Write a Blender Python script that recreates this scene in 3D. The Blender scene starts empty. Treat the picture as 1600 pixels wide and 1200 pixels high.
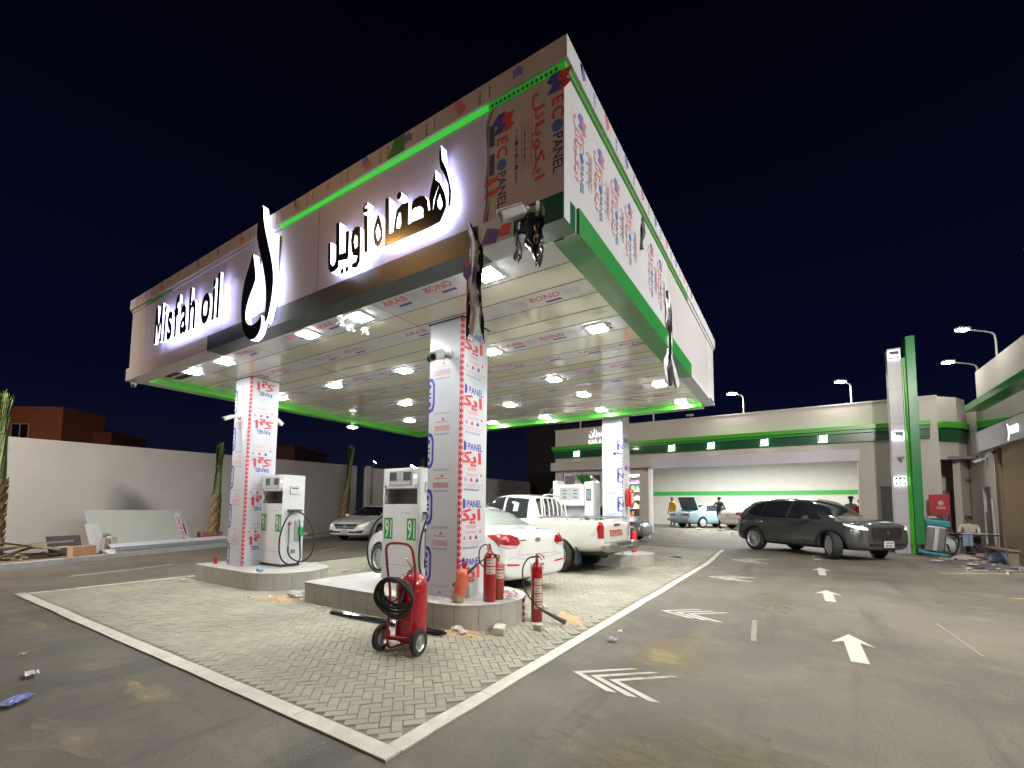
import bpy, bmesh, math, random
from mathutils import Vector, Matrix, geometry, noise
from mathutils.bvhtree import BVHTree
random.seed(7)
R = math.radians
scene = bpy.context.scene
COL = scene.collection

# ---------------------------------------------------------------- camera
H_EYE = 1.55
_yaw, _pit, _rol = R(32.78), R(4.14), R(0.58)
_f = Vector((math.cos(_yaw), math.sin(_yaw), 0)); _r = Vector((math.sin(_yaw), -math.cos(_yaw), 0)); _u = Vector((0, 0, 1))
f2 = _f*math.cos(_pit) + _u*math.sin(_pit); u2 = _u*math.cos(_pit) - _f*math.sin(_pit)
r3 = _r*math.cos(_rol) + u2*math.sin(_rol); u3 = u2*math.cos(_rol) - _r*math.sin(_rol)
cam = bpy.data.cameras.new('camera'); camo = bpy.data.objects.new('camera', cam); COL.objects.link(camo)
mw = Matrix.Identity(4)
for i in range(3):
    mw[i][0], mw[i][1], mw[i][2] = r3[i], u3[i], -f2[i]
mw[2][3] = H_EYE
camo.matrix_world = mw
cam.sensor_width = 36; cam.lens = 36*703.6/1600
cam.shift_x = (800-791.4)/1600; cam.shift_y = -(600-742.5)/1600
cam.clip_start = .05; cam.clip_end = 600
scene.camera = camo

# ---------------------------------------------------------------- night sky
world = bpy.data.worlds.new('World'); scene.world = world; world.use_nodes = True
wn = world.node_tree; bgn = wn.nodes['Background']
tc = wn.nodes.new('ShaderNodeTexCoord'); sx = wn.nodes.new('ShaderNodeSeparateXYZ'); cr = wn.nodes.new('ShaderNodeValToRGB')
wn.links.new(tc.outputs['Generated'], sx.inputs[0]); wn.links.new(sx.outputs['Z'], cr.inputs[0]); wn.links.new(cr.outputs[0], bgn.inputs[0])
e = cr.color_ramp.elements
e[0].position = 0.0; e[0].color = (.0056, .0066, .0150, 1)
e[1].position = .75; e[1].color = (.0005, .0006, .0026, 1)
m_ = cr.color_ramp.elements.new(.22); m_.color = (.0014, .0021, .0118, 1)
bgn.inputs[1].default_value = 1.0
scene.view_settings.view_transform = 'Standard'; scene.view_settings.look = 'None'
scene.view_settings.exposure = 0.22; scene.view_settings.gamma = 1
scene.render.engine = 'CYCLES'
scene.cycles.use_denoising = True
scene.cycles.max_bounces = 6; scene.cycles.diffuse_bounces = 3; scene.cycles.glossy_bounces = 4; scene.cycles.transmission_bounces = 4
scene.cycles.sample_clamp_indirect = 6
scene.cycles.caustics_reflective = False; scene.cycles.caustics_refractive = False

# ---------------------------------------------------------------- terrain: flat forecourt rising a little to the shops
def ss(a, b, x):
    t = min(max((x-a)/(b-a), 0), 1); return t*t*(3-2*t)
def gz(x, y):
    return (.15*ss(13.5, 17.5, x) + .38*ss(21.5, 26.5, x)*ss(-2.4, -1.9, y))*(1-ss(12.5, 16, y))

# ---------------------------------------------------------------- materials
MATS = {}
def M(name, col=(.5, .5, .5), rough=.5, metal=0., var=0., vs=3., bump=0., bs=40., em=None, es=0., coat=0., alpha=None, spec=None, det=3., isl=0.):
    if name in MATS: return MATS[name]
    m = bpy.data.materials.new(name); m.use_nodes = True; nt = m.node_tree; N = nt.nodes; L = nt.links
    b = N['Principled BSDF']
    b.inputs['Base Color'].default_value = (*col, 1); b.inputs['Roughness'].default_value = rough; b.inputs['Metallic'].default_value = metal
    b.inputs['Coat Weight'].default_value = coat; b.inputs['Coat Roughness'].default_value = .05
    if spec is not None: b.inputs['Specular IOR Level'].default_value = spec
    if em: b.inputs['Emission Color'].default_value = (*em, 1); b.inputs['Emission Strength'].default_value = es
    if alpha is not None: b.inputs['Alpha'].default_value = alpha
    co = None
    if var or bump or isl:
        co = N.new('ShaderNodeTexCoord')
    if var or isl:
        nz = N.new('ShaderNodeTexNoise'); nz.inputs['Scale'].default_value = vs; nz.inputs['Detail'].default_value = det; nz.inputs['Roughness'].default_value = .6
        L.new(co.outputs['Object'], nz.inputs['Vector'])
        mr = N.new('ShaderNodeMapRange'); mr.inputs['From Min'].default_value = .3; mr.inputs['From Max'].default_value = .7
        mr.inputs['To Min'].default_value = 1-var; mr.inputs['To Max'].default_value = 1+var
        L.new(nz.outputs['Fac'], mr.inputs['Value'])
        vm = N.new('ShaderNodeVectorMath'); vm.operation = 'SCALE'; vm.inputs[0].default_value = col
        src = mr.outputs[0]
        if isl:
            ge = N.new('ShaderNodeNewGeometry'); m2 = N.new('ShaderNodeMapRange'); m2.inputs['To Min'].default_value = 1-isl; m2.inputs['To Max'].default_value = 1+isl
            L.new(ge.outputs['Random Per Island'], m2.inputs['Value'])
            mu = N.new('ShaderNodeMath'); mu.operation = 'MULTIPLY'; L.new(src, mu.inputs[0]); L.new(m2.outputs[0], mu.inputs[1]); src = mu.outputs[0]
        L.new(src, vm.inputs['Scale']); L.new(vm.outputs[0], b.inputs['Base Color'])
        rr = N.new('ShaderNodeMapRange'); rr.inputs['To Min'].default_value = max(0, rough-.12*min(1, var*3)); rr.inputs['To Max'].default_value = min(1, rough+.12*min(1, var*3))
        L.new(nz.outputs['Fac'], rr.inputs['Value']); L.new(rr.outputs[0], b.inputs['Roughness'])
    if bump:
        nb = N.new('ShaderNodeTexNoise'); nb.inputs['Scale'].default_value = bs; nb.inputs['Detail'].default_value = 4
        L.new(co.outputs['Object'], nb.inputs['Vector'])
        bp = N.new('ShaderNodeBump'); bp.inputs['Strength'].default_value = bump; bp.inputs['Distance'].default_value = .02
        L.new(nb.outputs['Fac'], bp.inputs['Height']); L.new(bp.outputs[0], b.inputs['Normal'])
        if coat: L.new(bp.outputs[0], b.inputs['Coat Normal'])
    MATS[name] = m
    return m

def ramp_mix(nt, fac, a, b, lo, hi):
    N = nt.nodes; L = nt.links
    mr = N.new('ShaderNodeMapRange'); mr.inputs['From Min'].default_value = lo; mr.inputs['From Max'].default_value = hi; L.new(fac, mr.inputs['Value'])
    mx = N.new('ShaderNodeMix'); mx.data_type = 'RGBA'; L.new(mr.outputs[0], mx.inputs[0])
    for k, v in ((6, a), (7, b)):
        if isinstance(v, tuple): mx.inputs[k].default_value = (*v, 1)
        else: L.new(v, mx.inputs[k])
    return mx.outputs[2]
def noise_fac(nt, scale, det=4, stretch=None, rough=.55, seed=0):
    N = nt.nodes; L = nt.links; co = N.new('ShaderNodeTexCoord'); mp = N.new('ShaderNodeMapping')
    mp.inputs['Location'].default_value = (seed*3.7, seed*1.3, 0)
    if stretch: mp.inputs['Scale'].default_value = stretch[:3]; mp.inputs['Rotation'].default_value = (0, 0, stretch[3])
    nz = N.new('ShaderNodeTexNoise'); nz.inputs['Scale'].default_value = scale; nz.inputs['Detail'].default_value = det; nz.inputs['Roughness'].default_value = rough
    L.new(co.outputs['Object'], mp.inputs[0]); L.new(mp.outputs[0], nz.inputs['Vector'])
    return nz.outputs['Fac']
def asphalt():
    m = bpy.data.materials.new('asphalt'); m.use_nodes = True; nt = m.node_tree; b = nt.nodes['Principled BSDF']
    c = ramp_mix(nt, noise_fac(nt, .35, 5), (.108, .098, .081), (.175, .157, .126), .38, .62)
    c = ramp_mix(nt, noise_fac(nt, 1.6, 6, rough=.7, seed=2), c, (.235, .208, .158), .50, .80)           # sandy dust
    c = ramp_mix(nt, noise_fac(nt, .9, 6, (1, .18, 1, .25), .7, 5), c, (.25, .218, .16), .56, .82)       # drifted streaks
    c = ramp_mix(nt, noise_fac(nt, 1.2, 5, (.12, 1.3, 1, .5), .6, 9), c, (.085, .079, .070), .56, .72)     # tyre tracks
    c = ramp_mix(nt, noise_fac(nt, 160, 2, seed=3), c, (.045, .043, .04), .56, .74)                       # aggregate
    c = ramp_mix(nt, noise_fac(nt, 220, 2, seed=4), c, (.36, .33, .27), .64, .78)
    c = ramp_mix(nt, noise_fac(nt, 60, 3, seed=7, rough=.7), c, (.055, .052, .048), .56, .70)
    c = ramp_mix(nt, noise_fac(nt, 45, 3, seed=8, rough=.7), c, (.30, .27, .22), .62, .74)
    nt.links.new(c, b.inputs['Base Color']); b.inputs['Roughness'].default_value = .72
    bp = nt.nodes.new('ShaderNodeBump'); bp.inputs['Strength'].default_value = .6; bp.inputs['Distance'].default_value = .012
    nt.links.new(noise_fac(nt, 130, 4, rough=.7), bp.inputs['Height']); nt.links.new(bp.outputs[0], b.inputs['Normal'])
    return m
ASPH = asphalt()
def paintmat(name, col, wear=.62):
    m = bpy.data.materials.new(name); m.use_nodes = True; nt = m.node_tree; b = nt.nodes['Principled BSDF']
    c = ramp_mix(nt, noise_fac(nt, 3, 5), tuple(v*.85 for v in col), col, .35, .65)
    c = ramp_mix(nt, noise_fac(nt, 38, 5, rough=.75, seed=6), c, (.16, .14, .12), wear, wear+.12)
    nt.links.new(c, b.inputs['Base Color']); b.inputs['Roughness'].default_value = .6
    return m
WPAINT = paintmat('road_paint', (.60, .57, .51)); YPAINT = paintmat('yellow_paint', (.50, .40, .17), .5); OPAINT = paintmat('old_paint', (.30, .275, .23), .5)
def pavermat():
    m = M('paver', (.325, .308, .25), .8, var=.2, vs=.9, isl=.07, bump=.4, bs=90, det=6); return m
PAVER = pavermat()
CONC = M('curb_concrete', (.58, .56, .50), .8, var=.13, vs=6, bump=.4, bs=60, det=6)
PLASTER = M('plaster', (.52, .50, .475), .85, var=.06, vs=.7, bump=.35, bs=25, det=7)
ACP = M('panel_cream', (.62, .58, .50), .28, var=.02, vs=.8, bump=.02, bs=1.2)
FILM = M('film_white', (.56, .575, .62), .33, var=.04, vs=3, bump=.12, bs=7)
FILMB = M('film_beige', (.50, .44, .42), .38, var=.05, vs=3, bump=.15, bs=6)
CLEAN = M('panel_white', (.50, .47, .56), .30, var=.02, vs=1)
SOFF = M('soffit_cream', (.90, .87, .70), .11, var=.015, vs=.7, bump=.11, bs=1.2, coat=1.0)
SOFFILM = M('soffit_film', (.82, .84, .87), .20, var=.06, vs=9, bump=.10, bs=5, coat=.6)
GREEN = M('green_panel', (.03, .27, .055), .28, coat=.5)
DGREEN = M('dark_green_panel', (.008, .10, .042), .25, coat=.5)
LIME = M('lime_panel', (.075, .45, .03), .3, coat=.4)
LIMELED = M('lime_lit_strip', (.075, .5, .03), .3, em=(.05, .75, .08), es=.5)
LIMEDIM = M('lime_lit_strip_dim', (.075, .5, .03), .3, em=(.05, .75, .08), es=.14); BAND = M('front_band_dark', (.012, .024, .021), .33)
GROOVE = M('seam_dark', (.09, .085, .075), .7)
RED_T = M('print_red', (.62, .045, .07), .45); BLUE_T = M('print_blue', (.05, .05, .36), .45); GREY_T = M('print_grey', (.33, .34, .40), .5)
PINK_T = M('print_pink', (.66, .28, .30), .5); NAVY_T = M('print_navy', (.02, .04, .13), .5)
BLACKG = M('black_gloss', (.012, .012, .013), .12, coat=.6)
BLACKP = M('black_plastic', (.02, .02, .021), .45, var=.1, vs=20); RUBBER = M('rubber', (.022, .022, .023), .75, var=.15, vs=14, bump=.3, bs=60)
CHROME = M('chrome', (.62, .63, .65), .12, 1.); STEEL = M('steel', (.45, .45, .46), .32, 1., var=.1, vs=8)
LETW = M('sign_led_side', (.9, .9, .95), .4, em=(.82, .84, 1.0), es=2.3)
LED = M('light_diffuser', (.9, .9, .9), .4, em=(.97, 1., .97), es=215.)
WHITEM = M('white_metal', (.66, .67, .68), .32, var=.03, vs=5)
DARKG = M('dark_grey', (.07, .07, .075), .5, var=.1, vs=8)
DISP = M('dispenser_white', (.76, .77, .78), .28, var=.03, vs=4, coat=.3)
TILE = M('kerb_tile', (.40, .385, .35), .42, var=.09, vs=4, bump=.1, bs=30, isl=.045, det=6)
ITOP = M('island_top', (.43, .425, .41), .6, var=.14, vs=3.5, det=6, bump=.2, bs=20)
REDX = M('extinguisher_red', (.33, .009, .016), .26, var=.10, vs=9, coat=.5)
REDF = M('faded_red', (.62, .13, .07), .6, var=.22, vs=14, det=6)
BRASS = M('brass', (.55, .36, .16), .35, .9)
GLASS = M('dark_glass', (.018, .022, .028), .04, coat=1.)
SAND = M('orange_sand', (.50, .34, .19), .95, var=.2, vs=20, bump=.6, bs=60)
ROCK = M('rubble_stone', (.52, .49, .43), .9, var=.25, vs=12, bump=.7, bs=30)
ORWHITE = M('lamp_white', (.5, .5, .5), .4)
CAMW = M('camera_white', (.6, .6, .6), .3)

# ---------------------------------------------------------------- mesh builder
TXT = {}
def text_mesh(s, bold=0.):
    k = (s, bold)
    if k not in TXT:
        c = bpy.data.curves.new('txt', 'FONT'); c.body = s; c.size = 1; c.resolution_u = 3; c.offset = bold; c.fill_mode = 'FRONT'
        o = bpy.data.objects.new('txt', c); COL.objects.link(o)
        bpy.context.view_layer.update()
        me = o.to_mesh(); v = [tuple(q.co[:2]) for q in me.vertices]; f = [tuple(p.vertices) for p in me.polygons]
        o.to_mesh_clear(); bpy.data.objects.remove(o); bpy.data.curves.remove(c)
        xs = [q[0] for q in v] or [0]; ys = [q[1] for q in v] or [0]
        par = list(range(len(v)))
        def fd(a):
            while par[a] != a: par[a] = par[par[a]]; a = par[a]
            return a
        for q in f:
            for b_ in q[1:]: par[fd(b_)] = fd(q[0])
        ids = {}; lay = [ids.setdefault(fd(i), len(ids)) % 5 for i in range(len(v))]
        if s and max(s) < '\u0600': lay = [0]*len(v)
        v = [(a[0], a[1], lay[i]) for i, a in enumerate(v)]
        TXT[k] = (v, f, (min(xs), max(xs), min(ys), max(ys)))
    return TXT[k]
def frame(d):
    d = Vector(d).normalized(); a = Vector((0, 0, 1)) if abs(d.z) < .9 else Vector((1, 0, 0))
    u = d.cross(a).normalized(); return u, d.cross(u).normalized()
class MB:
    def __init__(s): s.v = []; s.f = []; s.m = []; s.mats = []; s.T = Matrix.Identity(4)
    def mi(s, m):
        if m not in s.mats: s.mats.append(m)
        return s.mats.index(m)
    def add(s, vs, fs, m):
        n = len(s.v); T = s.T; s.v += [tuple(T @ Vector(p)) for p in vs]; k = s.mi(m)
        for f in fs: s.f.append(tuple(n+i for i in f)); s.m.append(k)
        return s
    def box(s, x0, x1, y0, y1, z0, z1, m, b=0):
        if x0 > x1: x0, x1 = x1, x0
        if y0 > y1: y0, y1 = y1, y0
        if z0 > z1: z0, z1 = z1, z0
        if not b:
            v = [(x, y, z) for z in (z0, z1) for x, y in ((x0, y0), (x1, y0), (x1, y1), (x0, y1))]
            return s.add(v, [(3, 2, 1, 0), (4, 5, 6, 7), (0, 1, 5, 4), (1, 2, 6, 5), (2, 3, 7, 6), (3, 0, 4, 7)], m)
        b = min(b, (x1-x0)*.45, (y1-y0)*.45, (z1-z0)*.45)
        bm = bmesh.new(); bmesh.ops.create_cube(bm, size=1)
        for q in bm.verts: q.co = ((x0+x1)/2+q.co.x*(x1-x0), (y0+y1)/2+q.co.y*(y1-y0), (z0+z1)/2+q.co.z*(z1-z0))
        bmesh.ops.bevel(bm, geom=bm.edges[:], offset=b, segments=2, affect='EDGES', profile=.6)
        bm.verts.index_update(); r = s.add([q.co[:] for q in bm.verts], [[q.index for q in f.verts] for f in bm.faces], m); bm.free(); return r
    def cyl(s, p0, p1, r0, m, r1=None, n=16, caps=True):
        r1 = r0 if r1 is None else r1; p0 = Vector(p0); p1 = Vector(p1); u, w = frame(p1-p0); v = []
        for p, r in ((p0, r0), (p1, r1)):
            v += [p+u*(r*math.cos(2*math.pi*i/n))+w*(r*math.sin(2*math.pi*i/n)) for i in range(n)]
        f = [(i, (i+1) % n, n+(i+1) % n, n+i) for i in range(n)]
        if caps: f += [tuple(reversed(range(n))), tuple(range(n, 2*n))]
        return s.add(v, f, m)
    def tube(s, pts, r, m, n=8, closed=False, smooth=0):
        P = [Vector(p) for p in pts]
        for _ in range(smooth):
            Q = [P[0]]
            for a, b in zip(P, P[1:]): Q += [a.lerp(b, .25), a.lerp(b, .75)]
            Q.append(P[-1]); P = Q
        v = []; N = len(P); prev = None; rr = r if callable(r) else (lambda t: r)
        for i, p in enumerate(P):
            a = P[i-1] if i or closed else p; b = P[(i+1) % N] if i < N-1 or closed else p
            d = (b-a).normalized()
            if prev is None: u, w = frame(d)
            else:
                u = (prev-d*prev.dot(d)); u = u.normalized() if u.length > 1e-5 else frame(d)[0]; w = d.cross(u)
            prev = u; q = rr(i/(N-1))
            v += [p+u*(q*math.cos(2*math.pi*k/n))+w*(q*math.sin(2*math.pi*k/n)) for k in range(n)]
        f = []
        for i in range(N if closed else N-1):
            j = (i+1) % N
            f += [(i*n+k, i*n+(k+1) % n, j*n+(k+1) % n, j*n+k) for k in range(n)]
        if not closed: f += [tuple(reversed(range(n))), tuple(range((N-1)*n, N*n))]
        return s.add(v, f, m)
    def lathe(s, prof, m, n=24, at=(0, 0, 0), axis=(0, 0, 1)):
        a = Vector(axis).normalized(); u, w = frame(a); at = Vector(at); v = []
        for r, h in prof: v += [at+a*h+u*(r*math.cos(2*math.pi*k/n))+w*(r*math.sin(2*math.pi*k/n)) for k in range(n)]
        f = []
        for i in range(len(prof)-1): f += [(i*n+k, i*n+(k+1) % n, (i+1)*n+(k+1) % n, (i+1)*n+k) for k in range(n)]
        return s.add(v, f, m)
    def poly(s, pts, m, holes=(), O=None, U=None, V=None, depth=0., mside=None, mback=None):
        """2-D outline (with holes) in the frame O,U,V; depth extrudes along -(UxV)"""
        O = Vector(O or (0, 0, 0)); U = Vector(U or (1, 0, 0)); V = Vector(V or (0, 1, 0)); W = U.cross(V)
        loops = [list(pts)]+[list(h) for h in holes]
        tri = geometry.tessellate_polygon([[Vector((a, b, 0)) for a, b in l] for l in loops])
        fl = [p for l in loops for p in l]; v = [O+U*a+V*b for a, b in fl]
        s.add(v, [tuple(t) for t in tri], m)
        if depth:
            s.add([p-W*depth for p in v], [tuple(reversed(t)) for t in tri], mback or m)
            k = 0
            for l in loops:
                n = len(l); a = v[k:k+n]; b = [p-W*depth for p in a]; k += n
                s.add(a+b, [(i, (i+1) % n, n+(i+1) % n, n+i) for i in range(n)], mside or m)
        return s
    def text(s, t, O, U, V, size, m, bold=.012, align='C', sx=1., skew=0., fit=None):
        v, f, (x0, x1, y0, y1) = text_mesh(t, bold); O = Vector(O); U = Vector(U); V = Vector(V)
        if fit: sx = fit/max(1e-6, (x1-x0)*size)
        ox = {'C': (x0+x1)/2, 'L': x0, 'R': x1}[align]; oy = (y0+y1)/2
        W = U.cross(V).normalized()*.0007
        return s.add([O+U*(((a-ox)+skew*(b-oy))*size*sx)+V*((b-oy)*size)+W*c_ for a, b, c_ in v], f, m)
    def grid(s, fn, nu, nv, m):
        v = [fn(i/nu, j/nv) for j in range(nv+1) for i in range(nu+1)]
        return s.add(v, [(j*(nu+1)+i, j*(nu+1)+i+1, (j+1)*(nu+1)+i+1, (j+1)*(nu+1)+i) for j in range(nv) for i in range(nu)], m)
    def ball(s, c, r, m, sc=(1, 1, 1), sub=2):
        bm = bmesh.new(); bmesh.ops.create_icosphere(bm, subdivisions=sub, radius=r); bm.verts.index_update()
        s.add([(c[0]+q.co.x*sc[0], c[1]+q.co.y*sc[1], c[2]+q.co.z*sc[2]) for q in bm.verts], [[q.index for q in f.verts] for f in bm.faces], m); bm.free(); return s
    def rock(s, c, r, m, sc=(1, 1, .6), seed=0):
        bm = bmesh.new(); bmesh.ops.create_icosphere(bm, subdivisions=2, radius=r); bm.verts.index_update()
        s.add([(c[0]+q.co.x*sc[0]*k, c[1]+q.co.y*sc[1]*k, c[2]+q.co.z*sc[2]*k) for q in bm.verts for k in (1+.55*noise.noise(q.co*(1.3/r)+Vector((seed, seed*2, 0))),)],
              [[q.index for q in f.verts] for f in bm.faces], m); bm.free(); return s
    def build(s, name, parent=None, smooth=False, ang=None, **tags):
        me = bpy.data.meshes.new(name); me.from_pydata(s.v, [], s.f)
        for m in s.mats: me.materials.append(m)
        me.polygons.foreach_set('material_index', s.m); me.update()
        if smooth: me.polygons.foreach_set('use_smooth', [True]*len(me.polygons))
        if smooth: me.set_sharp_from_angle(angle=R(ang or 40))
        o = bpy.data.objects.new(name, me); COL.objects.link(o)
        if parent: o.parent = parent
        tag(o, **tags)
        return o
def tag(o, label=None, cat=None, group=None, kind=None):
    if label: o['label'] = label
    if cat: o['category'] = cat
    if group: o['group'] = group
    if kind: o['kind'] = kind
    return o
def thing(name, loc, label, cat, rz=0, group=None):
    o = bpy.data.objects.new(name, None); COL.objects.link(o); o.location = loc; o.rotation_euler = (0, 0, R(rz)); o.empty_display_size = .2
    return tag(o, label, cat, group)
def copy_tree(o, parent=None):
    c = o.copy(); COL.objects.link(c); c.parent = parent
    for ch in o.children: copy_tree(ch, c)
    return c
X = Vector((1, 0, 0)); Y = Vector((0, 1, 0)); Z = Vector((0, 0, 1))
# ================================================================ GROUND
def lin(a, b, st): n = max(1, round((b-a)/st)); return [a+(b-a)*i/n for i in range(n)]
gx = [-120, -60, -30]+lin(-15, 12, 3)+lin(12, 28, .5)+[28, 32, 40, 60, 100, 200, 300]
gy = [-300, -150, -60, -30]+lin(-15, -3, 2)+lin(-3, -1.5, .15)+lin(-1.5, 12, 1.5)+lin(12, 16, .5)+[16, 20, 30, 60, 150, 300]
mb = MB()
mb.add([(x, y, gz(x, y)) for y in gy for x in gx], [(j*len(gx)+i, j*len(gx)+i+1, (j+1)*len(gx)+i+1, (j+1)*len(gx)+i) for j in range(len(gy)-1) for i in range(len(gx)-1)], ASPH)
mb.build('ground', smooth=True, kind='structure')

PX0, PX1, PY0, PY1 = 2.14, 17.3, 2.27, 11.1
def conform(mb2, pts, m, h, step=.6):
    """flat painted/laid shape subdivided and laid on the terrain"""
    n = len(pts); out = []
    for i in range(n):
        a = Vector(pts[i]); b = Vector(pts[(i+1) % n]); k = max(1, int((b-a).length/step))
        out += [tuple(a.lerp(b, t/k)) for t in range(k)]
    tri = geometry.tessellate_polygon([[Vector((a, b, 0)) for a, b in out]])
    mb2.add([(a, b, gz(a, b)+h) for a, b in out], [tuple(t) for t in tri], m)
# herringbone block paving (one sheet of blocks) on a bedding sheet
mb = MB()
nx = 60
for i in range(nx):
    xa, xb = PX0+(PX1-PX0)*i/nx, PX0+(PX1-PX0)*(i+1)/nx
    mb.add([(xa, PY0, gz(xa, 5)+.004), (xb, PY0, gz(xb, 5)+.004), (xb, PY1, gz(xb, 5)+.004), (xa, PY1, gz(xa, 5)+.004)], [(0, 1, 2, 3)], M('joint_sand', (.21, .197, .155), .95, var=.2, vs=8))
rnd = random.Random(3)
Wb = .082; g = .004; ca, sa = math.cos(R(45)), math.sin(R(45))
def put_block(u0, v0, du, dv):
    cx_, cy_ = (u0+du/2), (v0+dv/2); wx = cx_*ca-cy_*sa; wy = cx_*sa+cy_*ca
    if not (PX0+.05 < wx < PX1-.05 and PY0+.05 < wy < PY1-.05): return
    h = .016+rnd.uniform(-.003, .003); tx, ty = rnd.uniform(-.012, .012), rnd.uniform(-.012, .012); c = .005
    v = []
    for ins, zz in ((g/2, .002), (g/2, h-.006), (g/2+c, h)):
        for a, b in ((u0+ins, v0+ins), (u0+du-ins, v0+ins), (u0+du-ins, v0+dv-ins), (u0+ins, v0+dv-ins)):
            x_, y_ = a*ca-b*sa, a*sa+b*ca
            x_ = min(max(x_, PX0), PX1); y_ = min(max(y_, PY0), PY1)
            v.append((x_, y_, gz(x_, y_)+zz+(tx*(a-cx_)+ty*(b-cy_) if zz > .002 else 0)))
    near = wx < 8
    f = [(8, 9, 10, 11), (4, 5, 9, 8), (5, 6, 10, 9), (6, 7, 11, 10), (7, 4, 8, 11)]+([(0, 1, 5, 4), (1, 2, 6, 5), (2, 3, 7, 6), (3, 0, 4, 7)] if near else [])
    mb.add(v, f, PAVER)
for i in range(-100, 285):
    for j in range(-285, 285):
        k = (i-j) % 4
        if k == 0: put_block(i*Wb, j*Wb, 2*Wb, Wb)
        elif k == 3: put_block(i*Wb, j*Wb, Wb, 2*Wb)
mb.build('block_paving', kind='structure')
# concrete edging round the paving (with the small joints of its cast lengths)
mb = MB(); e0 = .125
def edging(x0, y0, x1, y1, w):
    L_ = math.hypot(x1-x0, y1-y0); n = int(L_/1.0); d = Vector((x1-x0, y1-y0, 0))/L_; nrm = Vector((d.y, -d.x, 0))
    for i in range(n):
        a, b = L_*i/n+.003, L_*(i+1)/n-.003; k = 3; v = []
        for q in range(k+1):
            p = Vector((x0, y0, 0))+d*(a+(b-a)*q/k); wob = .012*noise.noise(p*1.7)+.010*noise.noise(p*6)
            for t, hh in ((wob, .0), (wob+.004, .017), (w+wob-.004, .017), (w+wob, .0)):
                pp = p+nrm*t; v.append((pp.x, pp.y, gz(pp.x, pp.y)+hh))
        mb.add(v, [(q*4+s_, q*4+s_+1, q*4+5+s_, q*4+4+s_) for q in range(k) for s_ in range(3)]+[(0, 1, 2, 3), (k*4+3, k*4+2, k*4+1, k*4)], CONC)
edging(PX0-e0, PY1+.1, PX0-e0, PY0-e0, -e0)
edging(PX0, PY0-e0, PX1+.1, PY0-e0, -e0)
edging(PX1, PY1, PX0-e0, PY1, -.1)
mb.build('concrete_edging', kind='structure')

# markings
mb = MB()
def chevron(x, y, s=1., lift=.004):
    for k in range(3):
        yo = y-.175*k*s; a = .42*s; t = .085*s; bk = .42*s
        conform(mb, [(x, yo), (x-a*.62, yo-bk), (x-a*.62+.02, yo-bk-t), (x+.01, yo-t), (x+a, yo-bk-t), (x+a-.03, yo-bk)], WPAINT, lift)
chevron(4.06, 1.84, 1.02); chevron(7.22, 1.80, 1.05); chevron(11.5, 1.8, 1.15); chevron(15.2, 1.72, 1.2)
def arrow(x, y, L_=1.28, w=.155, hw=.42, lift=.004):
    hl = .42*L_
    conform(mb, [(x, y-w/2), (x+L_-hl*.75, y-w/2), (x+L_-hl, y-hw/2), (x+L_, y), (x+L_-hl, y+hw/2), (x+L_-hl*.75, y+w/2), (x, y+w/2)], WPAINT, lift)
arrow(5.95, -.5); arrow(9.63, -.44, 1.3); arrow(13.4, -.48, 1.4); arrow(16.2, -.46, 1.3)
# chevrons and lines of the parking bays at right
for x0, y0 in ((16.9, -4.95), (20.0, -4.75), (22.2, -4.6)):
    conform(mb, [(x0+1.0, y0+.9), (x0+.15, y0+.12), (x0+.30, y0+.02)], WPAINT, .004)
    for k in range(3):
        xx = x0-.28*k+.25; yy = y0+.0
        conform(mb, [(xx, yy), (xx-.10, yy+.02), (xx-.38, yy-.35), (xx-.10, yy-.62), (xx, yy-.60), (xx-.26, yy-.34)], WPAINT, .0045)
for a, b in (((18.1, -2.7), (19.4, -5.3)), ((15.1, -2.9), (16.1, -5.2)), ((11.9, -3.2), (12.9, -5.2))):
    conform(mb, [a, (a[0]+.10, a[1]-.02), (b[0]+.10, b[1]), b], YPAINT, .004)
conform(mb, [(7.35, .58), (6.2, .51), (6.2, .45), (7.38, .52)], OPAINT, .004)
conform(mb, [(8.66, -1.57), (6.98, -1.63), (6.98, -1.66), (8.66, -1.60)], OPAINT, .004)
conform(mb, [(3.1, 12.98), (3.2, 13.1), (4.3, 13.32), (5.3, 13.72), (5.25, 13.62), (4.2, 13.22)], WPAINT, .004)
conform(mb, [(9.4, 13.7), (11.6, 14.95), (11.9, 14.95), (9.7, 13.65)], OPAINT, .004)
conform(mb, [(12.5, 12.2), (17.5, 12.9), (17.5, 12.8), (12.5, 12.1)], WPAINT, .004)
mb.build('road_markings', kind='structure')
# black tyre scuffs
mb = MB(); SC = M('tyre_scuff', (.045, .043, .04), .8, var=.2, vs=30)
for x0, y0 in ((6.4, -1.9), (4.9, -2.0)):
    for k in range(5):
        a = x0-.055*k; conform(mb, [(a, y0), (a+.02, y0), (a+.02, y0-.26), (a, y0-.26)], SC, .003)
mb.build('tyre_scuffs', kind='structure')

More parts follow.
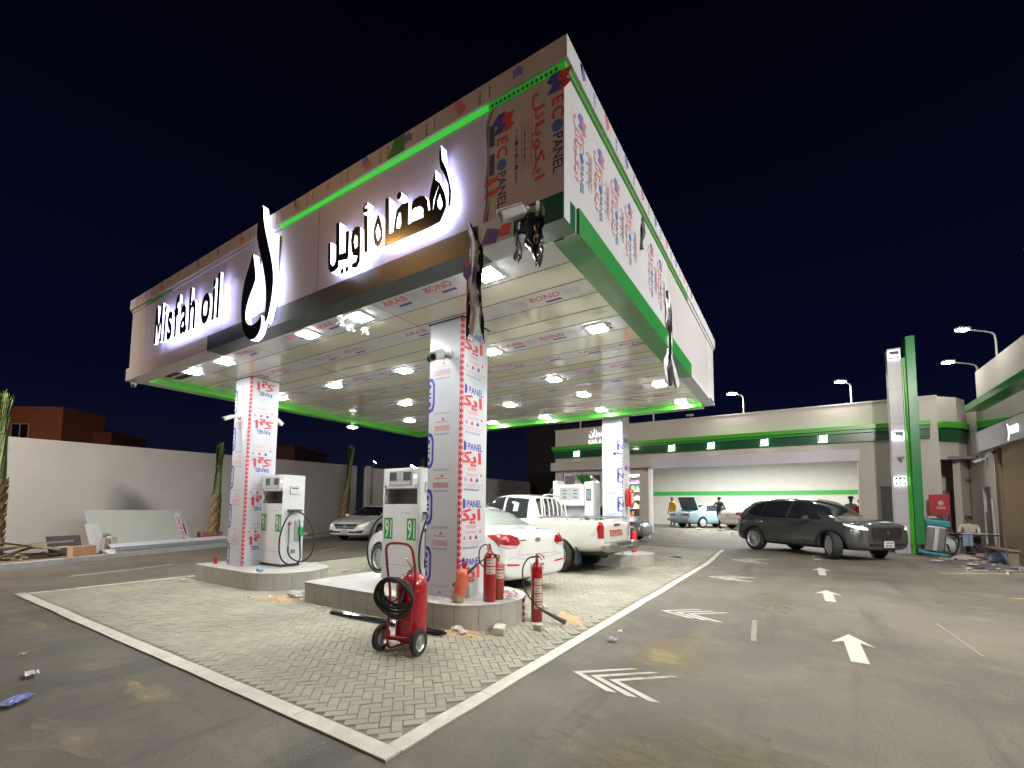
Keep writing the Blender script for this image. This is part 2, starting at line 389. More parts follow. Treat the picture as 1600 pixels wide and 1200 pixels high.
# sand streaks on the asphalt at left, thin ragged sheets of sand
def ragged(cx, cy, a, b, rot, seed, n=70):
    pts = []
    for i in range(n):
        t = 2*math.pi*i/n; k = .55+.75*(noise.noise(Vector((math.cos(t)*2.2, math.sin(t)*2.2, seed)))+.35)+.22*noise.noise(Vector((math.cos(t)*9, math.sin(t)*9, seed+5)))
        x, y = a*k*math.cos(t), b*k*math.sin(t); pts.append((cx+x*math.cos(rot)-y*math.sin(rot), cy+x*math.sin(rot)+y*math.cos(rot)))
    return pts
def sandmat(name, col, thr, seed, stretch=(1, .35, 1, .4)):
    m = bpy.data.materials.new(name); m.use_nodes = True; nt = m.node_tree; b = nt.nodes['Principled BSDF']
    b.inputs['Base Color'].default_value = (*col, 1); b.inputs['Roughness'].default_value = .95
    f = noise_fac(nt, 3.6, 10, stretch, .82, seed); co = nt.nodes.new('ShaderNodeTexCoord')
    ln = nt.nodes.new('ShaderNodeVectorMath'); ln.operation = 'LENGTH'; mp = nt.nodes.new('ShaderNodeMapping'); mp.inputs['Location'].default_value = (-1, -1, 0); mp.inputs['Scale'].default_value = (2, 2, 0)
    nt.links.new(co.outputs['Generated'], mp.inputs[0]); nt.links.new(mp.outputs[0], ln.inputs[0])
    mr = nt.nodes.new('ShaderNodeMapRange'); mr.inputs['From Min'].default_value = .2; mr.inputs['From Max'].default_value = 1.; mr.inputs['To Min'].default_value = thr; mr.inputs['To Max'].default_value = thr+.4
    nt.links.new(ln.outputs['Value'], mr.inputs['Value'])
    su = nt.nodes.new('ShaderNodeMath'); su.operation = 'SUBTRACT'; nt.links.new(f, su.inputs[0]); nt.links.new(mr.outputs[0], su.inputs[1])
    m2 = nt.nodes.new('ShaderNodeMapRange'); m2.inputs['From Min'].default_value = 0; m2.inputs['From Max'].default_value = .22; m2.inputs['To Max'].default_value = .8; nt.links.new(su.outputs[0], m2.inputs['Value'])
    nt.links.new(m2.outputs[0], b.inputs['Alpha']); return m
for i, (cx_, cy_, a, b, ro, c) in enumerate(((1.58, 4.6, .95, .17, R(100), (.40, .34, .22)), (1.75, 7.9, .8, .16, R(95), (.38, .32, .22)), (1.0, 4.2, 1.0, .13, R(112), (.36, .31, .24)), (5.2, 1.15, 1.5, .55, R(10), (.30, .25, .14)), (3.1, .6, 1.6, .7, R(60), (.23, .195, .12)), (2.6, -.6, 1.5, .5, R(40), (.22, .185, .12)), (7.0, -2.6, 1.6, .5, R(20), (.24, .20, .13)), (9.5, .4, 1.8, .4, R(-10), (.22, .19, .13)))):
    mb = MB(); conform(mb, ragged(cx_, cy_, a*1.3, b*1.5, ro, i*3.1), sandmat('sand_streak_%d' % i, c, .40 if i < 3 else .38, i), .0035+i*.0003, 5)
    mb.build('sand_drift', kind='stuff')

# ---------------------------------------------------------------- left kerb strip and site wall
def pline(mb2, pts, w, z0, z1, m):
    """extruded strip along a polyline, w to its left"""
    P = [Vector((*p, 0)) for p in pts]; L1 = []; 
    for i, p in enumerate(P):
        d = (P[min(i+1, len(P)-1)]-P[max(i-1, 0)]).normalized(); L1.append(p+Vector((-d.y, d.x, 0))*w)
    for i in range(len(P)-1):
        a, b, c, d = P[i], P[i+1], L1[i+1], L1[i]
        v = [(q.x, q.y, z) for z in (z0, z1) for q in (a, b, c, d)]
        mb2.add(v, [(3, 2, 1, 0), (4, 5, 6, 7), (0, 1, 5, 4), (1, 2, 6, 5), (2, 3, 7, 6), (3, 0, 4, 7)], m)
KERB = [(-14, 11.2), (-6, 13.0), (2.48, 15.35), (6.0, 16.95), (9.25, 18.1), (13.0, 19.3), (17.6, 20.6), (32, 19.2)]
mb = MB(); pline(mb, KERB, .16, 0, .13, M('white_kerb', (.52, .52, .52), .7, var=.12, vs=5)); mb.build('kerb_strip', kind='structure')
mb = MB(); pline(mb, [(a, b+.16) for a, b in KERB], 6.0, -.05, .09, M('dirt', (.22, .17, .13), .95, var=.25, vs=5, bump=.8, bs=30)); mb.build('planting_strip', kind='structure')
t = thing('boundary_wall', (2.4, 18.3, 0), 'long beige plastered boundary wall at left behind the palms and leaning panels', 'wall')
mb = MB(); T0 = Vector((-2.4, -18.3, 0))
a = Vector((-14, 15.4)); b = Vector((17.6, 21.9)); z_a, z_b = 2.85, 3.95; d = (b-a).normalized(); n_ = Vector((-d.y, d.x))*.2
v = [(p.x-2.4, p.y-18.3, z) for p, z in ((a, -.1), (b, -.1), (b+n_, -.1), (a+n_, -.1), (a, z_a), (b, z_b), (b+n_, z_b), (a+n_, z_a))]
mb.add(v, [(3, 2, 1, 0), (4, 5, 6, 7), (0, 1, 5, 4), (1, 2, 6, 5), (2, 3, 7, 6), (3, 0, 4, 7)], PLASTER); mb.build('masonry', t)
t = thing('boundary_wall', (17.9, 21.5, 0), 'grey plastered wall behind the white sedan, lit by a floodlight on its left end', 'wall')
mb = MB(); mb.T = Matrix.Rotation(R(-5.3), 4, 'Z'); mb.box(0, 17, 0, .2, -.1, 3.85, PLASTER); mb.box(0, .3, -.12, .0, -.1, 3.95, PLASTER); mb.box(.3, 8.5, -.05, -.0, 1.35, 1.45, M('pale_ledge', (.6, .57, .52), .7)); mb.box(8.5, 8.53, -.01, .0, 0, 3.8, GROOVE); mb.build('masonry', t)
def floodlight(x, y, z, label, rz):
    t = thing('floodlight', (x, y, z), label, 'floodlight', rz, 'floodlights on the boundary wall')
    mb = MB(); mb.box(-.05, .05, -.05, .05, 0, .16, DARKG); mb.T = Matrix.Translation((0, -.05, .28))@Matrix.Rotation(R(-55), 4, 'X'); mb.box(-.2, .2, -.05, .05, -.14, .14, DARKG, .015); mb.build('housing', t)
    mb = MB(); mb.T = Matrix.Translation((0, -.05, .28))@Matrix.Rotation(R(-55), 4, 'X'); mb.box(-.17, .17, -.062, -.051, -.11, .11, M('flood_lens', (.9, .9, .9), .4, em=(1, .97, .92), es=60)); mb.build('lens', t)
    return t
floodlight(18.35, 21.4, 3.88, 'bright floodlight on the wall end left of the lit wall patch, above the white sedan', 60)
floodlight(21.3, 21.1, 3.86, 'bright floodlight seen just above the nearest fuel dispenser, on top of the far wall', 20)

# ---------------------------------------------------------------- houses beyond the wall
BRICKH = M('house_render_brown', (.30, .14, .085), .9, var=.06, vs=2); BRICKD = M('house_render_dark', (.15, .065, .05), .9, var=.06, vs=2)
def house(x, y, rz, w, d, h, mat, label, dome=False, win=True, step=None):
    t = thing('house', (x, y, 0), label, 'house', rz)
    mb = MB(); mb.box(-w, 0, 0, d, 0, h, mat)
    mb.box(-w-.1, .1, -.1, d+.1, h, h+.12, mat)
    if step: mb.box(-w+.4, -step, .3, d-.3, h+.121, h+.62, mat)
    mb.build('wall', t)
    if win:
        for wx in (-3.4,):
            f = MB(); f.box(wx-.75, wx+.75, -.09, -.02, h-2.6, h-1.3, M('window_frame_white', (.55, .5, .48), .5)); fo = f.build('window', t)
            g_ = MB(); g_.box(wx-.66, wx-.05, -.105, -.095, h-2.52, h-1.38, M('night_pane', (.01, .012, .03), .1)); g_.box(wx+.05, wx+.66, -.105, -.095, h-2.52, h-1.38, M('night_pane')); g_.build('pane', fo)
    if dome:
        mb = MB(); mb.cyl((-7.9, 2.0, h+.12), (-7.9, 2.0, h+1.2), 1.0, mat, n=20); mb.lathe([(1.0*math.cos(R(a)), h+1.2+.9*math.sin(R(a))) for a in range(0, 91, 10)], mat, 20, (-7.9, 2.0, 0))
        mb.build('stair_dome', t, smooth=True); mb = MB(); mb.box(-7.9, -7.3, .85, 1.05, h+.35, h+1.25, M('night_pane')); mb.build('window', t)
    return t
house(11.25, 51.7, -57, 9, 4, 9.5, BRICKH, 'brown rendered house with a small dome above the left end of the boundary wall', True)
house(14.6, 52.0, -57, 4.4, 4, 7.9, BRICKD, 'low dark red house just right of the domed brown house', False, False, 2.2)
house(25.5, 41.0, -57, 5.2, 8, 7.3, M('house_render_dim', (.10, .05, .04), .9), 'dim brown house over the wall between the left column and the leaning palm', False, False, 2.5)
# dark hall with advertising board beside the shops
t = thing('building', (37, 16.5, 0), 'dark unlit building behind the pickup with a framed picture board on its front', 'building')
mb = MB(); mb.box(0, 10, -5, 5, 0, 9.0, M('dark_hall', (.035, .03, .034), .8, var=.2, vs=.6)); mb.box(-.15, 0, -5.05, 5.05, 8.2, 9.1, M('dark_hall'))
for y_ in (-4.9, -2.7): mb.box(-.12, 0, y_, y_+.25, 0, 8.1, M('dark_hall'))
mb.build('wall', t)
mb = MB(); mb.box(-.25, -.16, -1.2, 1.3, 3.3, 6.0, M('board_frame', (.10, .10, .12), .5)); bo = mb.build('picture_board', t)
mb = MB()
for x_, z_, r_, c_ in ((.5, 4.4, .28, (.22, .12, .06)), (-.35, 4.3, .33, (.14, .03, .05)), (.1, 5.2, .2, (.05, .03, .06)), (.8, 3.9, .2, (.05, .05, .06))):
    mb.poly([(x_+r_*math.cos(k*.7), z_+r_*1.2*math.sin(k*.7)) for k in range(9)], M('board_%s' % c_[0], c_, .6), O=(-.262-.001*r_, 0, 0), U=(0, -1, 0), V=(0, 0, 1))
mb.build('print', bo)
for y_ in (-2.4, -3.6):
    lt = thing('downlight', (36.4, 16.5+y_, 7.05), 'small lit downlight under the dark building edge, %s of the pair beside the shop roof' % ('left' if y_ > -3 else 'right'), 'light', 0, 'downlights on the dark building')
    mb = MB(); mb.box(-.1, .45, -.2, .2, .03, .10, DARKG); mb.build('bracket', lt); mb = MB(); mb.box(-.1, .3, -.28, .28, -.03, .03, M('downlight_lens', (.9, .9, .9), .4, em=(1, 1, 1), es=18)); mb.build('lens', lt)
# ================================================================ CANOPY
CX0, CX1, CY0, CY1 = 3.44, 12.0, 1.64, 11.5
ZB, ZS, ZT = 4.08, 4.20, 5.77
can = thing('canopy', (CX0, CY0, 0), 'large flat fuel station canopy still partly wrapped in printed film over the pumps', 'canopy')
LOC = Matrix.Translation((-CX0, -CY0, 0))
def CB():
    m = MB(); m.T = LOC.copy(); return m
SIDEW = M('side_panel_white', (.52, .51, .53), .3, var=.02, vs=1)
# front fascia body (faces -X)
mb = CB(); T_ = .12
mb.box(CX0, CX0+T_, 2.46, 10.75, 4.33, 5.5, CLEAN)
mb.box(CX0-.004, CX0+T_, CY0, 2.46, 4.33, 5.49, FILMB); mb.box(CX0-.004, CX0+T_, 10.75, CY1, 4.33, 5.5, FILMB)
for y_ in (5.2, 7.7): mb.box(CX0-.0015, CX0, y_, y_+.006, 4.33, 5.5, GROOVE)
# prints on the left-over film at the right end
def eco_v(O, U, V, s, cut=False):
    """NECO PANEL print running along U with letter tops to V"""
    O = Vector(O)
    mb.text('E', O+U*(.16*s), U, V, .24*s, RED_T, .03); mb.text('C', O+U*(.33*s), U, V, .24*s, RED_T, .03)
    mb.poly([(math.cos(k*.4)*.085*s, math.sin(k*.4)*.085*s) for k in range(16)], M('print_blue2', (.04, .14, .38), .45), O=O+U*(.52*s)+V*(-.01*s), U=U, V=V)
    mb.text('PANEL', O+U*(.90*s), U, V, .20*s, NAVY_T, .015, fit=.54*s)
    # ribbon emblem
    mb.poly([(-.20, .17), (-.06, .10), (.0, .17), (.06, .06), (.06, -.06), (.0, .02), (-.08, -.08), (-.20, -.01)], RED_T, O=O-U*(.02*s)+V*(.035*s), U=U*s, V=V*s)
    W_ = U.cross(V)*.0015
    mb.poly([(-.24, .06), (-.10, -.02), (-.04, .07), (.05, -.02), (.05, -.16), (-.06, -.08), (-.13, -.17), (-.24, -.08)], BLUE_T, O=O-U*(.02*s)+W_, U=U*s, V=V*s)
ARB = lambda g: ''.join(reversed(g))
ECOPANEL_AR = ARB('\uFE8D\uFEF3\uFEDC\uFEEE\uFE91\uFE8E\uFEE7\uFEDE'); ECO_AR = ARB('\uFE8D\uFEF3\uFEDC\uFEEE')
xf = CX0-.006
def small_print(O, U, V, s):
    O = Vector(O)
    for k, (mt, ln) in enumerate(((GREY_T, .85), (GREY_T, .6), (PINK_T, .8), (PINK_T, .75))):
        c = O+V*(.055*k*s)
        for q in range(5):
            mb.poly([(-.085*s, -.006), (.085*s, -.006), (.085*s, .006), (-.085*s, .006)], mt, O=c+U*((-.4+.2*q)*ln*s), U=U, V=V)
    for q, mt in enumerate((GREY_T, BLUE_T, RED_T, BLUE_T)):
        mb.poly([(math.cos(k)*.035*s, math.sin(k)*.035*s) for k in range(6)], mt, O=O+U*((-.3+.2*q)*s)-V*(.09*s), U=U, V=V)
DN = -Z
eco_v((xf, 2.30, 5.22), DN, -Y, .68); mb.text('WWW.FAZAH.NET', (xf, 2.14, 4.85), DN, -Y, .045, NAVY_T, .0, fit=.5)
small_print((xf, 2.08, 4.95), DN, -Y, .62)
mb.text(ECOPANEL_AR, (xf, 1.90, 4.98), DN, -Y, .14, RED_T, .015, fit=.86)
eco_v((xf, 1.70, 5.34), DN, -Y, .68)
for z_ in (4.9, 5.2): mb.poly([(-.03, -.1), (.03, -.1), (.03, .12), (-.03, .12)], NAVY_T, O=(xf, 2.42, z_), U=-Y, V=Z)
for z_ in (4.62, 4.74): mb.poly([(-.10, -.035), (.07, -.02), (.09, .03), (-.07, .03)], RED_T, O=(xf, 2.42, z_), U=-Y, V=Z)
for z_ in (4.6, 4.8, 5.05, 5.25): mb.poly([(-.012, -.09), (.012, -.09), (.012, .09), (-.012, .09)], GREY_T, O=(xf, 11.0+.1*math.sin(z_*9), z_), U=-Y, V=Z)
mb.build('front_fascia', can)
# side fascia (faces -Y)
SK = (RED_T, BLUE_T, NAVY_T)
RED_T, BLUE_T, NAVY_T = M('print_red_faint', (.55, .17, .19), .45), M('print_blue_faint', (.15, .16, .42), .45), M('print_navy_faint', (.12, .13, .24), .5)
w_ = .24
mb = CB()
mb.box(CX0+T_, 7.25, CY0, CY0+T_, 4.33, 5.5, FILM); mb.box(CX0-.003, CX0+T_, CY0-.0015, CY0-.0005, 4.10, 5.49, FILM); mb.box(7.25, 9.0, CY0+.004, CY0+T_, 4.33, 5.5, SIDEW); mb.box(9.0, 11.3, CY0+.004, CY0+T_, 4.2, 5.5, SIDEW); mb.box(11.3, CX1-.02, CY0, CY0+T_, 4.12, 5.5, FILM)
mb.box(CX0+w_, 3.70, CY0, CY0+T_, 4.081, 4.33, FILM)
ys_ = CY0-.003
for k in range(7):
    x_ = 3.80+.50*k
    if k == 4: continue
    eco_v((x_+.03, ys_, 5.20), DN, X, .56)
    mb.text(ECOPANEL_AR, (x_-.10, ys_, 4.93), DN, X, .13, RED_T, .012, fit=.62)
    small_print((x_+.20, ys_, 4.9), DN, X, .5)
for x_ in (11.5, 11.75): 
    for z_ in (4.4, 4.8, 5.2): mb.poly([(-.01, -.12), (.01, -.12), (.01, .12), (-.01, .12)], PINK_T, O=(x_, ys_, z_), U=X, V=Z)
mb.build('side_fascia', can); RED_T, BLUE_T, NAVY_T = SK
mb = CB(); mb.box(CX0, CX1, CY1-T_, CY1, 4.33, 5.5, CLEAN); mb.box(CX1-T_, CX1, CY0+T_, CY1-T_, 4.33, 5.5, CLEAN); mb.build('rear_fascia', can)
# projecting crown band with film prints and the green reveal under it
RED_T, BLUE_T, NAVY_T = M('print_red_faint'), M('print_blue_faint'), M('print_navy_faint')
mb = CB(); p = .045
for a in ((CX0-p, CX0+T_, CY0-p, CY1+p), (CX1-T_, CX1+p, CY0-p, CY1+p)): mb.box(*a, 5.56, ZT, FILMB)
mb.box(CX0+T_, CX1-T_, CY0-p, CY0+T_, 5.56, ZT, FILM); mb.box(CX0+T_, CX1-T_, CY1-T_, CY1+p, 5.56, ZT, FILM)
mb.box(CX0+.001-p, CX0+.3, CY0-p-.002, CY0-p, 5.56, ZT, FILM)
for k in range(13):
    y_ = 2.1+.72*k; o_ = (CX0-p-.002, y_, 5.66)
    mb.poly([(-.06, .045), (.015, .06), (.06, .015), (.055, -.045), (-.015, -.03), (-.065, -.05)], (BLUE_T, RED_T, NAVY_T)[k % 3], O=(o_[0], y_, 5.68+.03*(k % 2)), U=-Y*(.9 if k < 4 else .45), V=Z)
    if k % 2: mb.poly([(-.05, .03), (.05, .05), (.08, -.02), (-.03, -.05)], RED_T, O=(o_[0]-.001, y_-.03, 5.64), U=-Y, V=Z)
    mb.poly([(-.006, -.07), (.006, -.07), (.006, .07), (-.006, .07)], NAVY_T, O=(o_[0], y_+.33, 5.66), U=-Y, V=Z)
    mb.text('WWW', (o_[0], y_+.45, 5.65), DN, -Y, .05, NAVY_T)
for k in range(9):
    x_ = 3.75+.66*k
    mb.poly([(-.07, .06), (.02, .09), (.08, .0), (.0, -.07)], (BLUE_T, RED_T)[k % 2], O=(x_, CY0-p-.002, 5.69), U=X, V=Z)
    mb.text('ECO', (x_+.3, CY0-p-.002, 5.67), DN, X, .07, BLUE_T)
mb.poly([(-.16, -.10), (.13, -.10), (.13, .11), (-.03, .11), (-.06, .04)], GREEN, O=(CX0-p-.003, 3.73, 5.66), U=-Y, V=Z)
mb.build('crown_band', can); RED_T, BLUE_T, NAVY_T = SK
mb = CB(); q = .02
mb.box(CX0-q, CX0, 2.46, 6.1, 5.505, 5.56, LIMELED); mb.box(CX0-q, CX0, 6.1, 9.6, 5.505, 5.56, CLEAN); mb.box(CX0-q, CX0, 9.6, 10.8, 5.505, 5.56, M('green_reveal_dim', (.07, .38, .15), .35)); mb.box(CX0-q, CX0, 10.8, CY1, 5.5, 5.56, FILMB); mb.box(CX0-q, CX0, CY0-q, 2.46, 5.5, 5.56, LIMEDIM)
for k in range(15): mb.box(CX0-q-.004, CX0-q, 1.70+.05*k, 1.725+.05*k, 5.5, 5.53, M('dark_gap', (.01, .03, .012), .6))
mb.box(CX0, 8.8, CY0-q, CY0, 5.5, 5.56, M('green_reveal', (.07, .30, .045), .35)); mb.box(8.8, CX1, CY0-q, CY0, 5.5, 5.56, FILM)
mb.build('green_reveal', can)
# bottom lip
mb = CB(); w = .24
mb.box(CX0-.025, CX0+w, 2.56, 8.1, ZB, 4.33, BAND); mb.box(CX0-.03, CX0+w, 8.1, CY1+.08, ZB, 4.33, FILMB); mb.box(CX0-.022, CX0+w, CY0+.0, 2.15, ZB, 4.33, DGREEN); mb.box(CX0-.024, CX0+w, 2.15, 2.56, ZB, 4.33, FILM)
mb.poly([(-.10, -.06), (.07, -.09), (.12, .03), (-.03, .09)], BLUE_T, O=(CX0-.027, 2.42, 4.17), U=-Y, V=Z); mb.poly([(-.02, -.06), (.12, -.07), (.15, .03), (.06, .06)], RED_T, O=(CX0-.029, 2.32, 4.19), U=-Y, V=Z)
mb.box(3.70, 9.0, CY0-.03, CY0+w, ZB, 4.33, GREEN)
mb.box(9.0, CX1+.08, CY0-.0, CY0+w, ZB+.06, 4.20, FILM)
mb.box(CX0+w, CX1, CY1-w, CY1+.06, ZB, 4.33, LIME); mb.box(CX1-w, CX1+.06, CY0+w, CY1-w, ZB, 4.33, LIME)
mb.build('lower_lip', can)
# orange lamp-lit fixings? none: soffit of alternating film and bare strips
mb = CB()
films = [(3.68, 4.28), (4.70, 5.08), (5.86, 6.34), (6.86, 7.14), (7.80, 8.20), (8.74, 9.0), (9.45, 9.85), (10.45, 10.7), (11.2, 11.76)]
xs = [CX0+w]
ya, yb = CY0+w, CY1-w
prev = CX0+w
for (a, b) in films:
    if a > prev: mb.box(prev, a, ya, yb, ZS, ZS+.02, SOFF)
    mb.box(a, b, ya, yb, ZS-.0015, ZS+.02, SOFFILM); prev = b
mb.box(prev, CX1-w, ya, yb, ZS, ZS+.02, SOFF)
gr = []
for (a, b) in films: gr += [a, b]
for a in gr+[5.5, 7.5, 8.45, 10.15, 10.95]: mb.box(a-.006, a+.006, ya, yb, ZS-.003, ZS, GROOVE)
for y_ in (4.6, 7.6, 9.8):
    mb.box(CX0+w, CX1-w, y_, y_+.006, ZS-.0028, ZS, GROOVE)
for i, (a, b) in enumerate(films):
    c = (a+b)/2; wd = min(.17, (b-a)*.42); k = 0; y_ = yb-.3-.23*i
    while y_ > ya+.2:
        if (k+i) % 3 != 2 or i > 1:
            mb.text('ARAB' if (k+i) % 2 else 'BOND', (c-.03, y_, ZS-.004), -Y, -X, wd, RED_T, .006, fit=.42, skew=.25)
            mb.poly([(-.10, -.025), (.12, -.025), (.12, .02), (-.10, .02)], BLUE_T, O=(c+wd*.62, y_-.06, ZS-.004), U=-Y, V=-X)
        for q in range(3): mb.poly([(-.1, -.004), (.1, -.004), (.1, .004), (-.1, .004)], GREY_T, O=(c+wd*(.2-.3*q), y_-.36, ZS-.004), U=-Y, V=-X)
        y_ -= .74; k += 1
mb.build('soffit', can)
mb = CB(); mb.box(CX0+T_, CX1-T_, CY0+T_, CY1-T_, 5.3, 5.34, DARKG); mb.build('roof_deck', can)
# open service hatch near the left end
mb = CB(); mb.box(3.75, 4.15, 10.35, 10.95, ZS-.006, ZS-.003, M('hatch_dark', (.02, .018, .015), .9)); mb.box(3.95, 4.0, 10.4, 10.9, ZS-.012, ZS-.006, STEEL); mb.build('open_hatch', can)

# light fixtures in the soffit
LIGHTS = [(4.02, 2.87), (4.02, 5.05), (4.02, 6.26), (4.02, 8.80), (4.02, 10.05), (6.12, 2.38), (6.12, 4.26), (6.12, 6.33), (6.12, 8.47), (6.15, 10.6),
          (8.15, 4.11), (8.16, 8.37), (8.15, 6.3), (9.63, 2.37), (9.62, 4.08), (9.64, 6.12), (9.9, 9.94), (11.53, 2.32), (11.38, 4.32), (11.5, 6.09), (11.43, 7.89)]
place = {0: 'nearest the peeling corner', 1: 'with torn film hanging off it', 2: 'right of the flame logo foot', 3: 'left of the flame logo foot', 4: 'leftmost, beside the open hatch', 5: 'nearest the green side edge', 6: 'half hidden by the near column', 7: 'in the second row left of the near column', 8: 'in the second row right of the left column', 9: 'touching the left column top', 10: 'in the third row right of the near column', 11: 'in the third row between the columns', 12: 'behind the near column', 13: 'beside the hanging dark film strip', 14: 'in the fourth row left of the right column', 15: 'in the fourth row by the near column', 16: 'in the far left rear corner', 17: 'in the far right rear corner', 18: 'touching the right column', 19: 'in the last row above the shop roof', 20: 'in the last row beside the near column'}
for i, (x_, y_) in enumerate(LIGHTS):
    t = thing('ceiling_light', (x_, y_, ZS), 'square lit canopy light '+place[i], 'ceiling light', 0, 'lights in the canopy soffit')
    s = .115
    mb = MB(); 
    for a in ((-s-.03, s+.03, -s-.03, -s), (-s-.03, s+.03, s, s+.03), (-s-.03, -s, -s, s), (s, s+.03, -s, s)): mb.box(*a, -.018, -.0045, WHITEM)
    mb.build('frame', t)
    mb = MB(); mb.box(-s, s, -s, s, -.030, -.0185, LED, .005); mb.build('diffuser', t)
# torn film scraps round the second light
t = thing('torn_film', (4.05, 5.05, ZS-.02), 'torn scrap of clear film hanging round a canopy light', 'film scrap')
mb = MB(); rn = random.Random(4)
for k in range(3):
    a0 = rn.uniform(0, 6.28); c = Vector((.26*math.cos(a0), .26*math.sin(a0), 0))
    mb.grid(lambda u, v, c=c, k=k: c+Vector((.10*(u-.5)+.03*math.sin(v*9+k), .06*math.sin(u*7+k)*v, -.13*v-.02*math.sin(u*12+k))), 5, 6, M('clear_film', (.7, .72, .75), .15, alpha=.3))
mb.build('film', t, smooth=True)

# illuminated lettering -------------------------------------------------
XF = CX0-.14; HALO = M('halo_led_back', (.8, .8, .9), .5, em=(.58, .55, 1.0), es=6.5)
def letters(t, shapes, holesd=None, dep=.09):
    mb = MB(); mb.T = Matrix.Translation((-t.location.x, -t.location.y, -t.location.z))
    for s_, hs in shapes:
        mb.poly(s_, BLACKG, hs, O=(XF, 0, 0), U=Y, V=Z, depth=-dep, mside=LETW, mback=HALO)
    return mb
AR = {'lam': [(4.65, 5.01), (4.58, 5.0), (4.56, 4.59), (4.45, 4.58), (4.46, 4.84), (4.39, 4.83), (4.39, 4.52), (4.4, 4.48), (4.57, 4.51), (4.57, 4.43), (4.65, 4.4), (4.71, 4.4), (4.76, 4.45), (4.78, 4.54), (4.79, 4.8), (4.74, 4.8), (4.73, 4.53), (4.69, 4.48), (4.65, 4.49), (4.63, 4.55)],
 'waw': [(4.32, 4.35), (4.32, 4.4), (4.25, 4.4), (4.23, 4.47), (4.3, 4.49), (4.34, 4.56), (4.36, 4.7), (4.34, 4.8), (4.29, 4.84), (4.23, 4.83), (4.19, 4.8), (4.18, 4.51), (4.18, 4.39), (4.23, 4.33)],
 'wawh': [(4.27, 4.57), (4.3, 4.66), (4.28, 4.74), (4.24, 4.71), (4.23, 4.59)],
 'alef': [(4.14, 4.92), (4.07, 4.91), (4.05, 4.47), (4.11, 4.46)],
 'ham': [(4.15, 4.96), (4.16, 5.03), (4.13, 5.06), (4.08, 5.07), (4.08, 5.04), (4.12, 5.03), (4.12, 5.01), (4.07, 5.0), (4.07, 4.95)],
 'heh': [(3.89, 4.87), (3.84, 4.75), (3.81, 4.64), (3.8, 4.55), (3.84, 4.48), (3.88, 4.47), (3.93, 4.51), (3.96, 4.6), (3.96, 4.7), (3.92, 4.8)],
 'hehh': [(3.89, 4.74), (3.85, 4.64), (3.85, 4.58), (3.88, 4.54), (3.91, 4.6), (3.92, 4.67)],
 'mid': [(3.78, 5.0), (3.72, 4.99), (3.7, 4.56), (3.64, 4.56), (3.62, 4.69), (3.59, 4.8), (3.51, 4.84), (3.41, 4.82), (3.41, 4.57), (3.37, 4.57), (3.37, 4.77), (3.34, 4.82), (3.25, 4.83), (3.18, 4.8), (3.14, 4.74), (3.12, 4.62), (3.1, 4.62), (3.12, 4.74), (3.1, 4.85), (3.04, 5.03), (3.03, 4.92), (2.97, 4.86), (2.91, 4.74), (2.88, 4.64), (2.88, 4.57), (2.91, 4.51), (2.96, 4.44), (3.11, 4.43), (3.33, 4.43), (3.6, 4.43), (3.77, 4.43)],
 'fh': [(3.59, 4.59), (3.58, 4.69), (3.55, 4.75), (3.53, 4.74), (3.52, 4.61), (3.54, 4.57)],
 'sh': [(3.36, 4.58), (3.36, 4.7), (3.32, 4.72), (3.24, 4.71), (3.2, 4.67), (3.19, 4.57)],
 'mh': [(3.06, 4.59), (3.05, 4.71), (3.0, 4.81), (2.98, 4.85), (3.03, 4.74), (3.05, 4.65)],
 'mh2': [(2.97, 4.74), (2.94, 4.65), (2.93, 4.6), (2.96, 4.57), (2.99, 4.61), (3.0, 4.67)],
 'flame': [(2.97, 5.27), (2.99, 5.22), (2.99, 5.12), (2.97, 5.02), (2.91, 4.92), (2.86, 4.8), (2.85, 4.69), (2.86, 4.58), (2.84, 4.54), (2.82, 4.61), (2.82, 4.73), (2.85, 4.85), (2.89, 4.98), (2.95, 5.1), (2.96, 5.19)]}
def dot(y_, z_, r_): return [(y_+r_*.85*math.cos(k*.5236), z_+r_*math.sin(k*.5236)) for k in range(12)]
t = thing('sign_lettering', (XF, 3.8, 4.4), 'black Arabic channel letters with white lit edges, right of the flame logo', 'sign')
for shp in ([(AR['lam'], [])], [(dot(4.5, 4.36, .035), [])], [(dot(4.41, 4.36, .035), [])], [(AR['waw'], [AR['wawh']])], [(AR['alef'], []), (AR['ham'], [])], [(AR['heh'], [AR['hehh']])],
            [(AR['mid'], [AR['fh'], AR['sh'], AR['mh'], AR['mh2']])], [(dot(3.56, 4.95, .045), [])], [(AR['flame'], [])]):
    letters(t, shp).build('letter', t)
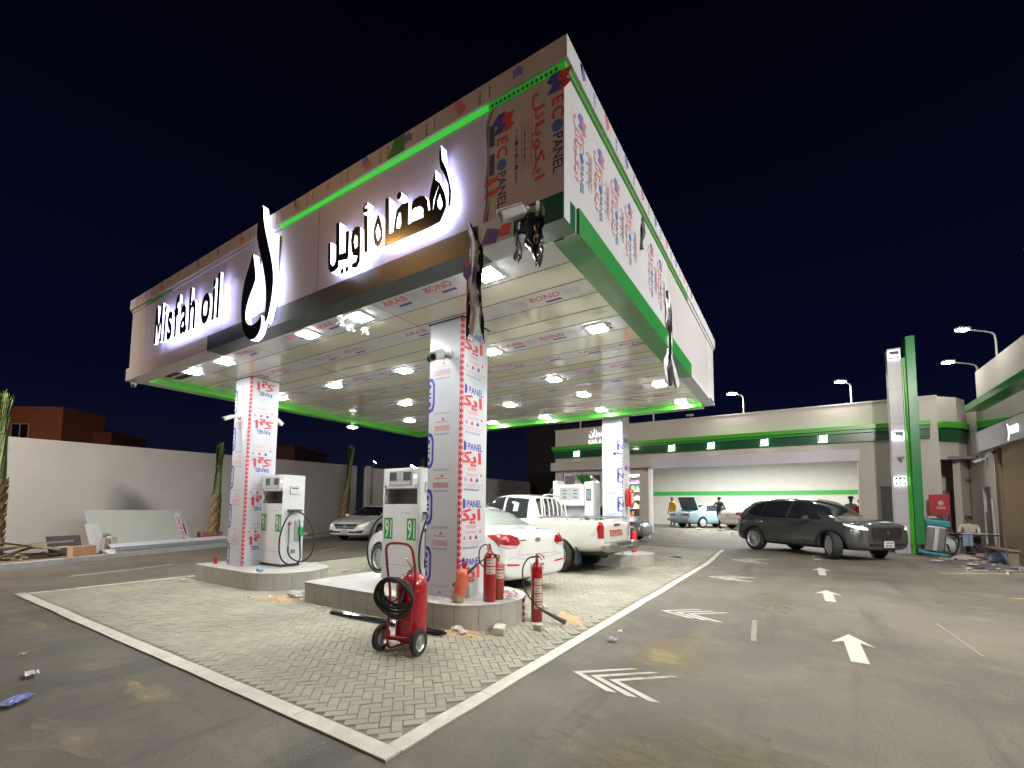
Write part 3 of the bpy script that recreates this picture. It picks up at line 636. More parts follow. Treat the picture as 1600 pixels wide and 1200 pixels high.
# Latin lettering
t = thing('sign_lettering', (XF, 9.0, 4.4), 'black Latin channel letters reading Misfah oil with white lit edges, left of the flame logo', 'sign')
cur = 9.93
for ch in 'Misfah oil':
    if ch == ' ': cur -= .14; continue
    v, f, (x0, x1, y0, y1) = text_mesh(ch, .028)
    o_ = bpy.data.curves.new('t', 'FONT'); o_.body = ch; o_.size = 1; o_.resolution_u = 3; o_.offset = .028; o_.extrude = .06; o_.fill_mode = 'BOTH'
    ob = bpy.data.objects.new('t', o_); COL.objects.link(ob); bpy.context.view_layer.update(); me = ob.to_mesh()
    vv = [q.co.copy() for q in me.vertices]; ff = [tuple(p_.vertices) for p_ in me.polygons]; nn = [p_.normal.z for p_ in me.polygons]; ob.to_mesh_clear(); bpy.data.objects.remove(ob)
    hs = 1.02; ws = .735
    mb = MB(); mb.T = Matrix.Translation(-t.location)
    if ch == 'M':
        mb.poly([(cur-a*.92, 4.50+b) for a, b in ((0, 0), (.01, .72), (.10, .72), (.18, .34), (.26, .72), (.35, .72), (.36, 0), (.27, 0), (.27, .36), (.205, .10), (.155, .10), (.09, .36), (.09, 0))], BLACKG, O=(XF, 0, 0), U=Y, V=Z, depth=-.04, mside=LETW, mback=HALO)
        mb.build('letter', t); cur -= .36*.92+.05; continue
    pts = [(XF+.02-q.z*.30, cur-(q.x-x0)*ws*hs*.62/.62*.78, 4.50+q.y*hs*.98) for q in vv]
    for lo, hi, m_ in ((.5, 2, BLACKG), (-.5, .5, LETW), (-2, -.5, HALO)):
        mb.add(pts, [f_ for f_, n_ in zip(ff, nn) if lo <= n_ < hi], m_)
    mb.build('letter', t); cur -= (x1-x0)*ws*hs*.78+.055
# flame logo
RB = [(6.39, 5.90), (6.44, 5.80), (6.48, 5.66), (6.50, 5.5), (6.44, 5.3), (6.33, 5.07), (6.25, 4.85), (6.19, 4.65), (6.16, 4.45), (6.16, 4.27), (6.19, 4.12), (6.12, 4.08), (6.05, 4.25), (6.0, 4.47), (5.99, 4.7), (6.05, 4.95), (6.17, 5.24), (6.28, 5.51), (6.33, 5.69), (6.34, 5.84)]
LBd = [(6.57, 5.26), (6.65, 5.07), (6.75, 4.9), (6.82, 4.68), (6.83, 4.43), (6.79, 4.22), (6.70, 4.04), (6.56, 3.92), (6.41, 3.90), (6.29, 3.97), (6.24, 4.07), (6.25, 4.24), (6.33, 4.16), (6.44, 4.13), (6.56, 4.14), (6.64, 4.19), (6.69, 4.27), (6.68, 4.42), (6.61, 4.57), (6.49, 4.73), (6.45, 4.82), (6.50, 5.02)]
def sm(P, n=1):
    for _ in range(n):
        Q = []
        for i in range(len(P)):
            a, b = P[i], P[(i+1) % len(P)]; Q += [(a[0]*.75+b[0]*.25, a[1]*.75+b[1]*.25), (a[0]*.25+b[0]*.75, a[1]*.25+b[1]*.75)]
        P = Q
    return P
t = thing('flame_logo', (XF, 6.4, 4.0), 'tall black flame and drop emblem with white lit edges rising above the canopy edge', 'sign')
for P_ in (RB, LBd):
    mb = MB(); mb.T = Matrix.Translation(-t.location); mb.poly(sm(P_), BLACKG, O=(XF-.0, 0, 0), U=Y, V=Z, depth=-.08, mside=M('logo_led_side', (.9, .9, .95), .4, em=(.96, .97, 1.), es=2.6), mback=HALO); mb.build('blade', t)
mb = MB(); mb.T = Matrix.Translation(-t.location); mb.box(CX0-.02, CX0+.0, 6.1, 6.6, 4.35, 5.4, STEEL); mb.build('bracket', t)

# CCTV cameras ------------------------------------------------------------
def cctv(x, y, z, rz, label, down=18, s=1., wrap=False):
    t = thing('security_camera', (x, y, z), label, 'camera', rz, 'security cameras')
    mb = MB(); mb.cyl((0, 0, 0), (.03*s, 0, 0), .065*s, CAMW, n=20); mb.cyl((.03*s, 0, 0), (.10*s, 0, -.01*s), .028*s, CAMW, r1=.022*s); mb.ball((.11*s, 0, -.01*s), .033*s, CAMW); mb.build('mount', t, smooth=True)
    mb = MB(); mb.T = Matrix.Translation((.13*s, 0, -.02*s))@Matrix.Rotation(R(down), 4, 'Y'); mb.box(0, .24*s, -.045*s, .045*s, -.045*s, .045*s, CAMW, .02*s); mb.box(.02*s, .27*s, -.05*s, .05*s, .046*s, .056*s, CAMW); mb.cyl((.24*s, 0, 0), (.246*s, 0, 0), .036*s, BLACKG); mb.build('housing', t)
    return t
cctv(CX0-.026, 1.88, 4.25, 125, 'white bullet camera with torn black film on the canopy corner', 20, .95)
cctv(4.795, 4.18, 3.72, 200, 'white camera pair half unwrapped on the near column', 30, 1.1)
cctv(4.795, 4.05, 3.70, 160, 'white camera in paper wrap pointing right on the near column', 30, 1.)
cctv(5.40, 9.55, 3.45, 20, 'small white camera on the right side of the left column', 25, .8)
cctv(4.795, 9.75, 3.4, 170, 'small white camera on the left side of the left column', 25, .8)
cctv(12.18, 4.2, 3.15, 190, 'pale camera on the right column beside the shop lettering', 20, .9)
cctv(3.55, 11.55, 4.05, 250, 'white camera under the far left canopy corner', 25, .8)

# peeled film strips --------------------------------------------------------
FILMBK = M('peeled_film_black', (.018, .018, .022), .18, var=.2, vs=12); FILMSV = M('peeled_film_back', (.55, .57, .62), .22, var=.15, vs=12)
def strip(loc, label, prof, L_, ax, seed, mid, edge, fold=.012, nu=16, nv=34):
    """hanging sheet: prof = (v, width, sideways shift), soft vertical folds, narrow dark edges"""
    t = thing('peeled_film', loc, label, 'film scrap'); ax = Vector(ax).normalized(); nrm = Vector((-ax.y, ax.x, 0))
    def pr(v):
        for (v0, w0, s0), (v1, w1, s1) in zip(prof, prof[1:]):
            if v <= v1: k = (v-v0)/(v1-v0); return w0+(w1-w0)*k, s0+(s1-s0)*k
        return prof[-1][1:]
    def fn(u, v):
        w, sh = pr(v); rg = .10*noise.noise(Vector((v*9, seed, 3*(u > .5)))); bot = v*L_*(1+.05*math.sin(u*11+seed))
        return ax*((u-.5)*w*(1+rg)+sh+.02*noise.noise(Vector((v*3, seed, 0))))+nrm*(fold*math.sin(u*10+v*2.5+seed)*(.4+v)+.03*noise.noise(Vector((u*1.5, v*3, seed)))+.05*(abs(u-.5)*2)**2*(.3+.7*math.sin(v*4+seed)**2))+Vector((0, 0, -bot))
    mb = MB(); mb.grid(fn, nu, nv, mid); k = mb.mi(edge)
    for j in range(nv):
        for i in range(nu):
            if abs((i+.5)/nu-.5) > .33+.08*noise.noise(Vector((j*.4, seed, i > nu/2))): mb.m[j*nu+i] = k
    o = mb.build('film', t, smooth=True, ang=80); so = o.modifiers.new('s', 'SOLIDIFY'); so.thickness = .003
    return t
t = strip((3.38, 2.60, 4.36), 'long dark and silver peeled film hanging from the front fascia over the near column', [(0, .05, -.06), (.10, .10, -.02), (.16, .07, .0), (.22, .17, .01), (.55, .17, .0), (.80, .19, .03), (1, .20, .03)], 1.18, (0, -1, 0), 3.0, FILMSV, FILMBK)
mb = MB(); mb.poly([(-.05, .07), (.0, .01), (.05, .07), (.05, -.06), (0, -.12), (-.05, -.06)], BLUE_T, O=(-.075, 0, -.52), U=-Y, V=Z); mb.poly([(-.04, .11), (.0, .04), (.04, .11), (.04, .07), (0, .0), (-.04, .07)], RED_T, O=(-.076, 0, -.52), U=-Y, V=Z); mb.build('print', t)
strip((3.385, 1.97, 4.18), 'ragged black film scrap hanging under the corner camera', [(0, .30, 0), (.18, .27, .02), (.30, .15, .05), (.42, .19, .04), (.62, .11, .07), (.85, .05, .08), (1, .01, .08)], .46, (.15, -1, 0), 8.0, FILMBK, FILMBK, .02)
strip((3.39, 2.10, 4.10), 'small twisted film tatter beside the larger black scrap', [(0, .03, 0), (.5, .05, .01), (.8, .07, .01), (1, .02, .0)], .28, (.4, -1, 0), 2.0, FILMSV, FILMBK, .02, 8, 14)
strip((7.2, 1.58, 4.98), 'dark film strip peeled off and hanging from the side fascia near its far end', [(0, .03, -.1), (.2, .20, -.04), (.38, .30, .0), (.45, .12, .02), (.7, .14, .02), (.82, .34, .02), (1, .38, .05)], 1.45, (1, -.2, 0), 5.0, FILMBK, FILMSV)
strip((5.85, 1.61, 5.47), 'thin dark tear in the film high on the side fascia', [(0, .03, 0), (.3, .12, 0), (1, .02, -.1)], .5, (1, -.05, 0), 11.0, M('peel_grey', (.10, .10, .09), .4), FILMBK, .01, 6, 12)
strip((3.43, 2.48, 5.49), 'curl of loose film along the cut edge of the print on the front fascia', [(0, .10, .02), (.1, .04, .0), (.5, .05, .01), (.8, .07, .01), (1, .05, -.02)], 1.15, (0, -1, 0), 6.0, M('film_curl', (.55, .50, .48), .2, coat=.5), M('film_curl'), .015, 6, 40)

# ================================================================ COLUMNS
def g_logo(mb, O, U, V, s, half=True):
    """rounded blue ring emblem cut by the panel edge"""
    def rr(w, h, c): return [(c, h), (w*.2, h), (w-.3*w, h*.92), (w, h*.6), (w, -h*.6), (w-.3*w, -h*.92), (w*.2, -h), (c, -h)]
    o_ = rr(.125*s, .30*s, 0); i_ = rr(.085*s, .24*s, 0)
    for a, b in (((0, .30), (1, .06)), ((0, -.06), (1, -.30))): pass
    ring = o_+list(reversed(i_)); mb.poly(ring, BLUE_T, O=O, U=U, V=V)
    mb.poly([(0, .022*s), (.05*s, .022*s), (.05*s, .05*s), (0, .05*s)], BLUE_T, O=O, U=U, V=V); mb.poly([(0, -.022*s), (.05*s, -.022*s), (.05*s, -.05*s), (0, -.05*s)], BLUE_T, O=O, U=U, V=V)
    mb.poly([(0, .10*s), (.035*s, .12*s), (.05*s, .155*s), (.035*s, .19*s), (0, .20*s)], BLUE_T, O=O, U=U, V=V); mb.poly([(0, -.10*s), (.035*s, -.12*s), (.05*s, -.155*s), (.035*s, -.19*s), (0, -.20*s)], BLUE_T, O=O, U=U, V=V)
def lines(mb, O, U, V, w, n, mt, gap=.016, th=.0035):
    for k in range(n):
        ww = w*(1-.25*((k*7) % 3)/3)
        mb.poly([(-ww/2, -k*gap-th), (ww/2, -k*gap-th), (ww/2, -k*gap+th), (-ww/2, -k*gap+th)], mt, O=O, U=U, V=V)
def col_left_face(mb, O, U, V, w, h, z0, style):
    """O at the face's left bottom corner; prints repeat up the sheet"""
    O = Vector(O); per = .80; k = 0; z = z0
    while z < h-.2:
        if style == 'round':
            if z+.3 < h: g_logo(mb, O+V*z+U*.001, U, V, .85)
        else:
            mb.poly(*[[(w-.14, -.20), (w-.005, -.20), (w-.005, -.175), (w-.12, -.175), (w-.12, .175), (w-.005, .175), (w-.005, .20), (w-.14, .20), (w-.165, .16), (w-.165, -.16)]], BLUE_T, O=O+V*z, U=U, V=V) if z+.25 < h else None
            mb.text('N', O+V*z+U*(w-.055), U, V, .22, BLUE_T, .02) if z+.25 < h else None
        c = O+U*(w*.42)
        for dz, wd, n_, mt in ((-.27, .30, 2, GREY_T), (-.40, .22, 1, RED_T), (-.46, .30, 5, GREY_T if style != 'round' else PINK_T)):
            if z+dz-.1 > 0: lines(mb, c+V*(z+dz), U, V, wd, n_, mt)
        if z-.40 > 0 and style == 'round':
            mb.poly([(-.03, -.02), (0, .025), (.03, -.02), (.012, -.02), (0, 0), (-.012, -.02)], RED_T, O=c+U*.02+V*(z-.36), U=U, V=V)
            if z-.57 > 0: mb.text('WWW.FAZAH.NET', c+V*(z-.575), U, V, .034, NAVY_T, .005, fit=.27)
        z += per
def col_right_face(mb, O, U, V, w, h, z0, style):
    O = Vector(O); per = .80; z = z0
    while z < h-.1:
        c = O+V*z
        if style == 'panel':
            mb.text('PANEL', c+U*(w*.54), U, V, .135, BLUE_T, .022, fit=.34); mb.poly([(.0, -.075), (.035, -.05), (.045, 0), (.035, .05), (0, .075), (-.02, .05), (-.02, -.05)], BLUE_T, O=c+U*(w*.13), U=U, V=V)
            if z-.20 > 0: mb.text(ARB('\uFE8D\uFEF3\uFEDB'), c+U*(w*.40)-V*.17, U, V, .22, RED_T, .03, fit=.46)
            d = -1
        elif style == 'flip':
            if z+.2 < h: mb.text(ARB('\uFE8D\uFEF3\uFEDB'), c+U*(w*.52)+V*.17, -U, -V, .22, RED_T, .03, fit=.38)
            mb.text('PANEL', c+U*(w*.50), -U, -V, .12, BLUE_T, .022, fit=.30); d = -1
        else:
            mb.poly([(.05, -.07), (.13, -.02), (.17, -.08), (.24, -.03), (.24, .09), (.17, .03), (.13, .10), (.05, .05)], BLUE_T, O=c+U*.10, U=U, V=V)
            mb.text('E', c+U*.43+V*.02, U, V, .20, RED_T, .03); mb.text('E', c+U*.55+V*.02, U, V, .20, RED_T, .03); 
            lines(mb, c+U*.22-V*.16, U, V, .2, 2, BLUE_T)
        if z-.60 > 0:
            if style != 'ne':
                lines(mb, c+U*(w*.42)-V*.30, U, V, w*.4, 3, PINK_T); lines(mb, c+U*(w*.42)-V*.385, U, V, w*.45, 2, PINK_T)
                mb.poly([(-.018, -.02), (.018, -.02), (.012, .01), (0, .035), (-.012, .01)], RED_T, O=c+U*(w*.78)-V*.39, U=U, V=V)
                for q, mt in enumerate((GREY_T, RED_T, BLUE_T)):
                    mb.poly([(-.03, -.02), (.03, -.02), (.022, .02), (0, .035), (-.022, .02)], mt, O=c+U*(w*(.18+.22*q))-V*.47, U=U, V=V)
                lines(mb, c+U*(w*.48)-V*.53, U, V, w*.8, 1, GREY_T); lines(mb, c+U*(w*.45)-V*.56, U, V, w*.6, 1, PINK_T)
                mb.text('WWW.FAZAH.NET', c+U*(w*.42)-V*.605, U, V, .045, BLUE_T, .005, fit=w*.6)
            else:
                lines(mb, c+U*.25-V*.30, U, V, .1, 1, PINK_T); lines(mb, c+U*.25-V*.45, U, V, .2, 3, GREY_T); mb.poly([(-.02, -.02), (.02, -.02), (0, .03)], RED_T, O=c+U*.2-V*.38, U=U, V=V)
        z += per
def column(x, y, label, lstyle, rstyle, zl, zr, tape=True):
    t = thing('canopy_column', (x, y, .33), label, 'column'); h = ZS-.33
    mb = MB(); W_ = .6
    mb.box(0, W_, 0, W_, 0, h-.003, FILM, .006)
    o = -.0025
    if lstyle: col_left_face(mb, (o, W_, 0), -Y, Z, W_, h, zl, lstyle)
    if rstyle: col_right_face(mb, (0, o, 0), X, Z, W_, h, zr, rstyle)
    mb.build('cladding', t)
    mb = MB()
    if tape:
        mb.box(-.005, -.003, .0, .035, 0.0, h-.01, RED_T); mb.box(-.005, .035, -.005, -.003, 0.0, h-.01, RED_T)
        n = int(h/.085)
        for k in range(n): mb.box(-.0065, -.0055, .006, .024, k*.085+.02, k*.085+.058, WHITEM); mb.box(.006, .024, -.0065, -.0055, k*.085+.02, k*.085+.058, WHITEM)
    else:
        n = int(h/.09)
        for k in range(n): mb.box(-.0045, -.003, .0, .02, k*.09, k*.09+.045, NAVY_T)
    mb.build('edge_tape', t)
    if lstyle == 'round':
        mb = MB(); mb.box(-.03, W_+.03, -.03, W_+.03, h-.004, h-.0025, M('col_gap', (.03, .025, .02), .9)); mb.build('ceiling_gap', t)
    return t
column(4.78, 3.82, 'near canopy column wrapped in printed film with red edge tape and cameras', 'round', 'panel', .42, .47)
column(4.80, 9.36, 'left canopy column wrapped in film whose prints run upside down', 'round', 'flip', .2, .35)
column(12.2, 4.02, 'right canopy column with an extinguisher hung on it behind the pickup', 'rect', 'ne', .55, .75, False)
column(12.2, 9.5, 'rear canopy column hidden behind the near dispenser', None, None, 0, 0, False)

# ================================================================ ISLANDS
def island(x0, x1, y0, y1, label, rl=.62, square_left=True, h=.33):
    t = thing('pump_island', ((x0+x1)/2, (y0+y1)/2, 0), label, 'island')
    w = (x1-x0)/2; L_ = (y1-y0)/2; pts = []
    for k in range(0, 19):                                 # rounded end toward -Y
        a = R(180+10*k); pts.append((w*math.cos(a), -L_+w+w*math.sin(a)))
    c = .12
    if square_left:
        for k in range(0, 7): a = R(15*k); pts.append((w-c+c*math.cos(a), L_-c+c*math.sin(a)))
        for k in range(0, 7): a = R(90+15*k); pts.append((-w+c+c*math.cos(a), L_-c+c*math.sin(a)))
    else:
        for k in range(0, 19): a = R(10*k); pts.append((w*math.cos(a), L_-w+w*math.sin(a)))
    mb = MB(); per = 0; n = len(pts)
    # upright tiles of ~0.3 m round the perimeter
    L2 = [0]; P = [Vector((*p, 0)) for p in pts]
    for i in range(n): L2.append(L2[-1]+(P[(i+1) % n]-P[i]).length)
    def at(s_):
        s_ %= L2[-1]
        for i in range(n):
            if s_ <= L2[i+1]: return P[i].lerp(P[(i+1) % n], (s_-L2[i])/(L2[i+1]-L2[i]))
    nt_ = int(L2[-1]/.30)
    for k in range(nt_):
        a, b = L2[-1]*k/nt_+.003, L2[-1]*(k+1)/nt_-.003; q = 4; v = []
        for j in range(q+1):
            p = at(a+(b-a)*j/q); v += [(p.x, p.y, .0), (p.x, p.y, h-.012)]
        mb.add(v, [(2*j, 2*j+2, 2*j+3, 2*j+1) for j in range(q)], TILE)
    core = [(p.x*.988, p.y*.994) for p in P]
    mb.poly(core, M('tile_joint', (.18, .17, .15), .9), O=(0, 0, h-.004), depth=h-.01)
    mb.build('tile_skirt', t)
    mb = MB(); mb.poly([(p.x*1.005, p.y*1.003) for p in P], ITOP, O=(0, 0, h), depth=.014); mb.build('top_slab', t)
    return t
island(4.42, 5.98, 3.16, 6.75, 'nearest pump island with the near column, extinguishers and tiled rounded end')
island(4.42, 5.98, 7.72, 10.5, 'pump island at left carrying the left column and the dispenser with the green nozzle')
island(11.95, 13.35, 3.35, 7.6, 'pump island behind the pickup carrying the right column')
island(11.95, 13.35, 8.9, 11.1, 'far pump island hidden behind the white sedan')

# ================================================================ DISPENSERS
def hose(mb, pts, r=.015, m=None): mb.tube(pts, r, m or RUBBER, n=8, smooth=3)
def dispenser(x, y, z, label, front_kind='front', full=True):
    """front faces -X; width along Y; nozzle bays on both ends"""
    t = thing('fuel_dispenser', (x, y, z), label, 'fuel dispenser', 0, 'fuel dispensers')
    w, d, h = .78, .46, 1.84
    mb = MB()
    mb.box(0, d, -w/2+.021, w/2-.021, .06, 1.26, DISP, .008)
    mb.box(.26, d, -w/2+.021, w/2-.021, 1.261, 1.509, DISP)
    mb.box(-.004, d, -w/2+.021, w/2-.021, 1.51, h-.002, DISP, .01)
    for sg in (-1, 1): mb.box(-.006, d+.004, *sorted((sg*(w/2-.02), sg*w/2)), .06, h, DISP, .005)
    mb.box(.03, d-.03, -w/2+.03, w/2-.03, 0, .06, DARKG)
    mb.box(.252, .259, -w/2+.03, w/2-.03, 1.265, 1.505, M('waist_back', (.20, .205, .21), .35))
    mb.poly([(0, 1.262), (.25, 1.262), (.25, 1.508), (.12, 1.508)], M('waist_grey', (.33, .34, .35), .4), O=(0, w/2-.022, 0), U=X, V=Z, depth=-.006)
    mb.poly([(.26, 0), (0, 0), (0, .03), (.2, .20), (.26, .20)], M('waist_grey'), O=(0, -w/2+.03, 1.262), U=X, V=Z, depth=-.005)
    mb.box(-.002, .001, -w/2+.02, w/2-.02, .30, .304, GROOVE)
    mb.text('SAFE OIL FORM', (-.003, -.12, 1.12), -Y, Z, .03, GREY_T)
    mb.build('cabinet', t)
    mb = MB(); mb.box(-.014, -.005, -.25, .25, 1.56, 1.79, M('bezel_grey', (.40, .42, .42), .35), .004); so = mb.build('display', t)
    mb = MB()
    mb.box(-.0165, -.0145, -.235, .245, 1.575, 1.778, M('bezel_grey'))
    for y_ in (-.15, .16): mb.box(-.018, -.0165, y_-.08, y_+.08, 1.635, 1.77, M('lcd', (.085, .10, .10), .15))
    for k in range(6): mb.box(-.018, -.015, -.2+.07*k, -.155+.07*k, 1.58, 1.61, WHITEM)
    mb.build('screen', so)
    mb = MB(); mb.box(-.008, -.001, -.34, -.285, 1.68, 1.72, M('status_lamp', (.4, .7, .9), .4, em=(.45, .75, 1), es=2.5)); mb.build('status_lamp', t)
    mb = MB()
    for y_ in (-.33, .33): mb.cyl((-.02, y_, 1.55), (0, y_, 1.55), .014, STEEL, n=10); mb.cyl((-.022, y_, 1.525), (-.012, y_, 1.56), .006, STEEL, n=6)
    mb.build('lock', t)
    for y_ in (-.255, .255):
        mb = MB(); mb.box(-.004, -.001, y_-.095, y_+.095, .70, 1.04, M('sticker_green', (.03, .30, .07), .5))
        mb.box(-.0055, -.0045, y_-.085, y_+.085, .325, .675, M('sticker_pale', (.70, .76, .66), .5)) if False else None
        mb.text('91', (-.0055, y_, .87), -Y, Z, .40, M('sticker_white', (.78, .82, .74), .5), .012, fit=.145); mb.build('grade_sticker', t)
    if full:
        for sgn in (-1, 1):
            ye = sgn*w/2
            mb = MB(); mb.box(.14, .32, ye, ye+sgn*.03, 1.46, 1.62, M('reader_white', (.66, .68, .72), .3), .004); mb.box(.16, .30, ye+sgn*.0305, ye+sgn*.033, 1.56, 1.585, M('reader_dark', (.08, .08, .09), .4)); mb.build('card_reader', t)
            mb = MB(); mb.box(.10, .36, ye, ye+sgn*.10, 1.10, 1.145, DARKG, .01); mb.build('hose_arm', t)
            nz = MB(); nz.box(.26, .38, ye, ye+sgn*.035, .52, .92, M('holster_grey', (.42, .43, .44), .4), .01)
            nz.build('holster', t)
            nz = MB(); gm = M('nozzle_green', (.02, .36, .10), .35)
            nz.tube([(.31, ye+sgn*.06, .95), (.33, ye+sgn*.08, .90), (.335, ye+sgn*.08, .80)], .013, STEEL, smooth=2)
            nz.box(.315, .375, ye+sgn*.05, ye+sgn*.11, .62, .80, gm, .02); nz.tube([(.375, ye+sgn*.08, .78), (.41, ye+sgn*.08, .72), (.385, ye+sgn*.08, .60)], .012, gm, smooth=1); nz.cyl((.345, ye+sgn*.08, .62), (.345, ye+sgn*.08, .50), .018, BLACKP)
            nz.build('nozzle', t)
            if sgn < 0:
                nz = MB(); nz.ball((.13, ye-.05, .86), .035, M('breakaway_red', (.4, .06, .03), .4)); nz.tube([(.13, ye-.05, .84), (.12, ye-.055, .70), (.125, ye-.055, .52), (.12, ye-.05, .40)], .016, STEEL, n=8, smooth=1); nz.build('breakaway', t)
            mb = MB()
            if sgn < 0:
                hose(mb, [(.22, ye-.08, 1.13), (.02, ye-.14, 1.02), (-.16, ye-.18, .62), (-.14, ye-.20, .18), (.10, ye-.24, .03), (.30, ye-.20, .12), (.35, ye-.10, .30), (.345, ye-.08, .5)])
                hose(mb, [(.22, ye-.08, 1.13), (.40, ye-.20, 1.02), (.55, ye-.28, .62), (.52, ye-.28, .25), (.32, ye-.22, .08), (.16, ye-.12, .16), (.11, ye-.06, .28), (.12, ye-.05, .42)])
            else:
                hose(mb, [(.20, ye+.08, 1.13), (-.02, ye+.17, .98), (-.12, ye+.22, .62), (-.10, ye+.22, .30), (.05, ye+.16, .10), (.25, ye+.10, .20), (.345, ye+.08, .5)])
            mb.build('hose', t)
            mb = MB(); mb.box(.20, .30, ye, ye+sgn*.006, .26, .34, M('plate_grey', (.25, .26, .25), .4), .002); mb.build('rating_plate', t)
    return t
dispenser(5.14, 8.98, .33, 'white fuel dispenser with green nozzle and two 91 stickers in front of the left column')
dispenser(5.14, 5.32, .33, 'white fuel dispenser with two 91 stickers beside the near column')
t = thing('fuel_dispenser', (12.25, 5.55, .33), 'white fuel dispenser with wide double display seen over the pickup bed', 'fuel dispenser', 0, 'fuel dispensers')
mb = MB(); mb.box(0, .6, -.55, .55, 0, 1.0, DISP, .02); mb.box(.25, .6, -.55, .55, 1.001, 1.3, DISP, .01); mb.box(-.05, .6, -.35, .50, 1.301, 1.92, DISP, .02); mb.box(0, .6, -.62, -.36, .8, 2.0, DISP, .02); mb.box(0, .5, .52, .66, 1.0, 2.05, DISP, .02); mb.box(-.3, .2, .1, .4, 1.005, 1.2, STEEL) if False else None; mb.build('cabinet', t)
mb = MB(); mb.box(-.062, -.052, -.24, .40, 1.48, 1.84, M('bezel_grey')); d_ = mb.build('display', t)
mb = MB()
for y_ in (-.10, .24):
    for z_ in (1.55, 1.65, 1.75): mb.box(-.066, -.063, y_-.06, y_+.06, z_-.014, z_+.014, M('lcd'))
mb.build('screen', d_)
mb = MB(); mb.box(-.012, -.002, -.57, -.42, 1.45, 1.80, DARKG); mb.box(-.015, -.013, -.55, -.44, 1.5, 1.76, M('lcd2', (.22, .25, .27), .2)); mb.build('keypad', t)
mb = MB(); hose(mb, [(.1, .62, 1.9), (-.1, .75, 1.7), (-.2, .8, 1.2), (-.1, .78, .8), (.1, .7, .9)], .02); mb.build('hose', t)
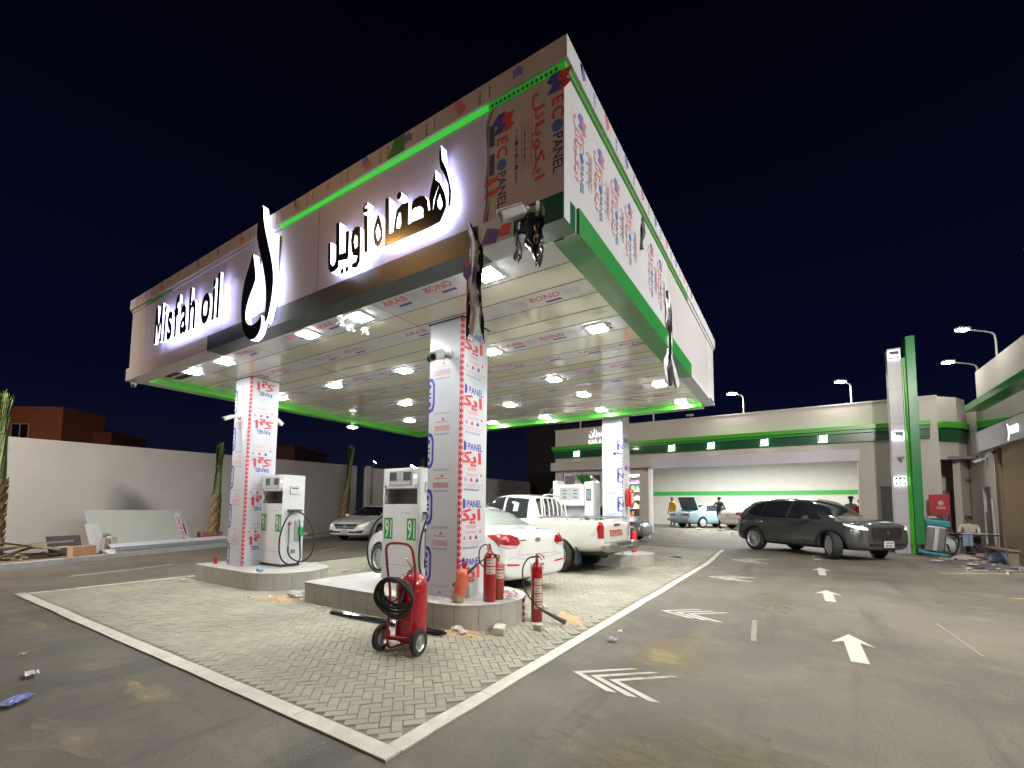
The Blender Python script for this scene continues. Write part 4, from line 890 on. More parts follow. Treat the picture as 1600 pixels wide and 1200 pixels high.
# ================================================================ VEHICLES
def paint(name, col, rough=.22, metal=0.): return M(name, col, rough, metal, coat=1., var=.01, vs=1)
SEAM = M('panel_gap', (.10, .10, .10), .8); LAMPC = M('lamp_clear', (.42, .43, .45), .08, .6, coat=1); TAIL = M('tail_lens_red', (.30, .008, .012), .08, coat=1., var=.25, vs=30)
TAILC = M('tail_lens_clear', (.62, .55, .53), .12, coat=1.); PLATE = M('number_plate', (.62, .63, .62), .4); ARCH = M('wheel_well', (.012, .012, .012), .9)
def eval_mesh(o):
    bpy.context.view_layer.update(); dg = bpy.context.evaluated_depsgraph_get(); return bpy.data.meshes.new_from_object(o.evaluated_get(dg))
class Car:
    """loft: list of stations (x, z0, hw, zmid, hs, zs, hr, zr): bottom, half width, its height, shoulder half width/height, roof half width/height"""
    def __init__(c, name, loc, rz, scale, label, loft, col, wheels, wr, tw=.21, cat='car', track=None, cuts=(), lower=None, sub=3, crease=True):
        c.t = thing(name, loc, label, cat, rz); c.t.scale = (scale,)*3; c.col = col
        mb = MB(); rings = []
        for (x, z0, hw, zm, hs, zs, hr, zr) in loft:
            r = [(0, z0), (hw*.80, z0), (hw*.97, z0+.07), (hw, zm), (hs, zs), (hs*.985 if hr > hs*.9 else hs-.035, zs+.025), (hr, zr-.05), (hr*.72, zr-.004), (0, zr+.012)]
            rings.append([(x, y, z) for y, z in r]+[(x, -y, z) for y, z in reversed(r[1:-1])])
        n = len(rings[0]); v = [p for r in rings for p in r]
        f = [(i*n+k, i*n+(k+1) % n, (i+1)*n+(k+1) % n, (i+1)*n+k) for i in range(len(rings)-1) for k in range(n)]
        f += [tuple(range(n)), tuple(reversed(range((len(rings)-1)*n, len(rings)*n)))]
        mb.add(v, f, col); o = mb.build('tmp_body')
        bm = bmesh.new(); bm.from_mesh(o.data); bmesh.ops.recalc_face_normals(bm, faces=bm.faces)
        bm.to_mesh(o.data); bm.free()
        s_ = o.modifiers.new('s', 'SUBSURF'); s_.levels = sub; s_.render_levels = sub
        me0 = eval_mesh(o); o.modifiers.clear(); o.data = me0
        bm = bmesh.new(); bm.from_mesh(me0); c.bvh = BVHTree.FromBMesh(bm); bm.free()
        c.me0 = me0
        cutters = []
        for (x, y, *rr) in wheels:
            r_ = rr[0] if rr else wr
            k = MB(); sy = 1 if y > 0 else -1
            k.cyl((x, sy*(abs(y)-.16), r_*1.0), (x, sy*2.0, r_*1.0), r_*1.17, ARCH, n=40); cutters.append(k.build('cut'))
        for b in cuts:
            k = MB(); k.box(*b, col); cutters.append(k.build('cut'))
        for k in cutters:
            q = o.modifiers.new('b', 'BOOLEAN'); q.operation = 'DIFFERENCE'; q.object = k; q.solver = 'EXACT'
        me = eval_mesh(o)
        for k in cutters: bpy.data.objects.remove(k)
        bpy.data.objects.remove(o)
        c.body = bpy.data.objects.new('body', me); COL.objects.link(c.body); c.body.parent = c.t
        me.polygons.foreach_set('use_smooth', [True]*len(me.polygons)); me.set_sharp_from_angle(angle=R(34))
        # underside colour
        if lower:
            me.materials.append(lower[1]); k = len(me.materials)-1
            for p_ in me.polygons:
                if p_.center.z < lower[0]: p_.material_index = k
    cr = (-2.2, .8); cf = (2.2, .8)
    def corner(c, a, b):
        s = .7071; r = {}
        for k, sx_, (x, y) in (('KB', 1, c.cr), ('KF', -1, c.cf)):
            for sy, nm in ((1, 'L'), (-1, 'R')):
                r[k+nm] = ((x+sx_*s*a-sx_*s*3, sy*(y+s*a+s*3), b), (sx_*s, -sy*s, 0))
        return r
    def hit(c, pl, a, b):
        O, D = {'L': ((a, 4, b), (0, -1, 0)), 'R': ((a, -4, b), (0, 1, 0)), 'F': ((8, a, b), (-1, 0, 0)), 'B': ((-8, a, b), (1, 0, 0)), 'T': ((a, b, 5), (0, 0, -1)), **c.corner(a, b)}[pl]
        h = c.bvh.ray_cast(Vector(O), Vector(D)); return h
    def patch(c, mb, pl, pts, m, off=.006, st=.07):
        pts = [Vector(p) for p in pts]; out = []
        n = len(pts)
        for i in range(n):
            a, b = pts[i], pts[(i+1) % n]; k = max(1, int((b-a).length/st)); out += [a.lerp(b, t/k) for t in range(k)]
        nb = len(out); x0, x1 = min(p.x for p in out), max(p.x for p in out); y0, y1 = min(p.y for p in out), max(p.y for p in out)
        x = x0+st*.5
        while x < x1:
            y = y0+st*.5
            while y < y1:
                p = Vector((x, y)); ins = False; dm = 9
                for i in range(nb):
                    a, b = out[i], out[(i+1) % nb]
                    if (a.y > y) != (b.y > y) and x < (b.x-a.x)*(y-a.y)/(b.y-a.y)+a.x: ins = not ins
                    q = geometry.intersect_point_line(p, a, b); tt = min(1, max(0, q[1])); dm = min(dm, (p-a.lerp(b, tt)).length)
                if ins and dm > st*.35: out.append(p)
                y += st
            x += st
        V_, E_, F_ = geometry.delaunay_2d_cdt(out, [], [list(range(nb))], 1, 1e-5)[:3]
        vs = []; last = None
        for p in V_:
            h = c.hit(pl, p.x, p.y)
            if h[0] is None: vs.append(None); continue
            vs.append(h[0]+h[1]*off)
        idx = {}; vv = []
        for i, q in enumerate(vs):
            if q is not None: idx[i] = len(vv); vv.append(q)
        mb.add(vv, [[idx[i] for i in f] for f in F_ if all(i in idx for i in f)], m)
        return mb
    def part(c, name, plist, m, parent=None, off=.006, both=True, st=.07):
        """plist: (plane, pts); 'S' = both sides"""
        r = []
        S = [p for p in plist]
        if any(p[0] in ('S', 'KB', 'KF') for p in S):
            for pl in ('L', 'R'):
                mb = MB(); 
                for p in S: 
                    if p[0] == 'S': c.patch(mb, pl, p[1], m, off, st)
                    elif p[0][0] == 'K': c.patch(mb, p[0]+pl, p[1], m, off, st)
                    else:
                        sg = 1 if pl == 'L' else -1
                        c.patch(mb, p[0], [(a*sg, b) if p[0] in 'FB' else (a, b*sg) for a, b in p[1]], m, off, st)
                r.append(mb.build(name, parent or c.t, smooth=True))
        else:
            mb = MB()
            for p in S: c.patch(mb, p[0], p[1], m, off, st)
            r.append(mb.build(name, parent or c.t, smooth=True))
        return r
    def seams(c, lists, w=.005, m=None):
        mb = MB()
        for pl, pts in lists:
            for a, b in zip(pts, pts[1:]):
                a, b = Vector(a), Vector(b); d = (b-a).normalized(); n_ = Vector((-d.y, d.x))*w*.5
                for q in (('L', 'R') if pl == 'S' else (pl,)): c.patch(mb, q, [a+n_, b+n_, b-n_, a-n_], m or SEAM, .0035, .12)
        bm = bmesh.new(); me = c.body.data; bm.from_mesh(me); me.materials.append(m or SEAM); k = len(me.materials)-1
        vs = [bm.verts.new(p) for p in mb.v]
        for f in mb.f:
            try: q = bm.faces.new([vs[i] for i in f]); q.material_index = k
            except ValueError: pass
        bm.to_mesh(me); bm.free()
    def wheel(c, x, y, r, w=.21, spokes=5, style=0, steer=0, rimc=None):
        sy = 1 if y > 0 else -1; T_ = Matrix.Translation((x, y, r))@Matrix.Rotation(R(steer), 4, 'Z')
        if sy < 0: T_ = T_@Matrix.Rotation(math.pi, 4, 'Z')
        mb = MB(); mb.T = T_; rr = r*.69
        prof = [(rr, -w/2), (rr*1.05, -w/2), (r*.90, -w/2-.006), (r*.97, -w/2+.02), (r, -w/2+.045), (r, w/2-.045), (r*.97, w/2-.02), (r*.90, w/2+.006), (rr*1.05, w/2), (rr, w/2)]
        mb.lathe(prof, RUBBER, 40, axis=(0, 1, 0)); wo = mb.build('wheel', c.t, smooth=True, ang=60)
        mb = MB(); mb.T = T_; rc = rimc or M('alloy', (.55, .56, .58), .32, .35)
        mb.lathe([(rr*1.0, w/2), (rr*.96, w/2+.004), (rr*.92, w/2-.01), (rr*.90, w/2-.06), (rr*.88, -.05)], rc, 40, axis=(0, 1, 0))
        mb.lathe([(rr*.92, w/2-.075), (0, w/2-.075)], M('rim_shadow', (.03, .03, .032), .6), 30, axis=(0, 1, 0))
        mb.lathe([(.065, w/2-.05), (.06, w/2-.012), (.03, w/2-.006), (0, w/2-.006)], rc, 20, axis=(0, 1, 0))
        for k in range(spokes):
            a = 2*math.pi*k/spokes; 
            for da, wi in (((-.13, .008), (.13, .008)) if style == 1 else ((0, .028 if style == 0 else .06),)):
                c0 = Vector((math.cos(a+da*.4), 0, math.sin(a+da*.4))); c1 = Vector((math.cos(a+da), 0, math.sin(a+da))); tn = Vector((-math.sin(a), 0, math.cos(a)))
                p = [c0*.05-tn*wi*.8, c0*.05+tn*wi*.8, c1*rr*.93+tn*wi, c1*rr*.93-tn*wi]
                v = [q+Y*(w/2-.012-(.012 if i > 1 else 0)) for i, q in enumerate(p)]+[q+Y*(w/2-.06) for q in p]
                mb.add(v, [(0, 1, 2, 3), (7, 6, 5, 4), (0, 4, 5, 1), (1, 5, 6, 2), (2, 6, 7, 3), (3, 7, 4, 0)], rc)
        if style == 2: mb.lathe([(rr*.95, w/2-.006), (rr*.7, w/2+.012), (rr*.3, w/2+.018), (0, w/2+.018)], rc, 30, axis=(0, 1, 0))
        mb.build('rim', wo, smooth=True, ang=35)
    def mirror(c, x, y, z, m, s=1.):
        for sy in (-1, 1):
            mb = MB(); mb.ball((x, sy*(y+.10*s), z), .1*s, m, (.62, 1.05, .72), 3); mb.box(x-.02, x+.03, *sorted((sy*(y-.04), sy*(y+.04))), z-.05, z-.02, m); o = mb.build('mirror', c.t, smooth=True)
    def handle(c, pts, z, m):
        for x in pts:
            for pl in ('L', 'R'):
                h = c.hit(pl, x, z); mb = MB(); sg = 1 if pl == 'L' else -1
                if h[0] is None: continue
                mb.box(x-.09, x+.09, *sorted((h[0].y+sg*.005, h[0].y+sg*.035)), z-.013, z+.013, m, .008); mb.build('door_handle', c.t)
    def plate(c, pl, y, z, w=.32, h=.16, off=.02):
        q = c.hit(pl, y, z); sg = 1 if pl == 'F' else -1; x = q[0].x+sg*off
        mb = MB(); mb.box(*sorted((x, x+sg*.012)), y-w/2, y+w/2, z-h/2, z+h/2, PLATE, .004)
        xx = x+sg*.0125; U = Y*sg
        for k, zz in ((0, z+h*.22), (1, z-h*.22)):
            for i in range(6): mb.poly([(-.016, -.022), (.016, -.022), (.016, .022), (-.016, .022)] if (i+k) % 3 else [(-.018, -.02), (.018, .0), (-.018, .02)], NAVY_T, O=(xx, 0, zz)+U*0 if False else Vector((xx, y, zz))+U*(-.115+.045*i), U=U, V=Z)
        mb.build('number_plate', c.t)

# ---- white small sedan, rear three quarter -----------------------------------------
WHITE = paint('paint_white', (.72, .73, .74)); CREAMW = paint('paint_cream_white', (.70, .69, .62))
sed = [(-2.26, .30, .74, .50, .68, .74, .60, .86), (-2.235, .25, .79, .50, .745, .86, .66, .965), (-2.17, .21, .82, .52, .775, .89, .68, 1.005), (-2.0, .20, .83, .52, .79, .905, .68, 1.02), (-1.75, .19, .84, .52, .80, .93, .66, 1.055), (-1.45, .19, .85, .52, .815, .94, .60, 1.17), (-1.05, .19, .85, .52, .82, .935, .56, 1.36), (-.6, .19, .85, .52, .825, .93, .57, 1.445), (-.1, .19, .85, .52, .825, .92, .57, 1.46), (.35, .19, .85, .52, .82, .91, .56, 1.42), (.78, .19, .85, .52, .81, .90, .56, 1.22), (1.12, .19, .85, .52, .80, .89, .62, 1.00), (1.5, .19, .84, .52, .77, .83, .60, .90), (1.85, .20, .80, .52, .70, .72, .52, .80), (2.05, .24, .66, .48, .56, .62, .40, .66)]
c = Car('parked_sedan', (7.863, 6.545, .02), 79.7, 1.115, 'white compact sedan fuelling beside the nearest island, seen from its rear corner', sed, WHITE, [(1.285, .74), (1.285, -.74), (-1.285, .74), (-1.285, -.74)], .30, lower=(.235, BLACKP))
for x, y in ((1.285, .74), (1.285, -.74), (-1.285, .74), (-1.285, -.74)): c.wheel(x, y, .30, .19, 9, 0)
c.part('windscreen', [('F', [(-.60, .97), (.60, .97), (.49, 1.38), (-.49, 1.38)])], GLASS)
c.part('rear_window', [('B', [(-.60, 1.07), (.60, 1.07), (.50, 1.375), (.40, 1.40), (-.40, 1.40), (-.50, 1.375)])], M('tint_glass_grey', (.33, .36, .34), .08, coat=1))
c.part('front_side_window', [('S', [(.08, .965), (.95, .955), (.42, 1.34), (.10, 1.37)])], GLASS)
c.part('rear_side_window', [('S', [(-1.05, .99), (.0, .965), (.02, 1.37), (-.55, 1.36), (-.85, 1.25)])], GLASS)
c.part('tail_lamp', [('KB', [(-.29, .81), (-.25, .90), (-.12, .945), (.04, .95), (.24, .925), (.13, .85), (.04, .76), (-.1, .735), (-.22, .745)])], TAIL, off=.008, st=.04)
c.part('tail_lamp_clear', [('KB', [(-.24, .775), (-.08, .785), (.03, .80), (.03, .765), (-.1, .74), (-.21, .75)])], TAILC, off=.012, st=.04)
c.cf = (1.95, .66); c.part('headlamp', [('KF', [(-.15, .60), (-.12, .69), (.02, .74), (.2, .78), (.12, .70), (0, .62)])], LAMPC, off=.008, st=.04)
c.part('reflector', [('B', [(.46, .455), (.78, .48), (.78, .505), (.46, .48)])], M('reflector_red', (.5, .01, .02), .2), off=.008)
for sgn in (1,): c.part('reflector', [('B', [(-.46, .455), (-.78, .48), (-.78, .505), (-.46, .48)])], M('reflector_red'), off=.008)
c.part('badge', [('B', [(.075*math.cos(k*.42), .85+.035*math.sin(k*.42)) for k in range(15)])], CHROME, off=.008)
c.part('badge_letters', [('B', [(.30, .845), (.46, .845), (.46, .862), (.30, .862)])], DARKG, off=.008)
c.seams([('B', [(.42, .93), (.40, .80), (.50, .62), (-.50, .62), (-.40, .80), (-.42, .93)]), ('B', [(.84, .56), (.56, .60), (.40, .56), (-.40, .56), (-.56, .60), (-.84, .56)]), ('S', [(1.0, .93), (.92, .5), (.98, .26)]), ('S', [(.04, .95), (.02, .26)]), ('S', [(-1.0, .98), (-1.02, .72), (-.92, .28)]), ('T', [(-1.72, .6), (-1.66, .3), (-1.65, 0), (-1.66, -.3), (-1.72, -.6)])])
c.plate('B', 0, .41, .36, .15); c.mirror(.72, .82, .99, WHITE, .85); c.handle((-.78, .22), .80, WHITE)
mb = MB(); mb.tube([(-.9, 0, 1.42), (-1.05, 0, 1.52)], .008, BLACKP); mb.build('aerial', c.t)

# ---- cream pickup --------------------------------------------------------------------
pk = [(-2.64, .56, .80, .72, .84, 1.02, .80, 1.10), (-2.60, .50, .885, .80, .895, 1.10, .86, 1.18), (-2.2, .46, .91, .80, .905, 1.12, .87, 1.19), (-1.5, .46, .92, .80, .905, 1.12, .87, 1.19), (-.98, .46, .92, .80, .905, 1.12, .87, 1.19), (-.90, .40, .92, .80, .90, 1.12, .72, 1.40), (-.82, .40, .92, .80, .89, 1.12, .66, 1.70), (-.60, .40, .92, .80, .89, 1.12, .66, 1.78), (-.1, .40, .92, .80, .89, 1.12, .66, 1.80), (.4, .40, .92, .80, .89, 1.12, .65, 1.77), (.75, .40, .92, .80, .89, 1.11, .66, 1.52), (1.1, .40, .92, .80, .88, 1.10, .76, 1.20), (1.6, .42, .92, .80, .86, 1.06, .72, 1.12), (2.1, .42, .90, .78, .80, .98, .66, 1.05), (2.38, .45, .78, .70, .70, .85, .55, .90)]
c = Car('pickup_truck', (10.85, 6.5, .02), 88, 1.06, 'cream double cab pickup with rusty step bumper and red lettering on its tailgate', pk, CREAMW, [(1.54, .80), (1.54, -.80), (-1.54, .80), (-1.54, -.80)], .385, cat='pickup truck', cuts=[(-2.56, -1.02, -.80, .80, .72, 1.3)], lower=(.47, BLACKP))
for x, y in ((1.54, .80), (1.54, -.80), (-1.54, .80), (-1.54, -.80)): c.wheel(x, y, .385, .25, 6, 2, rimc=STEEL)
c.part('windscreen', [('F', [(-.70, 1.2), (.70, 1.2), (.58, 1.70), (-.58, 1.70)])], GLASS)
c.part('rear_window', [('B', [(-.62, 1.24), (.62, 1.24), (.57, 1.68), (-.57, 1.68)])], GLASS)
c.part('front_side_window', [('S', [(.02, 1.18), (.92, 1.18), (.42, 1.68), (.04, 1.72)])], GLASS)
c.part('rear_side_window', [('S', [(-.72, 1.20), (-.05, 1.18), (-.03, 1.71), (-.66, 1.66)])], GLASS)
c.part('sticker', [('S', [(-.42, 1.36), (-.28, 1.36), (-.28, 1.56), (-.42, 1.56)])], M('window_sticker', (.6, .62, .6), .5), off=.012)
c.cr = (-2.62, .88); c.part('tail_lamp', [('KB', [(-.09, .80), (.05, .80), (.06, .92), (.08, 1.0), (.03, 1.13), (-.05, 1.15), (-.09, 1.12)])], TAIL, off=.012, st=.03)
c.part('tail_lamp_clear', [('KB', [(.05, .84), (.20, .86), (.14, .94), (.07, 1.05), (.06, .95)])], TAILC, off=.014, st=.03)
c.part('headlamp', [('F', [(.50, .80), (.50, .96), (.76, .98), (.76, .82)])], LAMPC)
c.seams([('S', [(-.02, 1.2), (-.02, .5)]), ('S', [(.98, 1.15), (1.0, .5)]), ('S', [(-.80, 1.2), (-.86, .9), (-.80, .5)]), ('S', [(-.97, 1.18), (-.97, .48)]), ('B', [(.70, 1.17), (.70, .70), (-.70, .70), (-.70, 1.17)])], .008)
mb = MB(); hB = c.hit('B', 0, .95)[0].x
mb.text('TOYOTA', (hB-.012, .06, .90), -Y, Z, .20, M('tailgate_red', (.42, .02, .02), .4), .03, fit=.80); mb.build('tailgate_lettering', c.t)
mb = MB(); mb.box(hB-.02, hB-.004, -.16, .16, 1.06, 1.115, M('handle_red', (.25, .02, .02), .4), .006); mb.build('tailgate_handle', c.t)
mb = MB(); RUST = M('rusty_chrome', (.36, .34, .31), .38, .8, var=.35, vs=18, bump=.4, bs=16)
mb.box(-2.86, -2.66, -.92, -.50, .52, .70, RUST, .04); mb.box(-2.86, -2.66, .50, .92, .52, .70, RUST, .04); mb.box(-2.90, -2.66, -.50, .50, .50, .62, RUST, .02); mb.box(-2.80, -2.665, -.50, .50, .62, .70, DARKG, .01); mb.cyl((-2.9, .0, .6), (-2.98, 0, .6), .03, DARKG); mb.build('step_bumper', c.t)
mb = MB()
for sy in (-1, 1):
    mb.tube([(-1.05, sy*.85, 1.23), (-1.6, sy*.86, 1.25), (-2.2, sy*.86, 1.25), (-2.56, sy*.85, 1.235)], .016, M('tie_rail_grey', (.16, .16, .17), .4))
    for q in range(5): mb.ball((-1.15-.34*q, sy*.90, 1.20), .022, CHROME, sub=1)
mb.tube([(-2.56, -.85, 1.235), (-2.58, 0, 1.24), (-2.56, .85, 1.235)], .014, M('tie_rail_grey')); mb.build('bed_rail', c.t, smooth=True)
mb = MB()
for y_ in (-.42, -.2, .02, .24, .46): mb.tube([(-1.0, y_, 1.2), (-.985, y_, 1.45), (-.93, y_, 1.70)], .018, CREAMW)
mb.tube([(-1.03, -.62, 1.2), (-.99, -.60, 1.5), (-.93, -.55, 1.74), (-.90, 0, 1.80), (-.93, .55, 1.74), (-.99, .60, 1.5), (-1.03, .62, 1.2)], .022, CREAMW, smooth=1); mb.build('window_guard', c.t, smooth=True)
mb = MB(); 
for sy in (-1, 1): mb.box(-2.05, -2.02, *sorted((sy*.62, sy*.90)), .22, .60, M('mud_flap', (.02, .03, .06), .7))
mb.build('mud_flap', c.t); c.mirror(.78, .92, 1.22, CREAMW, 1.2); c.handle((-.62, .16), 1.02, CHROME)
mb = MB(); mb.box(-2.5, .9, -.45, .45, .40, .50, DARKG); mb.cyl((-1.54, -.6, .385), (-1.54, .6, .385), .07, DARKG); mb.build('chassis', c.t)

# ---- grey SUV ---------------------------------------------------------------------------
SUVG = M('paint_grey_metallic', (.11, .118, .118), .18, .55, coat=1.); 
sv = [(-2.22, .45, .72, .80, .68, 1.02, .52, 1.14), (-2.17, .36, .83, .74, .79, 1.08, .62, 1.26), (-2.05, .29, .89, .70, .84, 1.09, .62, 1.42), (-1.80, .26, .92, .68, .87, 1.09, .61, 1.60), (-1.3, .25, .92, .66, .88, 1.08, .62, 1.67), (-.7, .24, .92, .66, .885, 1.06, .63, 1.695), (-.1, .24, .92, .66, .885, 1.05, .63, 1.695), (.4, .24, .92, .66, .88, 1.03, .63, 1.635), (.8, .24, .92, .66, .88, 1.02, .62, 1.41), (1.12, .25, .92, .66, .875, 1.02, .70, 1.17), (1.6, .26, .92, .66, .86, 1.0, .70, 1.10), (1.9, .27, .91, .66, .84, .97, .68, 1.06), (2.06, .28, .87, .64, .80, .93, .64, 1.01), (2.16, .31, .79, .62, .74, .86, .58, .94), (2.19, .36, .70, .60, .64, .78, .48, .85)]
c = Car('suv', (18.2, -.40, .14), -133, 1.08, 'dark grey metallic SUV turning out in front of the wash bays with its wheels steered', sv, SUVG, [(1.35, .80), (1.35, -.80), (-1.35, .80), (-1.35, -.80)], .36, cat='suv', lower=(.33, BLACKP))
for x, y, st in ((1.35, .80, -32), (1.35, -.80, -32), (-1.35, .80, 0), (-1.35, -.80, 0)): c.wheel(x, y, .375, .225, 10, 1, st)
c.part('windscreen', [('F', [(-.70, 1.18), (.70, 1.18), (.58, 1.60), (-.58, 1.60)])], GLASS)
c.part('rear_window', [('B', [(-.56, 1.20), (.56, 1.20), (.50, 1.52), (-.50, 1.52)])], GLASS)
c.part('front_side_window', [('S', [(-.05, 1.12), (.98, 1.10), (.50, 1.54), (.02, 1.60)])], GLASS)
c.part('rear_side_window', [('S', [(-1.08, 1.14), (-.14, 1.12), (-.08, 1.60), (-.98, 1.58)])], GLASS)
c.part('quarter_window', [('S', [(-1.72, 1.26), (-1.13, 1.15), (-1.05, 1.57), (-1.42, 1.52)])], GLASS)
c.part('window_trim', [('S', [(-1.75, 1.235), (-1.1, 1.115), (1.04, 1.075), (1.04, 1.09), (-1.1, 1.133), (-1.75, 1.255)])], CHROME, off=.009)
c.cf = (2.1, .78); c.part('headlamp', [('KF', [(-.16, .82), (-.15, .86), (-.05, .90), (.12, .93), (.34, .97), (.28, .92), (.10, .86), (0, .83)])], M('headlamp_lit', (.8, .8, .8), .2, em=(1, .99, .95), es=1.6), off=.01, st=.04)
c.part('grille', [('F', [(-.42, .56), (.42, .56), (.52, .78), (.46, .88), (-.46, .88), (-.52, .78)])], BLACKP, off=.012)
c.part('grille_trim', [('F', [(-.54, .80), (-.44, .54), (.44, .54), (.54, .80), (.52, .80), (.42, .56), (-.42, .56), (-.52, .80)])], CHROME, off=.018, st=.04)
c.part('badge', [('F', [(.06*math.cos(k*.42), .74+.045*math.sin(k*.42)) for k in range(15)])], CHROME, off=.022, st=.04)
c.part('lower_intake', [('F', [(-.62, .40), (.62, .40), (.58, .47), (-.58, .47)])], BLACKP, off=.01)
c.cr = (-2.15, .8); c.part('tail_lamp', [('KB', [(-.22, .98), (-.2, 1.04), (0, 1.07), (.24, 1.08), (.12, 1.0), (0, .96)])], TAIL, off=.01, st=.04)
for s_ in ('S',): [c.part('arch_trim', [('S', [(x+.475*math.cos(R(a)), .36+.475*math.sin(R(a))) for a in range(-5, 186, 12)]+[(x+.425*math.cos(R(a)), .36+.425*math.sin(R(a))) for a in range(185, -6, -12)])], BLACKP, off=.012, st=.06) for x in (1.35, -1.35)]
c.seams([('S', [(1.0, 1.05), (.95, .6), (1.0, .34)]), ('S', [(-.10, 1.08), (-.08, .34)]), ('S', [(-1.1, 1.1), (-1.12, .85), (-.95, .55), (-.88, .34)]), ('T', [(1.05, .7), (1.75, .62), (2.1, .5)]), ('T', [(1.05, -.7), (1.75, -.62), (2.1, -.5)])])
c.plate('F', 0, .45, .34, .17, .03); c.mirror(.72, .92, 1.10, SUVG, 1.1); c.handle((-.85, .18), .95, SUVG)
mb = MB(); mb.poly([(-.08, 0), (.07, 0), (-.07, .06)], SUVG, O=(-1.2, .01, 1.65), U=X, V=Z, depth=.02); mb.build('aerial', c.t)
sl = bpy.data.lights.new('headlamp_beam', 'SPOT'); sl.energy = 160; sl.spot_size = R(70); sl.spot_blend = .8; sl.shadow_soft_size = .05
so = bpy.data.objects.new('headlamp_beam', sl); COL.objects.link(so); so.parent = c.t; so.location = (2.4, .55, .75); so.rotation_euler = (R(82), 0, R(-90))

# ---- silver-white sedan by the wall, front view -------------------------------------------
SILV = paint('paint_pearl', (.76, .77, .78))
def widen(l, k, kz=1.): return [(x, z0, hw*k, zm, hs*k, zs, hr*k, zr*kz) for (x, z0, hw, zm, hs, zs, hr, zr) in l]
hn = [(-2.5, .40, .66, .62, .62, .84, .50, .92), (-2.40, .26, .82, .58, .78, .92, .64, 1.0), (-2.1, .2, .89, .56, .85, .95, .70, 1.05), (-1.7, .19, .92, .56, .88, .96, .66, 1.14), (-1.1, .19, .92, .56, .885, .95, .60, 1.36), (-.5, .19, .92, .56, .89, .94, .60, 1.45), (.0, .19, .92, .56, .89, .93, .60, 1.46), (.45, .19, .92, .56, .885, .93, .60, 1.40), (.95, .19, .92, .56, .88, .92, .64, 1.18), (1.3, .19, .92, .56, .87, .90, .70, 1.0), (1.8, .20, .91, .56, .83, .84, .66, .90), (2.2, .21, .88, .54, .79, .76, .62, .83), (2.42, .23, .82, .50, .70, .69, .52, .75), (2.49, .26, .74, .48, .62, .63, .46, .69), (2.52, .32, .62, .46, .52, .56, .40, .60)]
c = Car('parked_sedan', (15.54, 17.57, 0), 198.6, 1.118, 'pearl white sedan parked by the far wall facing the camera, left of the near dispenser', hn, SILV, [(1.38, .80), (1.38, -.80), (-1.38, .80), (-1.38, -.80)], .33, lower=(.24, BLACKP))
for x, y in ((1.38, .80), (1.38, -.80), (-1.38, .80), (-1.38, -.80)): c.wheel(x, y, .33, .21, 5, 0)
c.part('windscreen', [('F', [(-.72, 1.0), (.72, 1.0), (.56, 1.36), (-.56, 1.36)])], GLASS)
c.part('front_side_window', [('S', [(.0, .98), (1.02, .96), (.48, 1.33), (.05, 1.38)])], GLASS); c.part('rear_side_window', [('S', [(-1.2, 1.0), (-.06, .98), (-.03, 1.38), (-.8, 1.30)])], GLASS)
c.part('grille', [('F', [(-.40, .50), (.40, .50), (.52, .66), (-.52, .66)])], BLACKP, off=.01)
c.part('grille_bar', [('F', [(-.50, .645), (.50, .645), (.53, .675), (-.53, .675)])], CHROME, off=.016, st=.05); c.part('grille_bar', [('F', [(-.45, .56), (.45, .56), (.46, .575), (-.46, .575)])], CHROME, off=.016, st=.05)
mb = MB(); hx = c.hit('F', 0, .60)[0].x+.03; mb.text('H', (hx, 0, .60), Y, Z, .13, CHROME, .02, sx=1.3); mb.build('badge', c.t)
c.cf = (2.4, .76); c.part('headlamp', [('KF', [(-.2, .57), (-.17, .64), (0, .70), (.28, .77), (.2, .70), (0, .60)])], M('headlamp_glow', (.7, .7, .7), .1, .3, em=(1, .95, .8), es=.5), off=.01, st=.05)
c.part('lower_intake', [('F', [(-.72, .34), (.72, .34), (.76, .44), (.45, .41), (-.45, .41), (-.76, .44)])], BLACKP, off=.01)
c.part('fog_lamp_trim', [('F', [(.50, .415), (.78, .45), (.78, .465), (.50, .43)])], CHROME, off=.016, st=.05); c.part('fog_lamp_trim', [('F', [(-.50, .415), (-.78, .45), (-.78, .465), (-.50, .43)])], CHROME, off=.016, st=.05)
c.seams([('T', [(1.3, .72), (1.9, .66), (2.3, .56)]), ('T', [(1.3, -.72), (1.9, -.66), (2.3, -.56)]), ('S', [(1.05, .94), (1.0, .3)])])
c.plate('F', 0, .39, .34, .16, .03); c.mirror(.86, .92, 1.0, SILV, .95)

# ---- pale blue old sedan with boot open -------------------------------------------------
LBLUE = paint('paint_pale_blue', (.33, .50, .60)); CARM = paint('paint_champagne', (.62, .60, .58)); GREYG = M('paint_grey_green', (.13, .16, .155), .3, .4, coat=.8)
ob_ = [(-2.25, .38, .72, .6, .72, .80, .66, .86), (-2.2, .28, .82, .56, .80, .86, .72, .90), (-1.9, .22, .84, .56, .82, .90, .72, .93), (-1.4, .20, .84, .56, .82, .92, .68, 1.02), (-1.0, .20, .84, .56, .82, .92, .58, 1.30), (-.6, .20, .84, .56, .82, .91, .58, 1.38), (.2, .20, .84, .56, .82, .90, .58, 1.37), (.6, .20, .84, .56, .82, .89, .58, 1.18), (.95, .20, .84, .56, .81, .88, .66, .96), (1.6, .22, .83, .56, .78, .82, .66, .86), (2.05, .26, .80, .54, .74, .74, .62, .78), (2.12, .32, .72, .5, .68, .66, .56, .70)]
